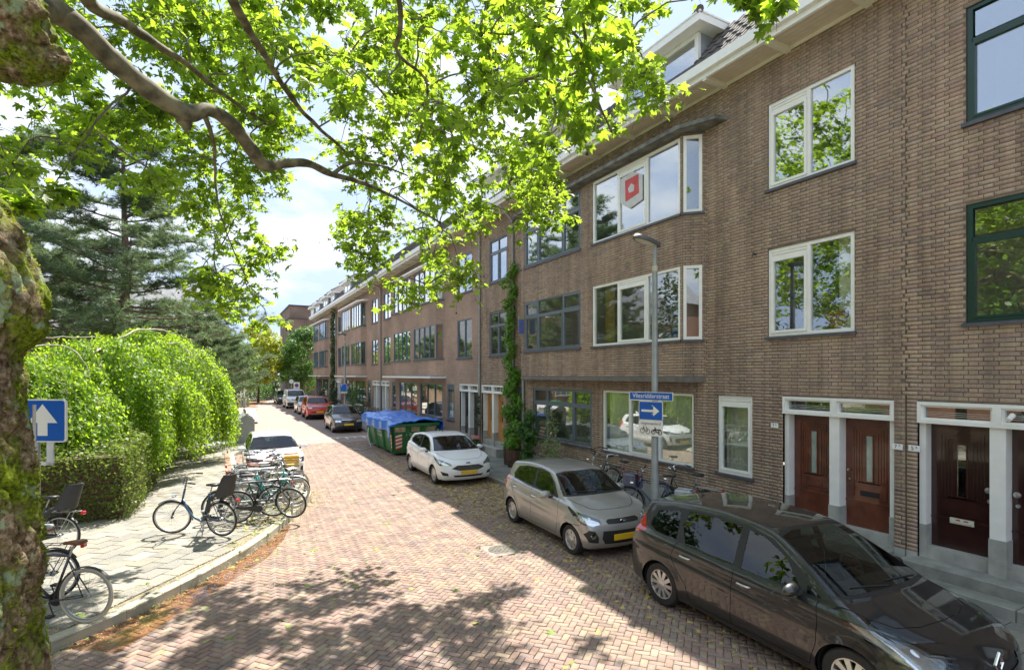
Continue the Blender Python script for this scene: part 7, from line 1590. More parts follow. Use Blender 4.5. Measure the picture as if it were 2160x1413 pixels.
bed = flat('planting_bed', [(-14, 59.4), (2.6, 59.3), (3.4, 60.6), (3.2, 64), (6, 78), (-14, 80)], .02, simple('bed_soil', (.24, .13, .07), .95, var=.4, scale=2)); tag(bed, kind='structure')
lw = flat('lawn', [(-14, 60.2), (.6, 60.2), (.4, 61.4), (-14, 61.6)], .03, simple('lawn_grass', (.10, .22, .04), .95, var=.3, scale=4)); tag(lw, kind='structure')
# trees behind the camera side of the street and behind the hedge garden (also what the windows mirror)
crown_tree('garden_tree', (-11.5, 26, 0), rnd_clumps(26, 4.0, 3.0, 10, 1.3, 2.1, 11), LEAF_D, 'dark leafy garden tree at the far left behind the sign', .3, 34, (4, .25), seed=2)
crown_tree('garden_tree', (-11.0, 12.0, 0), rnd_clumps(30, 4.4, 3.2, 12.5, 1.4, 2.1, 12), LEAF_L, 'tall light garden tree outside the left edge, mirrored in the windows', .3, 34, (4, .25), seed=2)
crown_tree('garden_tree', (-12.5, 2.5, 0), rnd_clumps(30, 4.4, 3.2, 11.0, 1.4, 2.1, 14), LEAF_G, 'green garden tree behind the plane tree, mirrored in the windows', .3, 34, (4, .25), seed=2)
# ------------------------------------------------------------------ facade plants, litter
def leaf_cloud(name, loc, boxes, mat, label, cat, leaf=.10, group=None, stems=True, tmpl=(OVV, OVF), droop=.3, rz=0, extra=None):
    "boxes: (x,y,z,rx,ry,rz,n) ellipsoids of leaves"
    t = thing(name, label, cat, loc, rz, group); C = []; Nv = []; U = []; r = random.Random(int(loc[1] * 10)); q = MB()
    for (x, y, z, rx, ry, rz_, n) in boxes:
        d = unit(vr.normal(size=(n, 3))) * (.35 + .65 * vr.random((n, 1))); P_ = np.array([x, y, z]) + d * np.array([rx, ry, rz_]); C.append(P_); Nv.append(d * .5 + np.array([-.3, -.1, .7]) + vr.normal(0, .4, (n, 3))); U.append(np.array([0, 0, -droop]) + vr.normal(0, .5, (n, 3)))
        if stems:
            for k in range(4): e = Vector((x + r.gauss(0, rx * .5), y + r.gauss(0, ry * .5), z + rz_ * .6)); b = Vector((x * .3, y * .3 + r.gauss(0, .05), 0)) if z < 1.5 else Vector((x, y, z - rz_)); q.tube([b, b.lerp(e, .5) + Vector((0, r.gauss(0, .05), .05)), e], [.012, .008, .003], 4, cap=False)
    if q.v: q.build('stem', BARK_T, t)
    C = np.concatenate(C); o = scatter(tmpl[0], tmpl[1], C, np.concatenate(Nv), vr.uniform(leaf * .6, leaf * 1.3, len(C)), mat, 'foliage', t, up=np.concatenate(U)); o['kind'] = 'stuff'
    return t
LEAF_V = leafmat('climber_leaf', (.07, .19, .015), (.14, .28, .03), (.28, .50, .04), .4)
LEAF_V2 = leafmat('ivy_leaf', (.05, .10, .02), (.10, .14, .03), (.14, .2, .03), .3)
vb = []
for k in range(26):
    z = .5 + 6.6 * k / 25; w = .42; dens = 240 if z < 3.3 else 110
    vb.append((-.16 + .08 * math.sin(k * 2.1), (.24 * math.sin(k * 1.7) + .14 * math.sin(k * 3.9)) * (1 if z < 4 else .7) + (.12 if z > 3.3 else -.05), z, .20, (.46 if z < 3.3 else .27), .28, dens))
t = leaf_cloud('climbing_vine', (9.55, 17.35, .1), vb, LEAF_V, 'leafy green climber growing up the downpipe between the grey windows', 'climbing plant', .13, stems=False)
q = MB(); q.tube([(-.1, -.2, 0), (-.12, -.1, 1.0), (-.08, .05, 2.2), (-.1, .12, 4), (-.1, .14, 6.8)], [.03, .025, .02, .015, .008], 6); q.build('stem', BARK_T, t)
vb = [(-.20, .25 * math.sin(k * 1.3), .2 + 9.0 * k / 34, .22, .62, .3, 60) for k in range(35)]
leaf_cloud('climbing_vine', (9.55, 53.0, .1), vb, LEAF_V2, 'ivy column climbing the wall of the far house up to the eaves', 'climbing plant', .22, stems=False)
leaf_cloud('climbing_vine', (9.45, 20.3, .1), [(-.05, .0, 1.2, .12, .14, .3, 50), (-.05, .05, 1.7, .14, .16, .3, 60), (-.05, 0, 2.2, .12, .13, .25, 40)], LEAF_D, 'thin dark climber on the downpipe left of the blond wood door', 'climbing plant', .10)
BARREL = simple('barrel_wood', (.10, .05, .03), .8, var=.35, scale=8, bump=.3)
for (x, y, rr_, h, lb) in ((8.95, 16.75, .17, .62, 'narrow brown wooden tub at the foot of the climber'), (8.95, 16.25, .30, .60, 'wide brown half-barrel planter beside the narrow tub')):
    t = thing('planter_barrel', lb, 'planter', (x, y, .10), 0, 'wooden tubs under the climber'); ns = 14
    for k in range(ns):
        a = 2 * PI * k / ns; q = MB(); w = rr_ * math.sin(PI / ns) * .96; ca, sa = math.cos(a), math.sin(a)
        vs = []
        for z, f in ((0, .86), (h * .5, 1.03), (h, 1.0)):
            for sg in (-1, 1):
                for dd in (0, -.03): vs.append((ca * (rr_ * f + dd) - sa * w * sg * f, sa * (rr_ * f + dd) + ca * w * sg * f, z))
        q.add(vs, [(0, 2, 6, 4), (4, 6, 10, 8), (8, 10, 11, 9), (1, 5, 7, 3), (5, 9, 11, 7)]); q.build('stave', BARREL, t)
    q = MB(); q.lathe([(rr_ * .9, h - .08), (.001, h - .06)], seg=16); q.build('soil', simple('potting_soil', (.05, .035, .025), .95), t)
    q = MB(); q.lathe([(rr_ * .985, h * .18), (rr_ * 1.0, h * .18), (rr_ * 1.01, h * .24), (rr_ * .99, h * .24)], seg=24); q.build('hoop', IRON, t)
leaf_cloud('potted_shrub', (8.95, 16.55, .6), [(0, .1, .2, .3, .5, .25, 160), (-.1, -.35, .35, .3, .3, .3, 160)], LEAF_V, 'low leafy plants spilling from the brown wooden tubs', 'plant', .12)
leaf_cloud('hollyhock', (9.0, 15.45, .1), [(-.05, .0, .5, .25, .30, .4, 150), (0, -.1, 1.1, .28, .34, .35, 170), (-.05, .25, 1.35, .3, .35, .3, 150), (.1, .1, 1.75, .2, .3, .3, 80)], LEAF_G, 'tall broad-leaved plant between the tubs and the wispy shrub', 'plant', .22, tmpl=(PLV, PLF))
leaf_cloud('wispy_shrub', (8.95, 13.9, .1), [(-.05, 0, .5, .35, .65, .4, 420), (0, .1, 1.0, .3, .55, .4, 380), (.1, .2, 1.6, .22, .42, .4, 220), (.1, .3, 2.0, .15, .25, .25, 70), (-.2, -.3, .35, .3, .4, .3, 250)], leafmat('grey_green_leaf', (.16, .22, .08), (.28, .32, .15), (.3, .42, .12), .4), 'wispy grey-green shrub in front of the grey ground-floor window', 'shrub', .08)
leaf_cloud('weed', (9.35, 8.2, .12), [(0, 0, .12, .12, .3, .12, 60), (0, .1, .3, .1, .2, .12, 40)], LEAF_V, 'small green weed growing at the wall behind the black car', 'plant', .09, stems=False)
for (y, x, s, lb) in ((39.5, 8.9, 1.15, 'bushy dark green shrub against the wall beyond the parked bicycles'), (41.8, 8.9, 1.0, 'second shrub against the wall just beyond the bushy one'), (50.0, 8.9, .9, 'dark shrub at the wall near the ivy column'), (55.5, 8.8, .8, 'shrub at the wall beyond the ivy column')):
    leaf_cloud('wall_shrub', (x, y, .1), [(0, 0, s * .7, s * .7, s * .9, s * .7, 420), (0, .3, s * 1.5, s * .5, s * .7, s * .6, 260), (.1, -.3, s * 2.0, s * .3, s * .4, s * .4, 80)], LEAF_G if y < 45 else LEAF_D, lb, 'shrub', .16, 'shrubs against the terrace wall')
# terracotta pot with pink flowers by the door
t = thing('flower_pot', 'terracotta pot of pink flowers on the doorstep behind the white hatchback', 'flower pot', (8.95, 19.55, .10))
q = MB(); q.lathe([(.001, 0), (.17, 0), (.25, .36), (.275, .36), (.28, .44), (.25, .44), (.24, .38), (.001, .37)], seg=24); q.build('pot', TERR, t, smooth='auto')
C = unit(vr.normal(size=(160, 3))) * vr.random((160, 1)) ** .4 * np.array([.28, .28, .12]) + np.array([0, 0, .50]); o = scatter(OVV, OVF, C, vr.normal(size=(160, 3)) + np.array([0, 0, 1]), vr.uniform(.07, .12, 160), LEAF_G, 'foliage', t); o['kind'] = 'stuff'
PINK = simple('pink_petal', (.75, .16, .20), .6, var=.25, scale=30); q = MB(); r = random.Random(1)
for k in range(34):
    c = Vector((r.gauss(0, .12), r.gauss(0, .12), .58 + r.uniform(0, .14)))
    for i in range(5): a = 2 * PI * i / 5 + r.random(); q.add([c, c + Vector((.05 * math.cos(a), .05 * math.sin(a), .015)), c + Vector((.045 * math.cos(a + .9), .045 * math.sin(a + .9), .02))], [(0, 1, 2)])
o = q.build('flowers', PINK, t); o['kind'] = 'stuff'
# fallen leaves and blossom litter
LIT = leafmat('fallen_leaf', (.42, .30, .08), (.60, .46, .16), (.3, .25, .05), .15, .8); LITG = leafmat('fallen_green_leaf', (.20, .30, .05), (.36, .42, .12), (.3, .4, .05), .2, .7)
def litter(name, n, fn, size, mat, tmpl, lift=.006, tilt=.25):
    P_ = fn(n); nr = np.array([0, 0, 1]) + vr.normal(0, tilt, (len(P_), 3)); P_[:, 2] += lift
    o = scatter(tmpl[0], tmpl[1], P_, nr, vr.uniform(size * .6, size * 1.4, len(P_)), mat, name, None); tag(o, kind='stuff'); return o
def strip(n, x0, sx, y0, y1, z=.0, pw=1): x = x0 + vr.normal(0, sx, n); y = y0 + (y1 - y0) * vr.random(n) ** pw; return np.stack([x, y, np.where(x > KX, .11, z)], 1)
L0 = litter('fallen_leaves', 2600, lambda n: np.concatenate([strip(n // 2, 7.0, .2, 2, 27), strip(n // 4, 5.6, .3, 3, 22), strip(n // 4, 6.4, .6, 11, 15.0)]), .10, LIT, (PLV, PLF)); L0['label'] = 'dry yellow plane leaves scattered along the right kerb and under the cars'
L1 = litter('fallen_leaves', 130, lambda n: np.stack([vr.uniform(-1, 7, n), vr.uniform(5, 20, n), np.zeros(n)], 1), .14, LITG, (PLV, PLF))
CH_ = simple('litter_straw', (.62, .48, .24), .9, var=.3, scale=20); TRI = (np.array([(0, -.5, 0), (.18, 0, .05), (0, .5, 0), (-.18, 0, .05)]), RHF)
litter('blossom_litter', 15000, lambda n: np.concatenate([strip(n // 4, 5.35, .45, 3, 24), strip(n // 3, 6.9, .25, 2, 27), np.stack([vr.uniform(2.3, 6.5, n // 4), vr.uniform(4.5, 16, n // 4), np.zeros(n // 4)], 1)]), .022, CH_, TRI, .004, .3)
kp = np.array(KERB_L[2:15])
def alongkerb(n):
    seg = vr.integers(0, len(kp) - 1, n); u = vr.random((n, 1)); P_ = kp[seg] * (1 - u) + kp[seg + 1] * u; off = vr.normal(0, .28, (n, 2)); Q = P_ + off; ins = pip(Q[:, 0], Q[:, 1], KERB_L + [(-30, 4.9)]); return np.stack([Q[:, 0], Q[:, 1], np.where(ins, .128, 0)], 1)
litter('blossom_litter', 9000, alongkerb, .022, CH_, TRI, .004, .3); litter('fallen_leaves', 60, alongkerb, .10, LITG, (PLV, PLF))
def rack(n): Q = np.stack([vr.uniform(.2, 2.0, n), vr.uniform(11.8, 16.2, n)], 1); ins = pip(Q[:, 0], Q[:, 1], KERB_L + [(-30, 4.9)]); return np.stack([Q[ins, 0], Q[ins, 1], np.full(ins.sum(), .128)], 1)
litter('fallen_leaves', 260, rack, .10, LITG, (PLV, PLF)); litter('fallen_leaves', 160, rack, .09, LIT, (PLV, PLF))
litter('pavement_litter', 4000, lambda n: np.stack([vr.uniform(-3, 1.2, n), vr.uniform(8.6, 16, n), np.full(n, .126)], 1), .02, CH_, TRI, .003, .3)
# ------------------------------------------------------------------ bicycles
def arc(c, r, a0, a1, n, y=0): return [(c[0] + r * math.cos(a0 + (a1 - a0) * i / n), y, c[1] + r * math.sin(a0 + (a1 - a0) * i / n)) for i in range(n + 1)]
WR = .345
def wheel_parts(tyre_mat, rim_mat):
    q = MB(); q.tube(arc((0, 0), WR - .018, 0, 2 * PI, 39)[:-1] + [arc((0, 0), WR - .018, 0, 2 * PI, 39)[-2]][:0], .019, 6, closed=True); a = q
    m1 = bpy.data.meshes.new('wheel'); m1.from_pydata(a.v, [], a.f); m1.materials.append(tyre_mat); m1.polygons.foreach_set('use_smooth', [True] * len(a.f))
    q = MB(); q.lathe([(WR - .034, -.011), (WR - .055, -.009), (WR - .055, .009), (WR - .034, .011)], axis='y', seg=40, cap=False)
    m2 = bpy.data.meshes.new('rim'); m2.from_pydata(q.v, [], q.f); m2.materials.append(rim_mat)
    q = MB()
    for k in range(22):
        a = 2 * PI * k / 22; b = a + (.35 if k % 2 else -.35); s = .02 if k % 4 < 2 else -.02
        q.tube([(.018 * math.cos(b), s, .018 * math.sin(b)), ((WR - .055) * math.cos(a), 0, (WR - .055) * math.sin(a))], .0017, 3, cap=False)
    q.tube([(0, -.045, 0), (0, .045, 0)], .016, 8); q.tube([(0, -.018, 0), (0, .018, 0)], .03, 10)
    m3 = bpy.data.meshes.new('spokes'); m3.from_pydata(q.v, [], q.f); m3.materials.append(STEEL)
    return m1, m2, m3
WP = {'black': wheel_parts(BLACK, STEEL), 'cream': wheel_parts(simple('cream_tyre', (.50, .46, .36), .7), STEEL), 'blackrim': wheel_parts(BLACK, BLKP)}
LEATH = simple('brown_leather', (.16, .05, .02), .5, var=.25, scale=20); SADD = simple('black_saddle', (.02, .02, .022), .5)
def bike(label, loc, rz, col, kind='diamond', tyre='black', saddle='black', rack=True, basket=None, child=False, lean=.06, steer=0.0, fender=None, bars='city', chaincase=True, lights=True, group='parked bicycles', bags=None, stand=True, simplefar=False):
    t = thing('bicycle', label, 'bicycle', loc, rz, group); t.rotation_euler = (lean, 0, rz)
    fm = simple('bike_paint_' + '_'.join('%02d' % int(c * 99) for c in col), col, .3, .0, var=.05, coat=.8)
    fd = fender or BLKP; RX, FXw = -.50, .58; bb = (-.07, 0, .28); hs = Vector((.30, 0, .90)); hd = Vector((.36, 0, .70)); seat = Vector((-.27, 0, .84)); rear = Vector((RX, 0, WR)); front = Vector((FXw, 0, WR)); B = Vector(bb)
    q = MB(); r = .017
    if kind == 'step':
        q.tube([hd, (.28, 0, .52), (.14, 0, .36), (.0, 0, .29), B], .022, 8); q.tube([hs, hd], .02, 8)
    elif kind == 'swan':
        q.tube([hd, (.26, 0, .55), (.10, 0, .40), (-.10, 0, .36), B + Vector((-.05, 0, .1))], .019, 8); q.tube([hs - Vector((0, 0, .06)), (.18, 0, .62), (-.02, 0, .50), seat - Vector((-.05, 0, .32))], .015, 8); q.tube([hs, hd], .02, 8)
    else:
        q.tube([hd, B], .018, 8); q.tube([hs - Vector((0, 0, .04)), seat], .016, 8); q.tube([hs, hd], .019, 8)
    q.tube([seat, B], .016, 8)
    for s in (-1, 1): q.tube([B + Vector((0, .03 * s, 0)), rear + Vector((0, .06 * s, 0))], .010, 6); q.tube([seat - Vector((-.01, 0, .06)), rear + Vector((0, .06 * s, 0))], .008, 6)
    q.build('frame', fm, t, smooth=True)
    st = bpy.data.objects.new('fork', None)
    # front assembly turned by steer about the head axis
    ax = (hs - hd).normalized(); M = Matrix.Translation(hd) @ Matrix.Rotation(steer, 4, ax) @ Matrix.Translation(-hd)
    q = MB()
    for s in (-1, 1): q.tube([hd - ax * .03 + Vector((0, .05 * s, 0)), front + Vector((-.03, .055 * s, .1)), front + Vector((0, .055 * s, 0))], .011, 6)
    q.tube([hd - ax * .03 + Vector((0, -.05, 0)), hd - ax * .03 + Vector((0, .05, 0))], .014, 6)
    q.build('fork', fm if kind != 'step' else BLKP, t, xf=M, smooth=True)
    q = MB(); top = hs + ax * .18; q.tube([hs, top, top + Vector((.05, 0, .02))], .013, 6)
    gy = .29
    if bars == 'city':
        for s in (-1, 1): q.tube([top + Vector((.05, 0, .02)), top + Vector((.06, .12 * s, .05)), top + Vector((.0, .25 * s, .06)), top + Vector((-.20, gy * s, .02))], .011, 6)
        gr = [(top + Vector((-.10, (gy - .02) * s, .04)), top + Vector((-.22, gy * s, .015))) for s in (-1, 1)]
    else:
        for s in (-1, 1): q.tube([top + Vector((.05, 0, .02)), top + Vector((.03, .16 * s, .02)), top + Vector((-.02, .30 * s, .03))], .011, 6)
        gr = [(top + Vector((.0, .2 * s, .02)), top + Vector((-.03, .32 * s, .03))) for s in (-1, 1)]
    hb = q.build('handlebar', CHROME if kind != 'step' else BLKP, t, xf=M, smooth=True)
    q = MB()
    for a, b in gr: q.tube([a, b], .017, 8)
    q.build('grip', BLACK if saddle != 'brown' else LEATH, hb, xf=M)
    q = MB()
    for a, b in gr: q.tube([a + Vector((.03, 0, -.01)), a + Vector((.06, 0, -.05)), b + Vector((.06, 0, -.06))], .005, 4); q.tube([a + Vector((.03, 0, -.01)), a + Vector((.12, -a.y * .3, .02)), a + Vector((.14, -a.y, -.2)), hd], .0035, 4)
    q.build('brake_lever', BLKP, hb, xf=M)
    for w0, M_ in ((rear, Matrix.Identity(4)), (front, M)):
        ms = WP[tyre]; w = bpy.data.objects.new('wheel', ms[0]); link(w, t); w.matrix_local = M_ @ Matrix.Translation(w0)
        for m, nm in ((ms[1], 'rim'), (ms[2], 'spokes')): o = bpy.data.objects.new(nm, m); link(o, w)
    # mudguards
    def guard(c, a0, a1, xf):
        q = MB(); P0 = arc((c.x, c.z), WR + .022, a0, a1, 16); vs = []
        for p in P0:
            d = Vector((p[0] - c.x, 0, p[2] - c.z)).normalized()
            vs += [Vector(p) - d * .012 + Vector((0, -.028, 0)), Vector(p) + Vector((0, 0, 0)) + d * .004, Vector(p) - d * .012 + Vector((0, .028, 0))]
        q.add(vs, [f for i in range(16) for f in ((3 * i, 3 * i + 1, 3 * i + 4, 3 * i + 3), (3 * i + 1, 3 * i + 2, 3 * i + 5, 3 * i + 4))]); q.build('mudguard', fd, t, xf=xf, smooth=True)
    guard(rear, -.1, PI * .80, Matrix.Identity(4)); guard(front, PI * .30, PI * 1.1, M)
    q = MB(); c = Vector((B.x, -.05, B.z)); q.lathe([(.09, -.004), (.09, .004), (.001, .006)], o=c, axis='y', seg=18); cr = .17
    for s, a in ((-1, 1.1), (1, 1.1 + PI)):
        e = Vector((B.x + cr * math.cos(a), .075 * s, B.z + cr * math.sin(a))); q.tube([Vector((B.x, .06 * s, B.z)), e], .009, 5); q.box(e.x - .045, e.x + .045, e.y + .02 * s, e.y + .10 * s, e.z - .012, e.z + .012)
    q.build('crank', BLKP if not chaincase else STEEL, t)
    if chaincase:
        q = MB(); q.prism([(B.x + .08, B.z), (B.x + .05, B.z + .06), (B.x - .02, B.z + .07), (rear.x - .0, rear.z + .025), (rear.x - .03, rear.z), (rear.x, rear.z - .02), (B.x - .12, B.z - .03), (B.x - .02, B.z - .07), (B.x + .05, B.z - .06)], (0, 0, 0), (1, 0, 0), (0, 0, 1), (0, 1, 0), -.080, -.066); q.build('chain_guard', BLKP, t)
    else:
        q = MB(); q.tube([B + Vector((0, -.05, .09)), rear + Vector((0, -.05, .03))], .004, 4); q.tube([B + Vector((0, -.05, -.09)), rear + Vector((0, -.05, -.03))], .004, 4); q.build('chain', STEEL, t)
    sp = seat + (seat - B).normalized() * .14; q = MB(); q.tube([seat, sp], .012, 6); q.build('seat_post', STEEL, t)
    q = MB(); out = [(-.14, .0), (-.13, .075), (-.07, .085), (.02, .045), (.10, .022), (.14, .0)]; ring = out + [(x, -y) for x, y in out[1:-1]][::-1]
    n = len(ring); vs = [(sp.x + x, y, sp.z + .035 - .02 * (x > .05)) for x, y in ring] + [(sp.x + x * .93, y * .8, sp.z + .062 - .015 * (x > .05)) for x, y in ring] + [(sp.x + x * .9, y * .7, sp.z + .015) for x, y in ring]
    q.add(vs, [tuple(range(n, 2 * n)), tuple(range(2 * n, 3 * n))[::-1]] + [(i, (i + 1) % n, n + (i + 1) % n, n + i) for i in range(n)] + [(2 * n + i, 2 * n + (i + 1) % n, (i + 1) % n, i) for i in range(n)])
    q.build('saddle', {'black': SADD, 'brown': LEATH, 'grey': simple('grey_saddle_cover', (.42, .44, .47), .6)}[saddle], t, smooth=True)
    if rack:
        q = MB()
        for s in (-1, 1): q.tube([seat + Vector((-.02, .05 * s, -.08)), (-.42, .06 * s, .76), (-.82, .06 * s, .76), (-.84, 0, .76)], .006, 5); q.tube([(-.70, .06 * s, .76), rear + Vector((0, .065 * s, 0))], .006, 5)
        for k in range(3): q.tube([(-.46 - .13 * k, -.06, .76), (-.46 - .13 * k, .06, .76)], .005, 4)
        q.build('luggage_rack', BLKP if kind != 'swan' else STEEL, t)
        if lights: q = MB(); q.bbox(-.90, -.85, -.045, .045, .70, .76, .01); q.build('rear_light', TAILR, t)
    if lights: q = MB(); q.tube([Vector((.47, 0, .78)), Vector((.53, 0, .78)), Vector((.54, 0, .78))], [.025, .034, .02], 10); q.build('headlight', CHROME, t, xf=M, smooth='auto')
    if stand: q = MB(); q.tube([(-.14, .04, .26), (-.20, .18, .02)], .011, 6); q.tube([(-.14, .04, .26), (-.05, .16, .02)], .009, 5); q.build('kickstand', STEEL, t)
    if basket == 'crate':
        q = MB()
        for k in range(4): z = .80 + k * .07; [q.box(*b) for b in ((.45, .47, -.22, .22, z, z + .045), (.80, .82, -.22, .22, z, z + .045), (.47, .80, -.22, -.20, z, z + .045), (.47, .80, .20, .22, z, z + .045))]
        q.box(.45, .82, -.22, .22, .785, .80); q.build('crate', simple('yellow_crate', (.62, .38, .03), .5, var=.08), t, xf=M)
        q = MB(); q.tube([(.48, .12, .79), front + Vector((0, .07, 0))], .008, 5); q.tube([(.48, -.12, .79), front + Vector((0, -.07, 0))], .008, 5); q.tube([(.78, .12, .79), front + Vector((0, .07, 0))], .008, 5); q.tube([(.78, -.12, .79), front + Vector((0, -.07, 0))], .008, 5); q.build('front_rack', fm, t, xf=M)
    if basket == 'wire':
        q = MB()
        for z, s_ in ((.82, .85), (.92, .93), (1.02, 1.0)): q.tube([(.44 + .0, -.16 * s_, z), (.44, .16 * s_, z), (.44 + .27 * s_, .16 * s_, z), (.44 + .27 * s_, -.16 * s_, z)], .004, 4, closed=True)
        for i in range(7): y = -.15 + .05 * i; q.tube([(.44, y, 1.02), (.45, y * .85, .82), (.68, y * .85, .82), (.71, y, 1.02)], .0025, 3)
        q.build('basket', STEEL if kind == 'swan' else BLKP, t, xf=M)
    if child:
        CS = simple('child_seat_grey', (.035, .035, .037), .6, var=.15)
        q = MB(); q.bbox(-.70, -.44, -.14, .14, .80, .86, .02); nb = 8; vs = []
        for i in range(7):
            z = .82 + .42 * i / 6; w = .155 - .02 * (i / 6) ** 2 - (.03 if i == 6 else 0); xb = -.70 - .10 * i / 6
            for k in range(nb + 1): a = PI * k / nb; vs.append((xb + math.sin(a) * -.02 + (1 - math.sin(a)) * .22 * (1 - .45 * i / 6), -w * math.cos(a), z))
        for i in range(7):
            z = .82 + .42 * i / 6; w = .175 - .02 * (i / 6) ** 2 - (.03 if i == 6 else 0); xb = -.73 - .10 * i / 6
            for k in range(nb + 1): a = PI * k / nb; vs.append((xb + math.sin(a) * -.02 + (1 - math.sin(a)) * .22 * (1 - .45 * i / 6), -w * math.cos(a), z))
        m_ = nb + 1; o7 = 7 * m_; fs_ = []
        for i in range(6):
            for k in range(nb): fs_ += [(i * m_ + k, i * m_ + k + 1, (i + 1) * m_ + k + 1, (i + 1) * m_ + k), (o7 + i * m_ + k, o7 + (i + 1) * m_ + k, o7 + (i + 1) * m_ + k + 1, o7 + i * m_ + k + 1)]
        for k in range(nb): fs_.append((6 * m_ + k, 6 * m_ + k + 1, o7 + 6 * m_ + k + 1, o7 + 6 * m_ + k))
        q.add(vs, fs_)
        for s in (-1, 1): q.tube([(-.46, .13 * s, .83), (-.38, .17 * s, .74), (-.36, .18 * s, .52)], [.035, .04, .035], 8); q.bbox(-.42, -.27, .15 * s, .22 * s, .42, .47, .01)
        q.tube([(-.30, 0, .70), (-.55, 0, .80)], .015, 6); o = q.build('child_seat', CS, t, smooth='auto')
        q = MB(); q.bbox(-.755, -.735, -.07, .07, 1.10, 1.20, .008); q.build('seat_pad', simple('red_pad', (.5, .06, .03), .7), o, label='small red pad on the child seat')
    if bags:
        q = MB()
        for s in (-1, 1): q.bbox(-.82, -.48, .07 * s, .20 * s, .42, .76, .03)
        q.box(-.8, -.5, -.07, .07, .762, .772); q.build('pannier', bags, t)
    return t
PZ = .125
bike('dark blue step-through bicycle with a grey child seat, nearest on the left pavement', (-.36, 12.24, PZ), math.atan2(12.61 - 11.87, -.83 - .06), (.015, .06, .14), 'step', child=True, lean=-.05, steer=.5, bars='city')
bike('black men\'s bicycle facing the road beside the silver hoop rack', (.80, 12.78, PZ), R(-4), (.012, .012, .012), 'diamond', lean=.05, steer=-.5, rack=False, lights=False)
bike('dark green bicycle with a red rear light just behind the black one', (.55, 13.12, PZ), R(172), (.02, .06, .05), 'diamond', lean=-.07, steer=.3, bars='sport')
TEAL = (.01, .32, .30)
bike('turquoise bicycle with grey saddle, nearest of the two turquoise ones', (.98, 13.55, PZ), R(4), TEAL, 'swan', tyre='cream', saddle='grey', lean=.08, steer=.25)
bike('turquoise bicycle with a brown saddle in the middle of the rack', (1.02, 14.0, PZ), R(0), TEAL, 'step', tyre='black', saddle='brown', lean=-.05, steer=-.2, fender=STEEL)
bike('silver bicycle with a wire front basket in the left rack', (1.0, 14.38, PZ), R(6), (.45, .45, .42), 'swan', tyre='black', lean=.06, steer=.15, basket='wire', saddle='brown')
bike('black bicycle with cream tyres near the white car\'s bumper', (1.12, 14.82, PZ), R(-3), (.02, .02, .02), 'diamond', tyre='cream', lean=-.06, steer=.2, saddle='black')
bike('cream bicycle carrying a yellow front crate', (1.0, 15.25, PZ), R(5), (.55, .50, .36), 'swan', tyre='black', lean=.05, steer=-.15, basket='crate', saddle='black')
bike('red-brown bicycle half hidden behind the crate bicycle', (.95, 15.7, PZ), R(178), (.20, .03, .02), 'diamond', tyre='black', lean=.05, steer=-.15, saddle='black')
bike('silver-grey bicycle at the far end of the left rack, next to the white hatchback', (1.0, 16.1, PZ), R(2), (.35, .38, .42), 'step', tyre='black', lean=.05, steer=.3)
bike('thin black sports bicycle with brown saddle behind the plane trunk', (-1.95, 8.83, PZ), math.atan2(.477, -.879), (.015, .018, .025), 'diamond', tyre='cream', saddle='brown', lean=.04, rack=False, chaincase=False, lights=False, fender=BLKP, stand=False, bars='sport')
bike('white and blue bicycle almost hidden by the mossy trunk', (-2.55, 9.9, PZ), R(160), (.6, .62, .66), 'step', tyre='black', saddle='grey', lean=.05)
bike('black bicycle with a dark child seat against the hedge end', (-2.95, 12.2, PZ), R(158), (.015, .015, .015), 'swan', child=True, lean=.05)
# right-hand wall
bike('silver step-through bicycle leaning by the wall under the big white window', (9.12, 11.75, .11), R(93), (.45, .46, .46), 'step', lean=.04, steer=.3, rack=True)
bike('black bicycle with a dark handlebar bag and purple-grey pannier by the wall', (8.75, 10.75, .11), R(96), (.015, .015, .018), 'diamond', lean=.05, steer=-.4, bags=simple('grey_violet_pannier', (.16, .15, .20), .8, var=.15), basket='wire')
bike('black bicycle with a blue striped frame and pale panniers behind the lamp post', (8.25, 8.75, .11), R(118), (.01, .03, .12), 'diamond', lean=.05, steer=.3, bags=simple('pale_pannier', (.42, .44, .46), .7, var=.15), bars='sport')
bike('dark bicycle lying closest to the wall under the small white window', (9.05, 8.6, .11), R(100), (.02, .02, .02), 'swan', lean=-.05)
bike('bicycle leaning on the wall between the skip and the brown front doors', (9.1, 24.2, .11), R(88), (.03, .03, .05), 'swan', lean=.04)
for i, (x, y, c) in enumerate([(8.5, 36.6, (.02, .02, .02)), (8.6, 37.1, (.3, .3, .3)), (8.5, 37.6, (.02, .02, .03)), (8.7, 38.1, (.1, .1, .12))]):
    bike(['nearest black bicycle of the group at the wall before the bushy shrub', 'grey bicycle second in the group at the wall', 'black bicycle third in the group at the wall', 'charcoal bicycle last in the group, touching the bushy shrub'][i], (x, y, .11), R(185 + i * 3), c, 'swan', lean=.05, steer=.3)
for i, (x, y) in enumerate([(8.2, 62.0), (8.4, 62.9)]):
    bike(['black bicycle near the far corner of the terrace', 'second black bicycle at the far corner, just beyond the first'][i], (x, y, .11), R(180), (.02, .02, .02), 'swan', lean=.05)
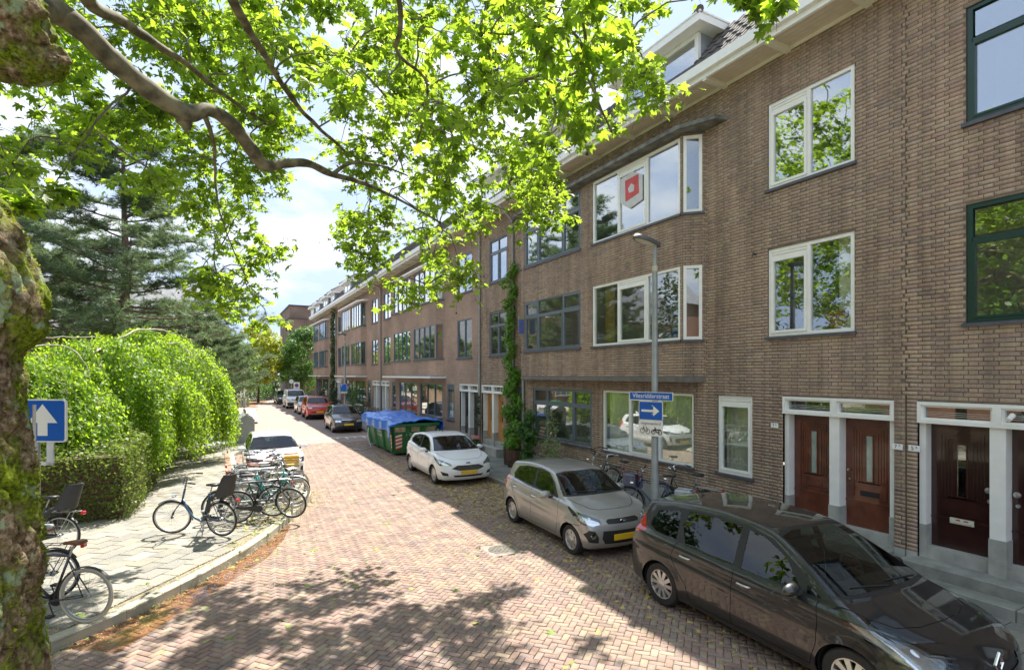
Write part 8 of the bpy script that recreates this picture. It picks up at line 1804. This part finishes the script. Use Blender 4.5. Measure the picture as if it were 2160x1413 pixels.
# hoop racks
for i, y in enumerate((12.95, 13.8, 14.6, 15.5)):
    q = MB(); q.tube([(.30, 0, 0), (.30, 0, .72), (.33, 0, .80), (.40, 0, .83), (1.28, 0, .83), (1.35, 0, .80), (1.38, 0, .72), (1.38, 0, 0)], .024, 8); q.tube([(.30, 0, .42), (1.38, 0, .42)], .018, 8)
    t = thing('bicycle_rack', ['galvanised steel hoop rack nearest the camera behind the black bicycle', 'second steel hoop rack among the turquoise bicycles', 'third steel hoop rack by the wire basket bicycle', 'last steel hoop rack before the white hatchback'][i], 'bicycle rack', (.03, y, .12), 0, 'steel hoop racks'); q.build('hoop', STEEL, t, smooth='auto')
# ------------------------------------------------------------------ skip with tarpaulin
GRN = simple('skip_green_paint', (.03, .16, .055), .45, var=.25, scale=3, bump=.1); RUST = simple('rust_and_primer', (.42, .34, .22), .8, var=.5, scale=7)
sk = thing('waste_skip', 'dark green steel waste skip with white lettering and red white hazard stripes', 'skip', (6.95, 23.3, 0), R(-1), None)
X0_, X1_, Y0_, Y1_, H_ = -.74, .78, -2.3, 2.3, 1.30; ft = .16
def skside(u, z, side): 
    f = z / H_; e = ft * f
    return {'l': (X0_ - e, Y0_ + (Y1_ - Y0_) * u, z + .08), 'r': (X1_ + e, Y0_ + (Y1_ - Y0_) * u, z + .08)}[side]
q = MB(); k_ = .55
bot = [(X0_, Y0_ + .25), (X1_, Y0_ + .25), (X1_, Y1_ - .25), (X0_, Y1_ - .25)]; top_ = [(X0_ - ft, Y0_ - .12), (X1_ + ft, Y0_ - .12), (X1_ + ft, Y1_ + .12), (X0_ - ft, Y1_ + .12)]
vs = [(x, y, .10) for x, y in bot] + [(x, y, H_) for x, y in top_] + [(x * .96, y * .985, H_) for x, y in top_] + [(x * .96, y * .985, .14) for x, y in bot]
q.add(vs, [(3, 2, 1, 0)] + [(i, (i + 1) % 4, 4 + (i + 1) % 4, 4 + i) for i in range(4)] + [(4 + i, 4 + (i + 1) % 4, 8 + (i + 1) % 4, 8 + i) for i in range(4)] + [(8 + i, 8 + (i + 1) % 4, 12 + (i + 1) % 4, 12 + i) for i in range(4)] + [(12, 13, 14, 15)])
q.build('skip_body', GRN, sk)
def lerp3(a, b, t): return tuple(a[i] + (b[i] - a[i]) * t for i in range(3))
q = MB()
def rib(a, b, w, d, nrm):
    a, b, nrm = Vector(a), Vector(b), Vector(nrm); u = (b - a).normalized(); s = u.cross(nrm).normalized() * w / 2
    vs = [a - s, a + s, a + s * .7 + nrm * d, a - s * .7 + nrm * d, b - s, b + s, b + s * .7 + nrm * d, b - s * .7 + nrm * d]; q.add(vs, [(0, 1, 2, 3), (7, 6, 5, 4), (0, 4, 5, 1), (1, 5, 6, 2), (2, 6, 7, 3), (3, 7, 4, 0)])
for u in (.04, .36, .68, .97):
    yb = Y0_ + .25 + (Y1_ - Y0_ - .5) * u; yt = Y0_ - .12 + (Y1_ - Y0_ + .24) * u
    rib((X0_, yb, .10), (X0_ - ft, yt, H_), .12, .09, (-1, 0, -.1)); rib((X1_, yb, .10), (X1_ + ft, yt, H_), .12, .09, (1, 0, -.1))
for u in (.33, .70):
    rib((X0_ + (X1_ - X0_) * u, Y0_ + .25, .10), (X0_ - ft + (X1_ - X0_ + 2 * ft) * u, Y0_ - .12, H_), .12, .08, (0, -1, -.2))
q.build('rib', GRN, sk)
q = MB(); q.bbox(X0_ - ft - .06, X1_ + ft + .06, Y0_ - .2, Y0_ - .06, H_ - .10, H_ + .03, .01); q.bbox(X0_ - ft - .07, X0_ - ft + .04, Y0_ - .06, Y1_ + .1, H_ - .10, H_ + .03, .01); q.bbox(X1_ + ft - .04, X1_ + ft + .07, Y0_ - .06, Y1_ + .1, H_ - .10, H_ + .03, .01); q.build('rim_beam', GRN, sk)
def endpt(u, z, off=.012):  # front end plane (towards camera)
    f = (z - .10) / (H_ - .10); return (X0_ - ft * f + (X1_ - X0_ + 2 * ft * f) * u, Y0_ + .25 - .37 * f - off, z)
def quad_on(par, name, mat, u0, u1, z0, z1, off=.012): q = MB(); q.add([endpt(u0, z0, off), endpt(u1, z0, off), endpt(u1, z1, off), endpt(u0, z1, off)], [(0, 1, 2, 3)]); return q.build(name, mat, par)
for (u0, u1) in ((.02, .27), (.40, .60), (.74, .98)): quad_on(sk, 'rusty_panel', RUST, u0, u1, .99, 1.18, .02)
def chevrons(par, face):
    q0, q1 = MB(), MB()
    for i in range(8):
        z = .18 + i * .075; pts = [face(0, z), face(1, z + .07), face(1, z + .145), face(0, z + .075)]; (q0 if i % 2 else q1).add(pts, [(0, 1, 2, 3)])
    o = q0.build('hazard_stripe_white', ENAMEL, par); q1.build('hazard_stripe_red', simple('hazard_red', (.62, .06, .02), .5), par)
chevrons(sk, lambda u, z: endpt(.03 + .16 * u, z + .05, .014))
def sidept(v, z, off=.012): f = (z - .10) / (H_ - .10); yb = Y0_ + .25 + (Y1_ - Y0_ - .5) * v; yt = Y0_ - .12 + (Y1_ - Y0_ + .24) * v; return (X0_ - ft * f - off, yb + (yt - yb) * f, z)
chevrons(sk, lambda u, z: sidept(.005 + .03 * (1 - u), z + .05, .10))
nrm_e = Vector((0, -1, -.3)).normalized(); up_e = Vector((0, -.31, 1)).normalized()
text_mesh('lettering', 'Gebr ton.nl', .19, ENAMEL, sk, frameM(endpt(.60, .86, .02), (1, 0, 0), (0, -.30, 1)), .001); text_mesh('lettering', '010-2 098 098', .085, ENAMEL, sk, frameM(endpt(.52, .70, .02), (1, 0, 0), (0, -.30, 1)), .001)
text_mesh('lettering', 'Gebr', .30, ENAMEL, sk, frameM(sidept(.52, .88, .02), (0, -1, 0), (-.13, 0, 1)), .001); text_mesh('lettering', '010-2 098 098', .12, ENAMEL, sk, frameM(sidept(.52, .66, .02), (0, -1, 0), (-.13, 0, 1)), .001)
for e_, (u, z, s_) in ((0, (.335, .86, .07)),):
    q = MB(); c = Vector(endpt(u, z, .02)); ring = [c + Vector((s_ * math.cos(a), -.3 * s_ * math.sin(a) * .9, s_ * math.sin(a))) for a in [2 * PI * i / 20 for i in range(20)]]; q.tube(ring, .012, 4, closed=True); q.build('round_mark', ENAMEL, sk)
TARP = simple('blue_tarpaulin', (.015, .16, .62), .36, var=.12, scale=3, coat=.4)
tp = thing('tarpaulin', 'crumpled shiny bright blue tarpaulin draped over the green skip', 'tarpaulin', (6.95, 23.3, 0), R(-1))
nx_, ny_ = 46, 90; V = []
for i in range(nx_ + 1):
    for j in range(ny_ + 1):
        u = i / nx_ * 2 - 1; v = j / ny_ * 2 - 1; hx = (X1_ - X0_) / 2 + ft + .10; hy = (Y1_ - Y0_) / 2 + .18; mxx = (X0_ + X1_) / 2
        sx_, sy_ = u * (hx + .42), v * (hy + .34)
        if sy_ < 0: sx_ = sx_
        x = max(-hx, min(hx, sx_)); ov = max(0, abs(sx_) - hx); y = max(-hy, min(hy, sy_)); ov2 = max(0, abs(sy_) - hy)
        if sy_ < -hy + .55: lift = .18 * min(1, (-hy + .55 - sy_) / .5)
        else: lift = 0
        z = H_ + .08 + .22 * (1 - (x / hx) ** 2) * (.55 + .45 * math.sin(v * 2.6 + .9)) + .16 * noise.noise(Vector((x * 1.7, y * 1.1, 1))) + .05 * noise.noise(Vector((x * 6, y * 4, 3))) + lift * (1 - abs(x / hx)) * .3
        z -= ov * 1.0 + ov2 * (.9 if v > 0 else .12); 
        if v < -.55 and u < -.6: z -= .30 * (-.55 - v) / .45 * (-.6 - u) / .4 * 1.0
        if ov: x += (.04 + .07 * math.sin(y * 5 + 1)) * (1 if u > 0 else -1)
        if ov2: y += .10 * (1 if v > 0 else -1)
        p = Vector((mxx + x, y, z)); p += Vector((0, 0, .022 * abs(noise.noise(Vector((x * 11, y * 9, 0)))))) ; V.append(tuple(p))
F = [(i * (ny_ + 1) + j, (i + 1) * (ny_ + 1) + j, (i + 1) * (ny_ + 1) + j + 1, i * (ny_ + 1) + j + 1) for i in range(nx_) for j in range(ny_)]
q = MB(); q.add(V, F); o = q.build('sheet', TARP, tp, smooth=True); mo = o.modifiers.new('s', 'SOLIDIFY'); mo.thickness = .004
q = MB(); q.tube([(X0_ - .3, 1.2, 1.0), (X0_ - .42, 1.0, .5), (X0_ - .35, .6, .08), (X0_ - .8, .3, .02), (X0_ - 1.25, .9, .02)], .018, 6); q.build('rope', simple('pale_rope', (.5, .5, .46), .8), tp, smooth=True)
# ------------------------------------------------------------------ bins
BIN = simple('bin_grey_steel', (.25, .26, .27), .5, .1, var=.08); BINT = simple('bin_lid_pale', (.42, .43, .44), .45, .2, var=.08)
def ubin(loc, label, rz=0):
    t = thing('underground_bin', label, 'waste container', loc, rz, 'grey underground waste containers'); q = MB()
    w, d, h = .36, .34, 1.02; q.prism([(-w, 0), (w, 0), (w, h), (0, h + .24), (-w, h)], (0, 0, 0), (1, 0, 0), (0, 0, 1), (0, 1, 0), -d, d); q.build('housing', BIN, t)
    for s in (-1, 1): q = MB(); q.prism([(0, h + .245), (w + .02, h - .01), (w + .02, h + .03), (0, h + .29)], (0, 0, 0), (s, 0, 0), (0, 0, 1), (0, 1, 0), -d - .02, d + .02); q.build('roof_plate', BINT, t)
    q = MB(); q.bbox(-w - .05, -w, -.2, .2, .55, .95, .02); q.build('hatch', BINT, t); q = MB(); q.tube([(0, 0, h + .26), (0, 0, h + .50)], .02, 8); q.tube([(0, 0, h + .36), (0, 0, h + .42)], .045, 8); q.build('lock_post', simple('rusty_iron', (.08, .04, .03), .7), t)
q = MB(); q.bbox(-.55, 1.55, 27.15, 30.0, .10, .155, .01); o = q.build('container_pad', simple('steel_pad', (.48, .50, .52), .45, .35, var=.1), None); tag(o, 'pale grey steel ground plate under the waste containers', 'ground plate')
ubin((1.0, 27.75, .156), 'grey house-shaped waste container nearest the white hatchback', R(4)); ubin((1.0, 29.15, .156), 'grey house-shaped waste container just behind the first one', R(4))
t = thing('wheeled_container', 'dark grey wheeled bin with a green lid beside the grey waste containers', 'waste container', (.15, 29.6, .156), R(8)); q = MB()
q.prism([(-.42, 0), (.42, 0), (.58, 1.15), (-.58, 1.15)], (0, 0, .08), (1, 0, 0), (0, 0, 1), (0, 1, 0), -.40, .40); q.build('tub', simple('bin_slate_plastic', (.045, .07, .085), .5), t)
q = MB(); q.bbox(-.60, .60, -.43, .43, 1.23, 1.34, .02); q.prism([(-.55, 1.34), (.55, 1.34), (.50, 1.42), (-.50, 1.42)], (0, 0, 0), (1, 0, 0), (0, 0, 1), (0, 1, 0), -.38, .38); q.build('lid', simple('bin_green_lid', (.06, .32, .10), .45), t)
for sx in (-.4, .4):
    for sy in (-.3, .3): q = MB(); q.lathe([(.07, -.02), (.07, .02)], o=(sx, sy, .07), axis='y', seg=12); q.build('castor', BLACK, t)
# ------------------------------------------------------------------ street lamps and signs
def lamp(loc, label, head_dir, H=5.72, arm=0, hz=5.86):
    t = thing('street_lamp', label, 'street lamp', loc, 0, 'grey street lamps'); q = MB()
    q.tube([(0, 0, 0), (0, 0, 1.2), (0, 0, 1.25), (0, 0, H - .45), (0, 0, H - .44), (0, 0, H)], [.078, .078, .068, .052, .038, .038], 14); q.build('pole', simple('lamp_pole_grey', (.34, .37, .37), .5, .4, var=.12, scale=5), t, smooth='auto')
    q = MB(); q.lathe([(.055, 0), (.055, .10)], o=(0, 0, H - .50), seg=14); q.build('collar', simple('collar_tape', (.55, .52, .38), .5), t)
    hd = Vector(head_dir).normalized(); sd_ = Vector((-hd.y, hd.x, 0)); up = Vector((0, 0, 1)); M = Matrix((hd, sd_, up)).transposed().to_4x4(); M = Matrix.Translation((0, 0, H)) @ M @ Matrix.Rotation(R(-12), 4, 'Y')
    q = MB(); out = [(-.10, .05), (.0, .09), (.2, .135), (.4, .12), (.5, .06)]; ring = [(-.12, 0)] + out + [(.53, 0)] + [(x, -y) for x, y in out[::-1]]; n = len(ring)
    vs = [(x, y, .03) for x, y in ring] + [(x * .95, y * .9, .075) for x, y in ring] + [(x * .85 + .02, y * .6, .10) for x, y in ring] + [(x * .97, y * .95, .0) for x, y in ring]
    q.add(vs, [(i, (i + 1) % n, n + (i + 1) % n, n + i) for i in range(n)] + [(n + i, n + (i + 1) % n, 2 * n + (i + 1) % n, 2 * n + i) for i in range(n)] + [tuple(range(2 * n, 3 * n)), tuple(range(3 * n, 4 * n))[::-1]] + [(3 * n + i, 3 * n + (i + 1) % n, (i + 1) % n, i) for i in range(n)])
    q.build('lamp_head', simple('lamp_head_grey', (.12, .12, .12), .5, .2), t, xf=M, smooth='auto')
    q = MB(); q.add([(x * .8 + .05, y * .75, -.004) for x, y in ring], [tuple(range(n))]); q.build('lamp_lens', simple('lamp_lens', (.55, .52, .42), .2), t, xf=M); return t
SGB = simple('sign_blue', (.003, .10, .46), .35, var=.03); SGW = simple('sign_white', (.80, .80, .76), .4, var=.03); SGBK = simple('sign_back', (.35, .36, .36), .5, .3)
def signplate(t, name, M, w, h, face, border=None, bw=.014, rad=.025, th=.012, back=True):
    "M: frame with x right, y up, z towards the reader"
    def rr_(w, h, r, z): 
        out = []
        for cx, cy, a0 in ((w / 2 - r, h / 2 - r, 0), (-w / 2 + r, h / 2 - r, 90), (-w / 2 + r, -h / 2 + r, 180), (w / 2 - r, -h / 2 + r, 270)):
            for k in range(4): a = R(a0 + 30 * k); out.append((cx + r * math.cos(a), cy + r * math.sin(a)))
        return out
    q = MB(); q.prism(rr_(w, h, rad, 0), (0, 0, 0), (1, 0, 0), (0, 1, 0), (0, 0, 1), -th, 0); o = q.build(name, border or face, t, xf=M)
    if border:
        q = MB(); q.prism(rr_(w - 2 * bw, h - 2 * bw, max(.004, rad - bw), 0), (0, 0, 0), (1, 0, 0), (0, 1, 0), (0, 0, 1), .0005, .0025); q.build('field', face, o, xf=M)
    return o
def arrow(q, s, z0=.003, z1=.0045, rot=0, sw=.125, hl=.42, hw=.40, tot=.80):
    pts = [(-sw / 2, -tot / 2), (sw / 2, -tot / 2), (sw / 2, tot / 2 - hl), (hw, tot / 2 - hl - .10), (0, tot / 2), (-hw, tot / 2 - hl - .10), (-sw / 2, tot / 2 - hl)]
    c, s_ = math.cos(rot), math.sin(rot); q.prism([((x * c - y * s_) * s, (x * s_ + y * c) * s) for x, y in pts], (0, 0, 0), (1, 0, 0), (0, 1, 0), (0, 0, 1), z0, z1)
lp = lamp((7.50, 7.93, .11), 'tall grey street lamp with its head above the signs, next to the silver beige car', (-.93, .10, 0), H=5.70)
# signs on the lamp: reading side faces the road (-x), tilted slightly to the junction
def signM(x, y, z, yaw): # yaw = direction of the normal
    n_ = Vector((math.cos(yaw), math.sin(yaw), 0)); xr = Vector((0, 0, 1)).cross(n_); return frameM((x, y, z), xr, (0, 0, 1))
YW = R(180 + 17)
t = thing('street_name_sign', 'blue street name sign reading Vliesridderstraat on the lamp post', 'street sign', (0, 0, 0)); M = signM(7.36, 7.90, 2.86, YW)
signplate(t, 'sign_board', M, .94, .16, SGB, SGW, .010, .006, .02); text_mesh('lettering', 'Vliesridderstraat', .128, SGW, t, M @ Matrix.Translation((0, .003, .0035)), .0008, sx=.93)
t = thing('traffic_sign', 'blue one-way sign with a white arrow pointing right under the street name', 'traffic sign', (0, 0, 0)); M = signM(7.37, 7.91, 2.575, YW)
signplate(t, 'sign_board', M, .52, .37, SGB, SGW, .012, .03, .015); q = MB(); q.prism([(-.20, -.022), (.06, -.022), (.06, -.10), (.19, 0), (.06, .10), (.06, .022), (-.20, .022)], (0, 0, 0), (1, 0, 0), (0, 1, 0), (0, 0, 1), .003, .0045); q.build('arrow', SGW, t, xf=M)
t = thing('traffic_sign', 'white plate reading uitgezonderd above a bicycle and a moped symbol', 'traffic sign', (0, 0, 0)); M = signM(7.37, 7.91, 2.235, YW)
signplate(t, 'sign_board', M, .52, .30, SGW, None, 0, .02, .012); text_mesh('lettering', 'uitgezonderd', .082, INK, t, M @ Matrix.Translation((0, .095, .001)), .0006)
q = MB()
def ring2(cx, cy, r, w=.006): q.tube([(cx + r * math.cos(a), cy + r * math.sin(a), .001) for a in [2 * PI * k / 18 for k in range(18)]], w, 4, closed=True)
def ln(*p, w=.006): q.tube([(x, y, .001) for x, y in p], w, 4)
ring2(-.18, -.055, .045); ring2(-.06, -.065, .045); ln((-.18, -.055), (-.155, .01), (-.09, .005), (-.11, -.06), (-.155, .01)); ln((-.06, -.065), (-.085, .02), (-.10, .022)); ln((-.155, .01), (-.15, .035), (-.165, .04)); ln((-.11, -.06), (-.06, -.065))
ring2(.06, -.065, .04, .008); ring2(.20, -.07, .04, .008); ln((.06, -.065), (.10, .01), (.09, .035), w=.009); ln((.10, .01), (.13, -.07), (.20, -.07), w=.012); ln((.13, -.02), (.22, -.018), w=.012); ln((.11, -.03), (.08, -.02), w=.014)
q.build('pictogram', INK, t, xf=M)
t = thing('clamp_bracket', 'pale metal brackets holding the three signs to the lamp post', 'sign bracket', (0, 0, 0)); q = MB()
for z in (2.90, 2.66, 2.50, 2.30, 2.16): q.box(7.375, 7.46, 7.86, 7.98, z, z + .03)
q.build('clamp', STEEL, t)
# left sign beside the trunk
t = thing('traffic_sign', 'blue one-way sign with a white arrow pointing up beside the mossy trunk', 'traffic sign', (0, 0, 0)); M = signM(-1.46, 6.50, 2.85, R(-90 - 33 - 0))
signplate(t, 'sign_board', M, .46, .40, SGB, SGW, .012, .035, .02); q = MB(); q.prism([(-.05, -.14), (.05, -.14), (.05, -.02), (.15, -.02), (0, .155), (-.15, -.02), (-.05, -.02)], (0, 0, 0), (1, 0, 0), (0, 1, 0), (0, 0, 1), .003, .0045); q.build('arrow', SGW, t, xf=M)
q = MB(); q.bbox(.02, .085, -.42, -.20, -.035, -.012, .004); q.bbox(-.25, .085, -.42, -.39, -.035, -.012, .004); q.build('bracket', simple('white_bracket', (.62, .64, .66), .4), t, xf=M)
q = MB(); q.tube([(-1.52, 6.56, .1), (-1.52, 6.56, 3.0)], .03, 10); q.build('post', STEEL, t)
lp2 = lamp((7.72, 39.0, .11), 'second grey street lamp farther down, carrying the blue parking sign', (-1, 0, 0), H=5.95)
t = thing('parking_sign', 'blue parking sign with a white P and a pale lower strip on the farther lamp', 'parking sign', (0, 0, 0)); M = signM(7.60, 38.85, 2.30, R(180 + 55))
signplate(t, 'sign_board', M, .50, .66, SGB, SGW, .015, .03, .02); text_mesh('letter', 'P', .22, SGW, t, M @ Matrix.Translation((-.13, .20, .004)), .001)
signplate(t, 'lower_strip', M @ Matrix.Translation((0, -.26, .004)), .46, .10, simple('pale_lime', (.45, .6, .25), .5), None, 0, .01, .004); q = MB(); q.bbox(-.07, .07, -.50, -.38, -.02, .0, .01); q.build('red_plate', RED, t, xf=M)
t = thing('no_parking_sign', 'square white sign with a red-rimmed no parking disc beyond the white van', 'traffic sign', (0, 0, 0)); M = signM(7.05, 60.6, 2.15, R(-90 - 20)) @ Matrix.Scale(.62, 4)
signplate(t, 'sign_board', M, 1.0, 1.1, SGW, None, 0, .05, .02); q = MB(); q.lathe([(.001, .002), (.33, .002), (.33, .0045), (.001, .0045)], seg=24); q.build('disc_red', RED, t, xf=M); q = MB(); q.lathe([(.001, .005), (.25, .005), (.25, .007), (.001, .007)], seg=24); q.build('disc_blue', SGB, t, xf=M)
q = MB(); q.prism([(-.22, .17), (-.17, .22), (.22, -.17), (.17, -.22)], (0, 0, .0075), (1, 0, 0), (0, 1, 0), (0, 0, 1), 0, .002); q.build('slash', RED, t, xf=M); q = MB(); q.tube([(7.08, 60.66, 0), (7.08, 60.66, 2.4)], .04, 8); q.build('post', STEEL, t)
t = thing('direction_sign', 'round blue sign just behind the no parking sign', 'traffic sign', (0, 0, 0)); M = signM(6.70, 62.2, 2.55, R(-110)) @ Matrix.Scale(.6, 4); q = MB(); q.lathe([(.001, -.01), (.42, -.01), (.42, .01), (.001, .01)], seg=28); q.build('disc', SGB, t, xf=M)
q = MB(); q.lathe([(.36, .0105), (.38, .0105), (.38, .012), (.36, .012)], seg=28); q.prism([(-.03, -.25), (.03, -.25), (.03, .05), (.14, .0), (0, .24), (-.14, .0), (-.03, .05)], (0, 0, 0), (1, 0, 0), (0, 1, 0), (0, 0, 1), .0105, .012); q.build('arrow', SGW, t, xf=M); q = MB(); q.tube([(6.72, 62.26, 0), (6.72, 62.26, 2.7)], .04, 8); q.build('post', STEEL, t)
for i, (x, y, h) in enumerate(((1.7, 57.6, 2.4), (2.0, 57.4, 4.6))):
    t = thing('white_post', ['shorter thin white post at the far corner of the left pavement', 'taller thin white post with a grey base at the far pavement corner'][i], 'post', (x, y, .1), 0, 'white posts at the far corner'); q = MB(); q.tube([(0, 0, 0), (0, 0, h)], .055, 8); q.build('shaft', simple('white_post_paint', (.66, .68, .68), .4), t); q = MB(); q.tube([(0, 0, 0), (0, 0, 1.0)], .10, 8); q.build('base', BIN, t)
for i, (x, y) in enumerate(((.4, 57.9), (-.6, 58.1), (2.4, 59.6))):
    t = thing('bollard', ['low dark bollard at the far kerb nearest the white posts', 'low dark bollard at the far kerb, the leftmost', 'low dark bollard beside the planting bed tip'][i], 'bollard', (x, y, .1), 0, 'low bollards at the far kerb'); q = MB(); q.lathe([(.09, 0), (.08, .8), (.09, .82), (.06, .9), (.001, .91)], seg=12); q.build('body', BIN, t)
# ------------------------------------------------------------------ distant buildings
DGL = simple('far_window_glass', (.12, .15, .17), .05, var=.3, scale=.7, spec=.9, coat=1)
def slabw(q, x0, x1, y, z0, z1, d0, d1): q.box(x0, x1, y - d1, y - d0, z0, z1)
t = thing('modern_building', 'plain grey-brown brick building with flat roofs behind the end of the terrace', 'building', (11.6, 86, 0))
q = MB(); q.box(-2.6, 8, 0, 14, 0, 13.5); q.box(-2.9, -.4, -2.2, 1, 0, 11.4); q.build('wall', BRKM, t)
q = MB(); q.box(-2.7, 8.1, -.1, 14.1, 13.5, 13.7); q.box(-3.0, -.3, -2.3, 1.1, 11.4, 11.55); q.build('roof_edge', simple('dark_roof_edge', (.06, .05, .045), .6), t)
q = MB(); q.box(5.5, 7.8, 1, 3, 13.7, 14.3); q.build('roof_box', simple('roof_box_grey', (.08, .09, .11), .6), t)
for k in range(4):
    q = MB(); z = 1.4 + k * 2.1; q.box(-2.8, -1.7, -2.23, -2.15, z, z + 1.95); w = q.build('window', DGL, t); q = MB(); [q.box(-2.8 + i * .35, -2.75 + i * .35, -2.27, -2.24, z, z + 1.95) for i in range(4)]; q.box(-2.8, -1.7, -2.27, -2.24, z + 1.88, z + 1.95); q.build('frame', BLKP, w)
BRKA = brickwall_mat('apartment_brick', (.34, .24, .16), (.29, .20, .14), (.25, .21, .17), axis='x')
SLT = simple('grey_slate_roof', (.20, .20, .21), .6, var=.2, scale=3)
def apartment(loc, w, label, fl=3, dx=3.3, rz=0, brick=None, wh=WF, name='apartment_building'):
    t = thing(name, label, 'building', loc, rz, None); q = MB(); H = fl * 3.0 + .8; q.box(0, w, 0, 9, 0, H); q.build('wall', brick or BRKA, t)
    q = MB(); q.prism([(-.4, H), (9.4, H), (4.5, H + 4.6)], (-.3, 0, 0), (0, 1, 0), (0, 0, 1), (1, 0, 0), 0, w + .6); q.build('roof', SLT, t)
    q = MB(); q.box(-.3, w + .3, -.5, -.05, H - .25, H + .05); q.build('gutter', wh, t)
    for f in range(fl):
        x = 1.0
        while x < w - 2.4:
            z = .9 + f * 3.0; q = MB()
            q.box(x, x + 2.2, -.03, .03, z, z + .09); q.box(x, x + 2.2, -.03, .03, z + 1.5, z + 1.6)
            for k in range(4): q.box(x + k * .71, x + k * .71 + .08, -.03, .03, z + .09, z + 1.5)
            wd = q.build('window', wh, t); q = MB(); q.box(x + .08, x + 2.14, -.012, -.005, z + .09, z + 1.5); q.build('pane', DGL, wd); q = MB(); q.box(x - .05, x + 2.25, -.10, -.001, z - .07, z); q.build('sill', CONC, wd); x += dx
    return t
apartment((-33, 50, 0), 20, 'larger brick apartment block with white window frames, left behind the pines', 3)
apartment((-12.2, 53, 0), 10.5, 'shorter brick block behind the pines on the right of the larger one', 2, 3.2)
apartment((14, 112, 0), 30, 'distant low brick block beyond the golden tree', 2)
# the opposite side of the street behind the camera: seen in the car doors and window panes
apartment((-27, 20, 0), 42, 'brick house row outside the frame, mirrored in car doors and windows', 3, 3.0, R(-90), brickwall_mat('red_brick_row', (.26, .13, .09), (.20, .105, .075), (.13, .11, .09), axis='y'))
for i, (x, y, s) in enumerate(((-26, 98, 7), (-14, 104, 8), (-4, 100, 6), (-40, 92, 8), (24, 128, 8), (-52, 80, 8), (-34, 74, 6))):
    crown_tree('background_tree', (x, y, 0), rnd_clumps(16, s * .6, s * .35, s * 1.25, s * .3, s * .45, 60 + i), LEAF_G if i % 2 else LEAF_D, ['broad tree in the far background, third from the left', 'tall tree in the far background behind the shrubs', 'smaller tree in the far background near the golden tree', 'big dark tree in the far background on the left', 'distant tree behind the low brick block', 'dark tree far left in the background', 'mid-distance tree at far left behind the apartments'][i], .6, 9, (s * .5, .3), group='trees beyond the junction', seed=i)
# cloth, plant and pots behind the panes
t = thing('indoor_plant', 'potted plant with thin stems and a terracotta pot behind the first-floor window', 'house plant', (9.98, 5.72, 4.10)); q = MB(); q.lathe([(.001, 0), (.20, 0), (.27, .22), (.29, .22), (.29, .32), (.26, .32), (.25, .27), (.001, .27)], seg=24); q.build('pot', TERR, t, smooth='auto')
q = MB()
for k in range(4): q.tube([(0, 0, .3), (.02, .05 * k - .08, .8), (.0, .14 * k - .2, 1.2)], .014, 5)
q.build('stem', BARK_T, t); n = 420; C = np.stack([vr.normal(0, .10, n), vr.normal(0, .28, n), vr.normal(1.15, .22, n)], 1); o = scatter(OVV, OVF, C, vr.normal(size=(n, 3)) + np.array([-.5, 0, .8]), vr.uniform(.10, .2, n), LEAF_V, 'foliage', t); o['kind'] = 'stuff'
t = thing('window_pot', 'blue and white flower pot on the sill inside the first-floor bay window', 'flower pot', (9.42, 9.22, 4.14)); q = MB(); q.lathe([(.001, 0), (.08, 0), (.11, .2), (.12, .2), (.12, .23), (.10, .23), (.001, .2)], seg=18); q.build('pot', simple('glazed_white_pot', (.6, .63, .68), .2, var=.1, scale=20), t, smooth='auto')
q = MB(); q.lathe([(.112, .09), (.114, .12), (.112, .15)], seg=18); q.build('blue_band', SGB, t)
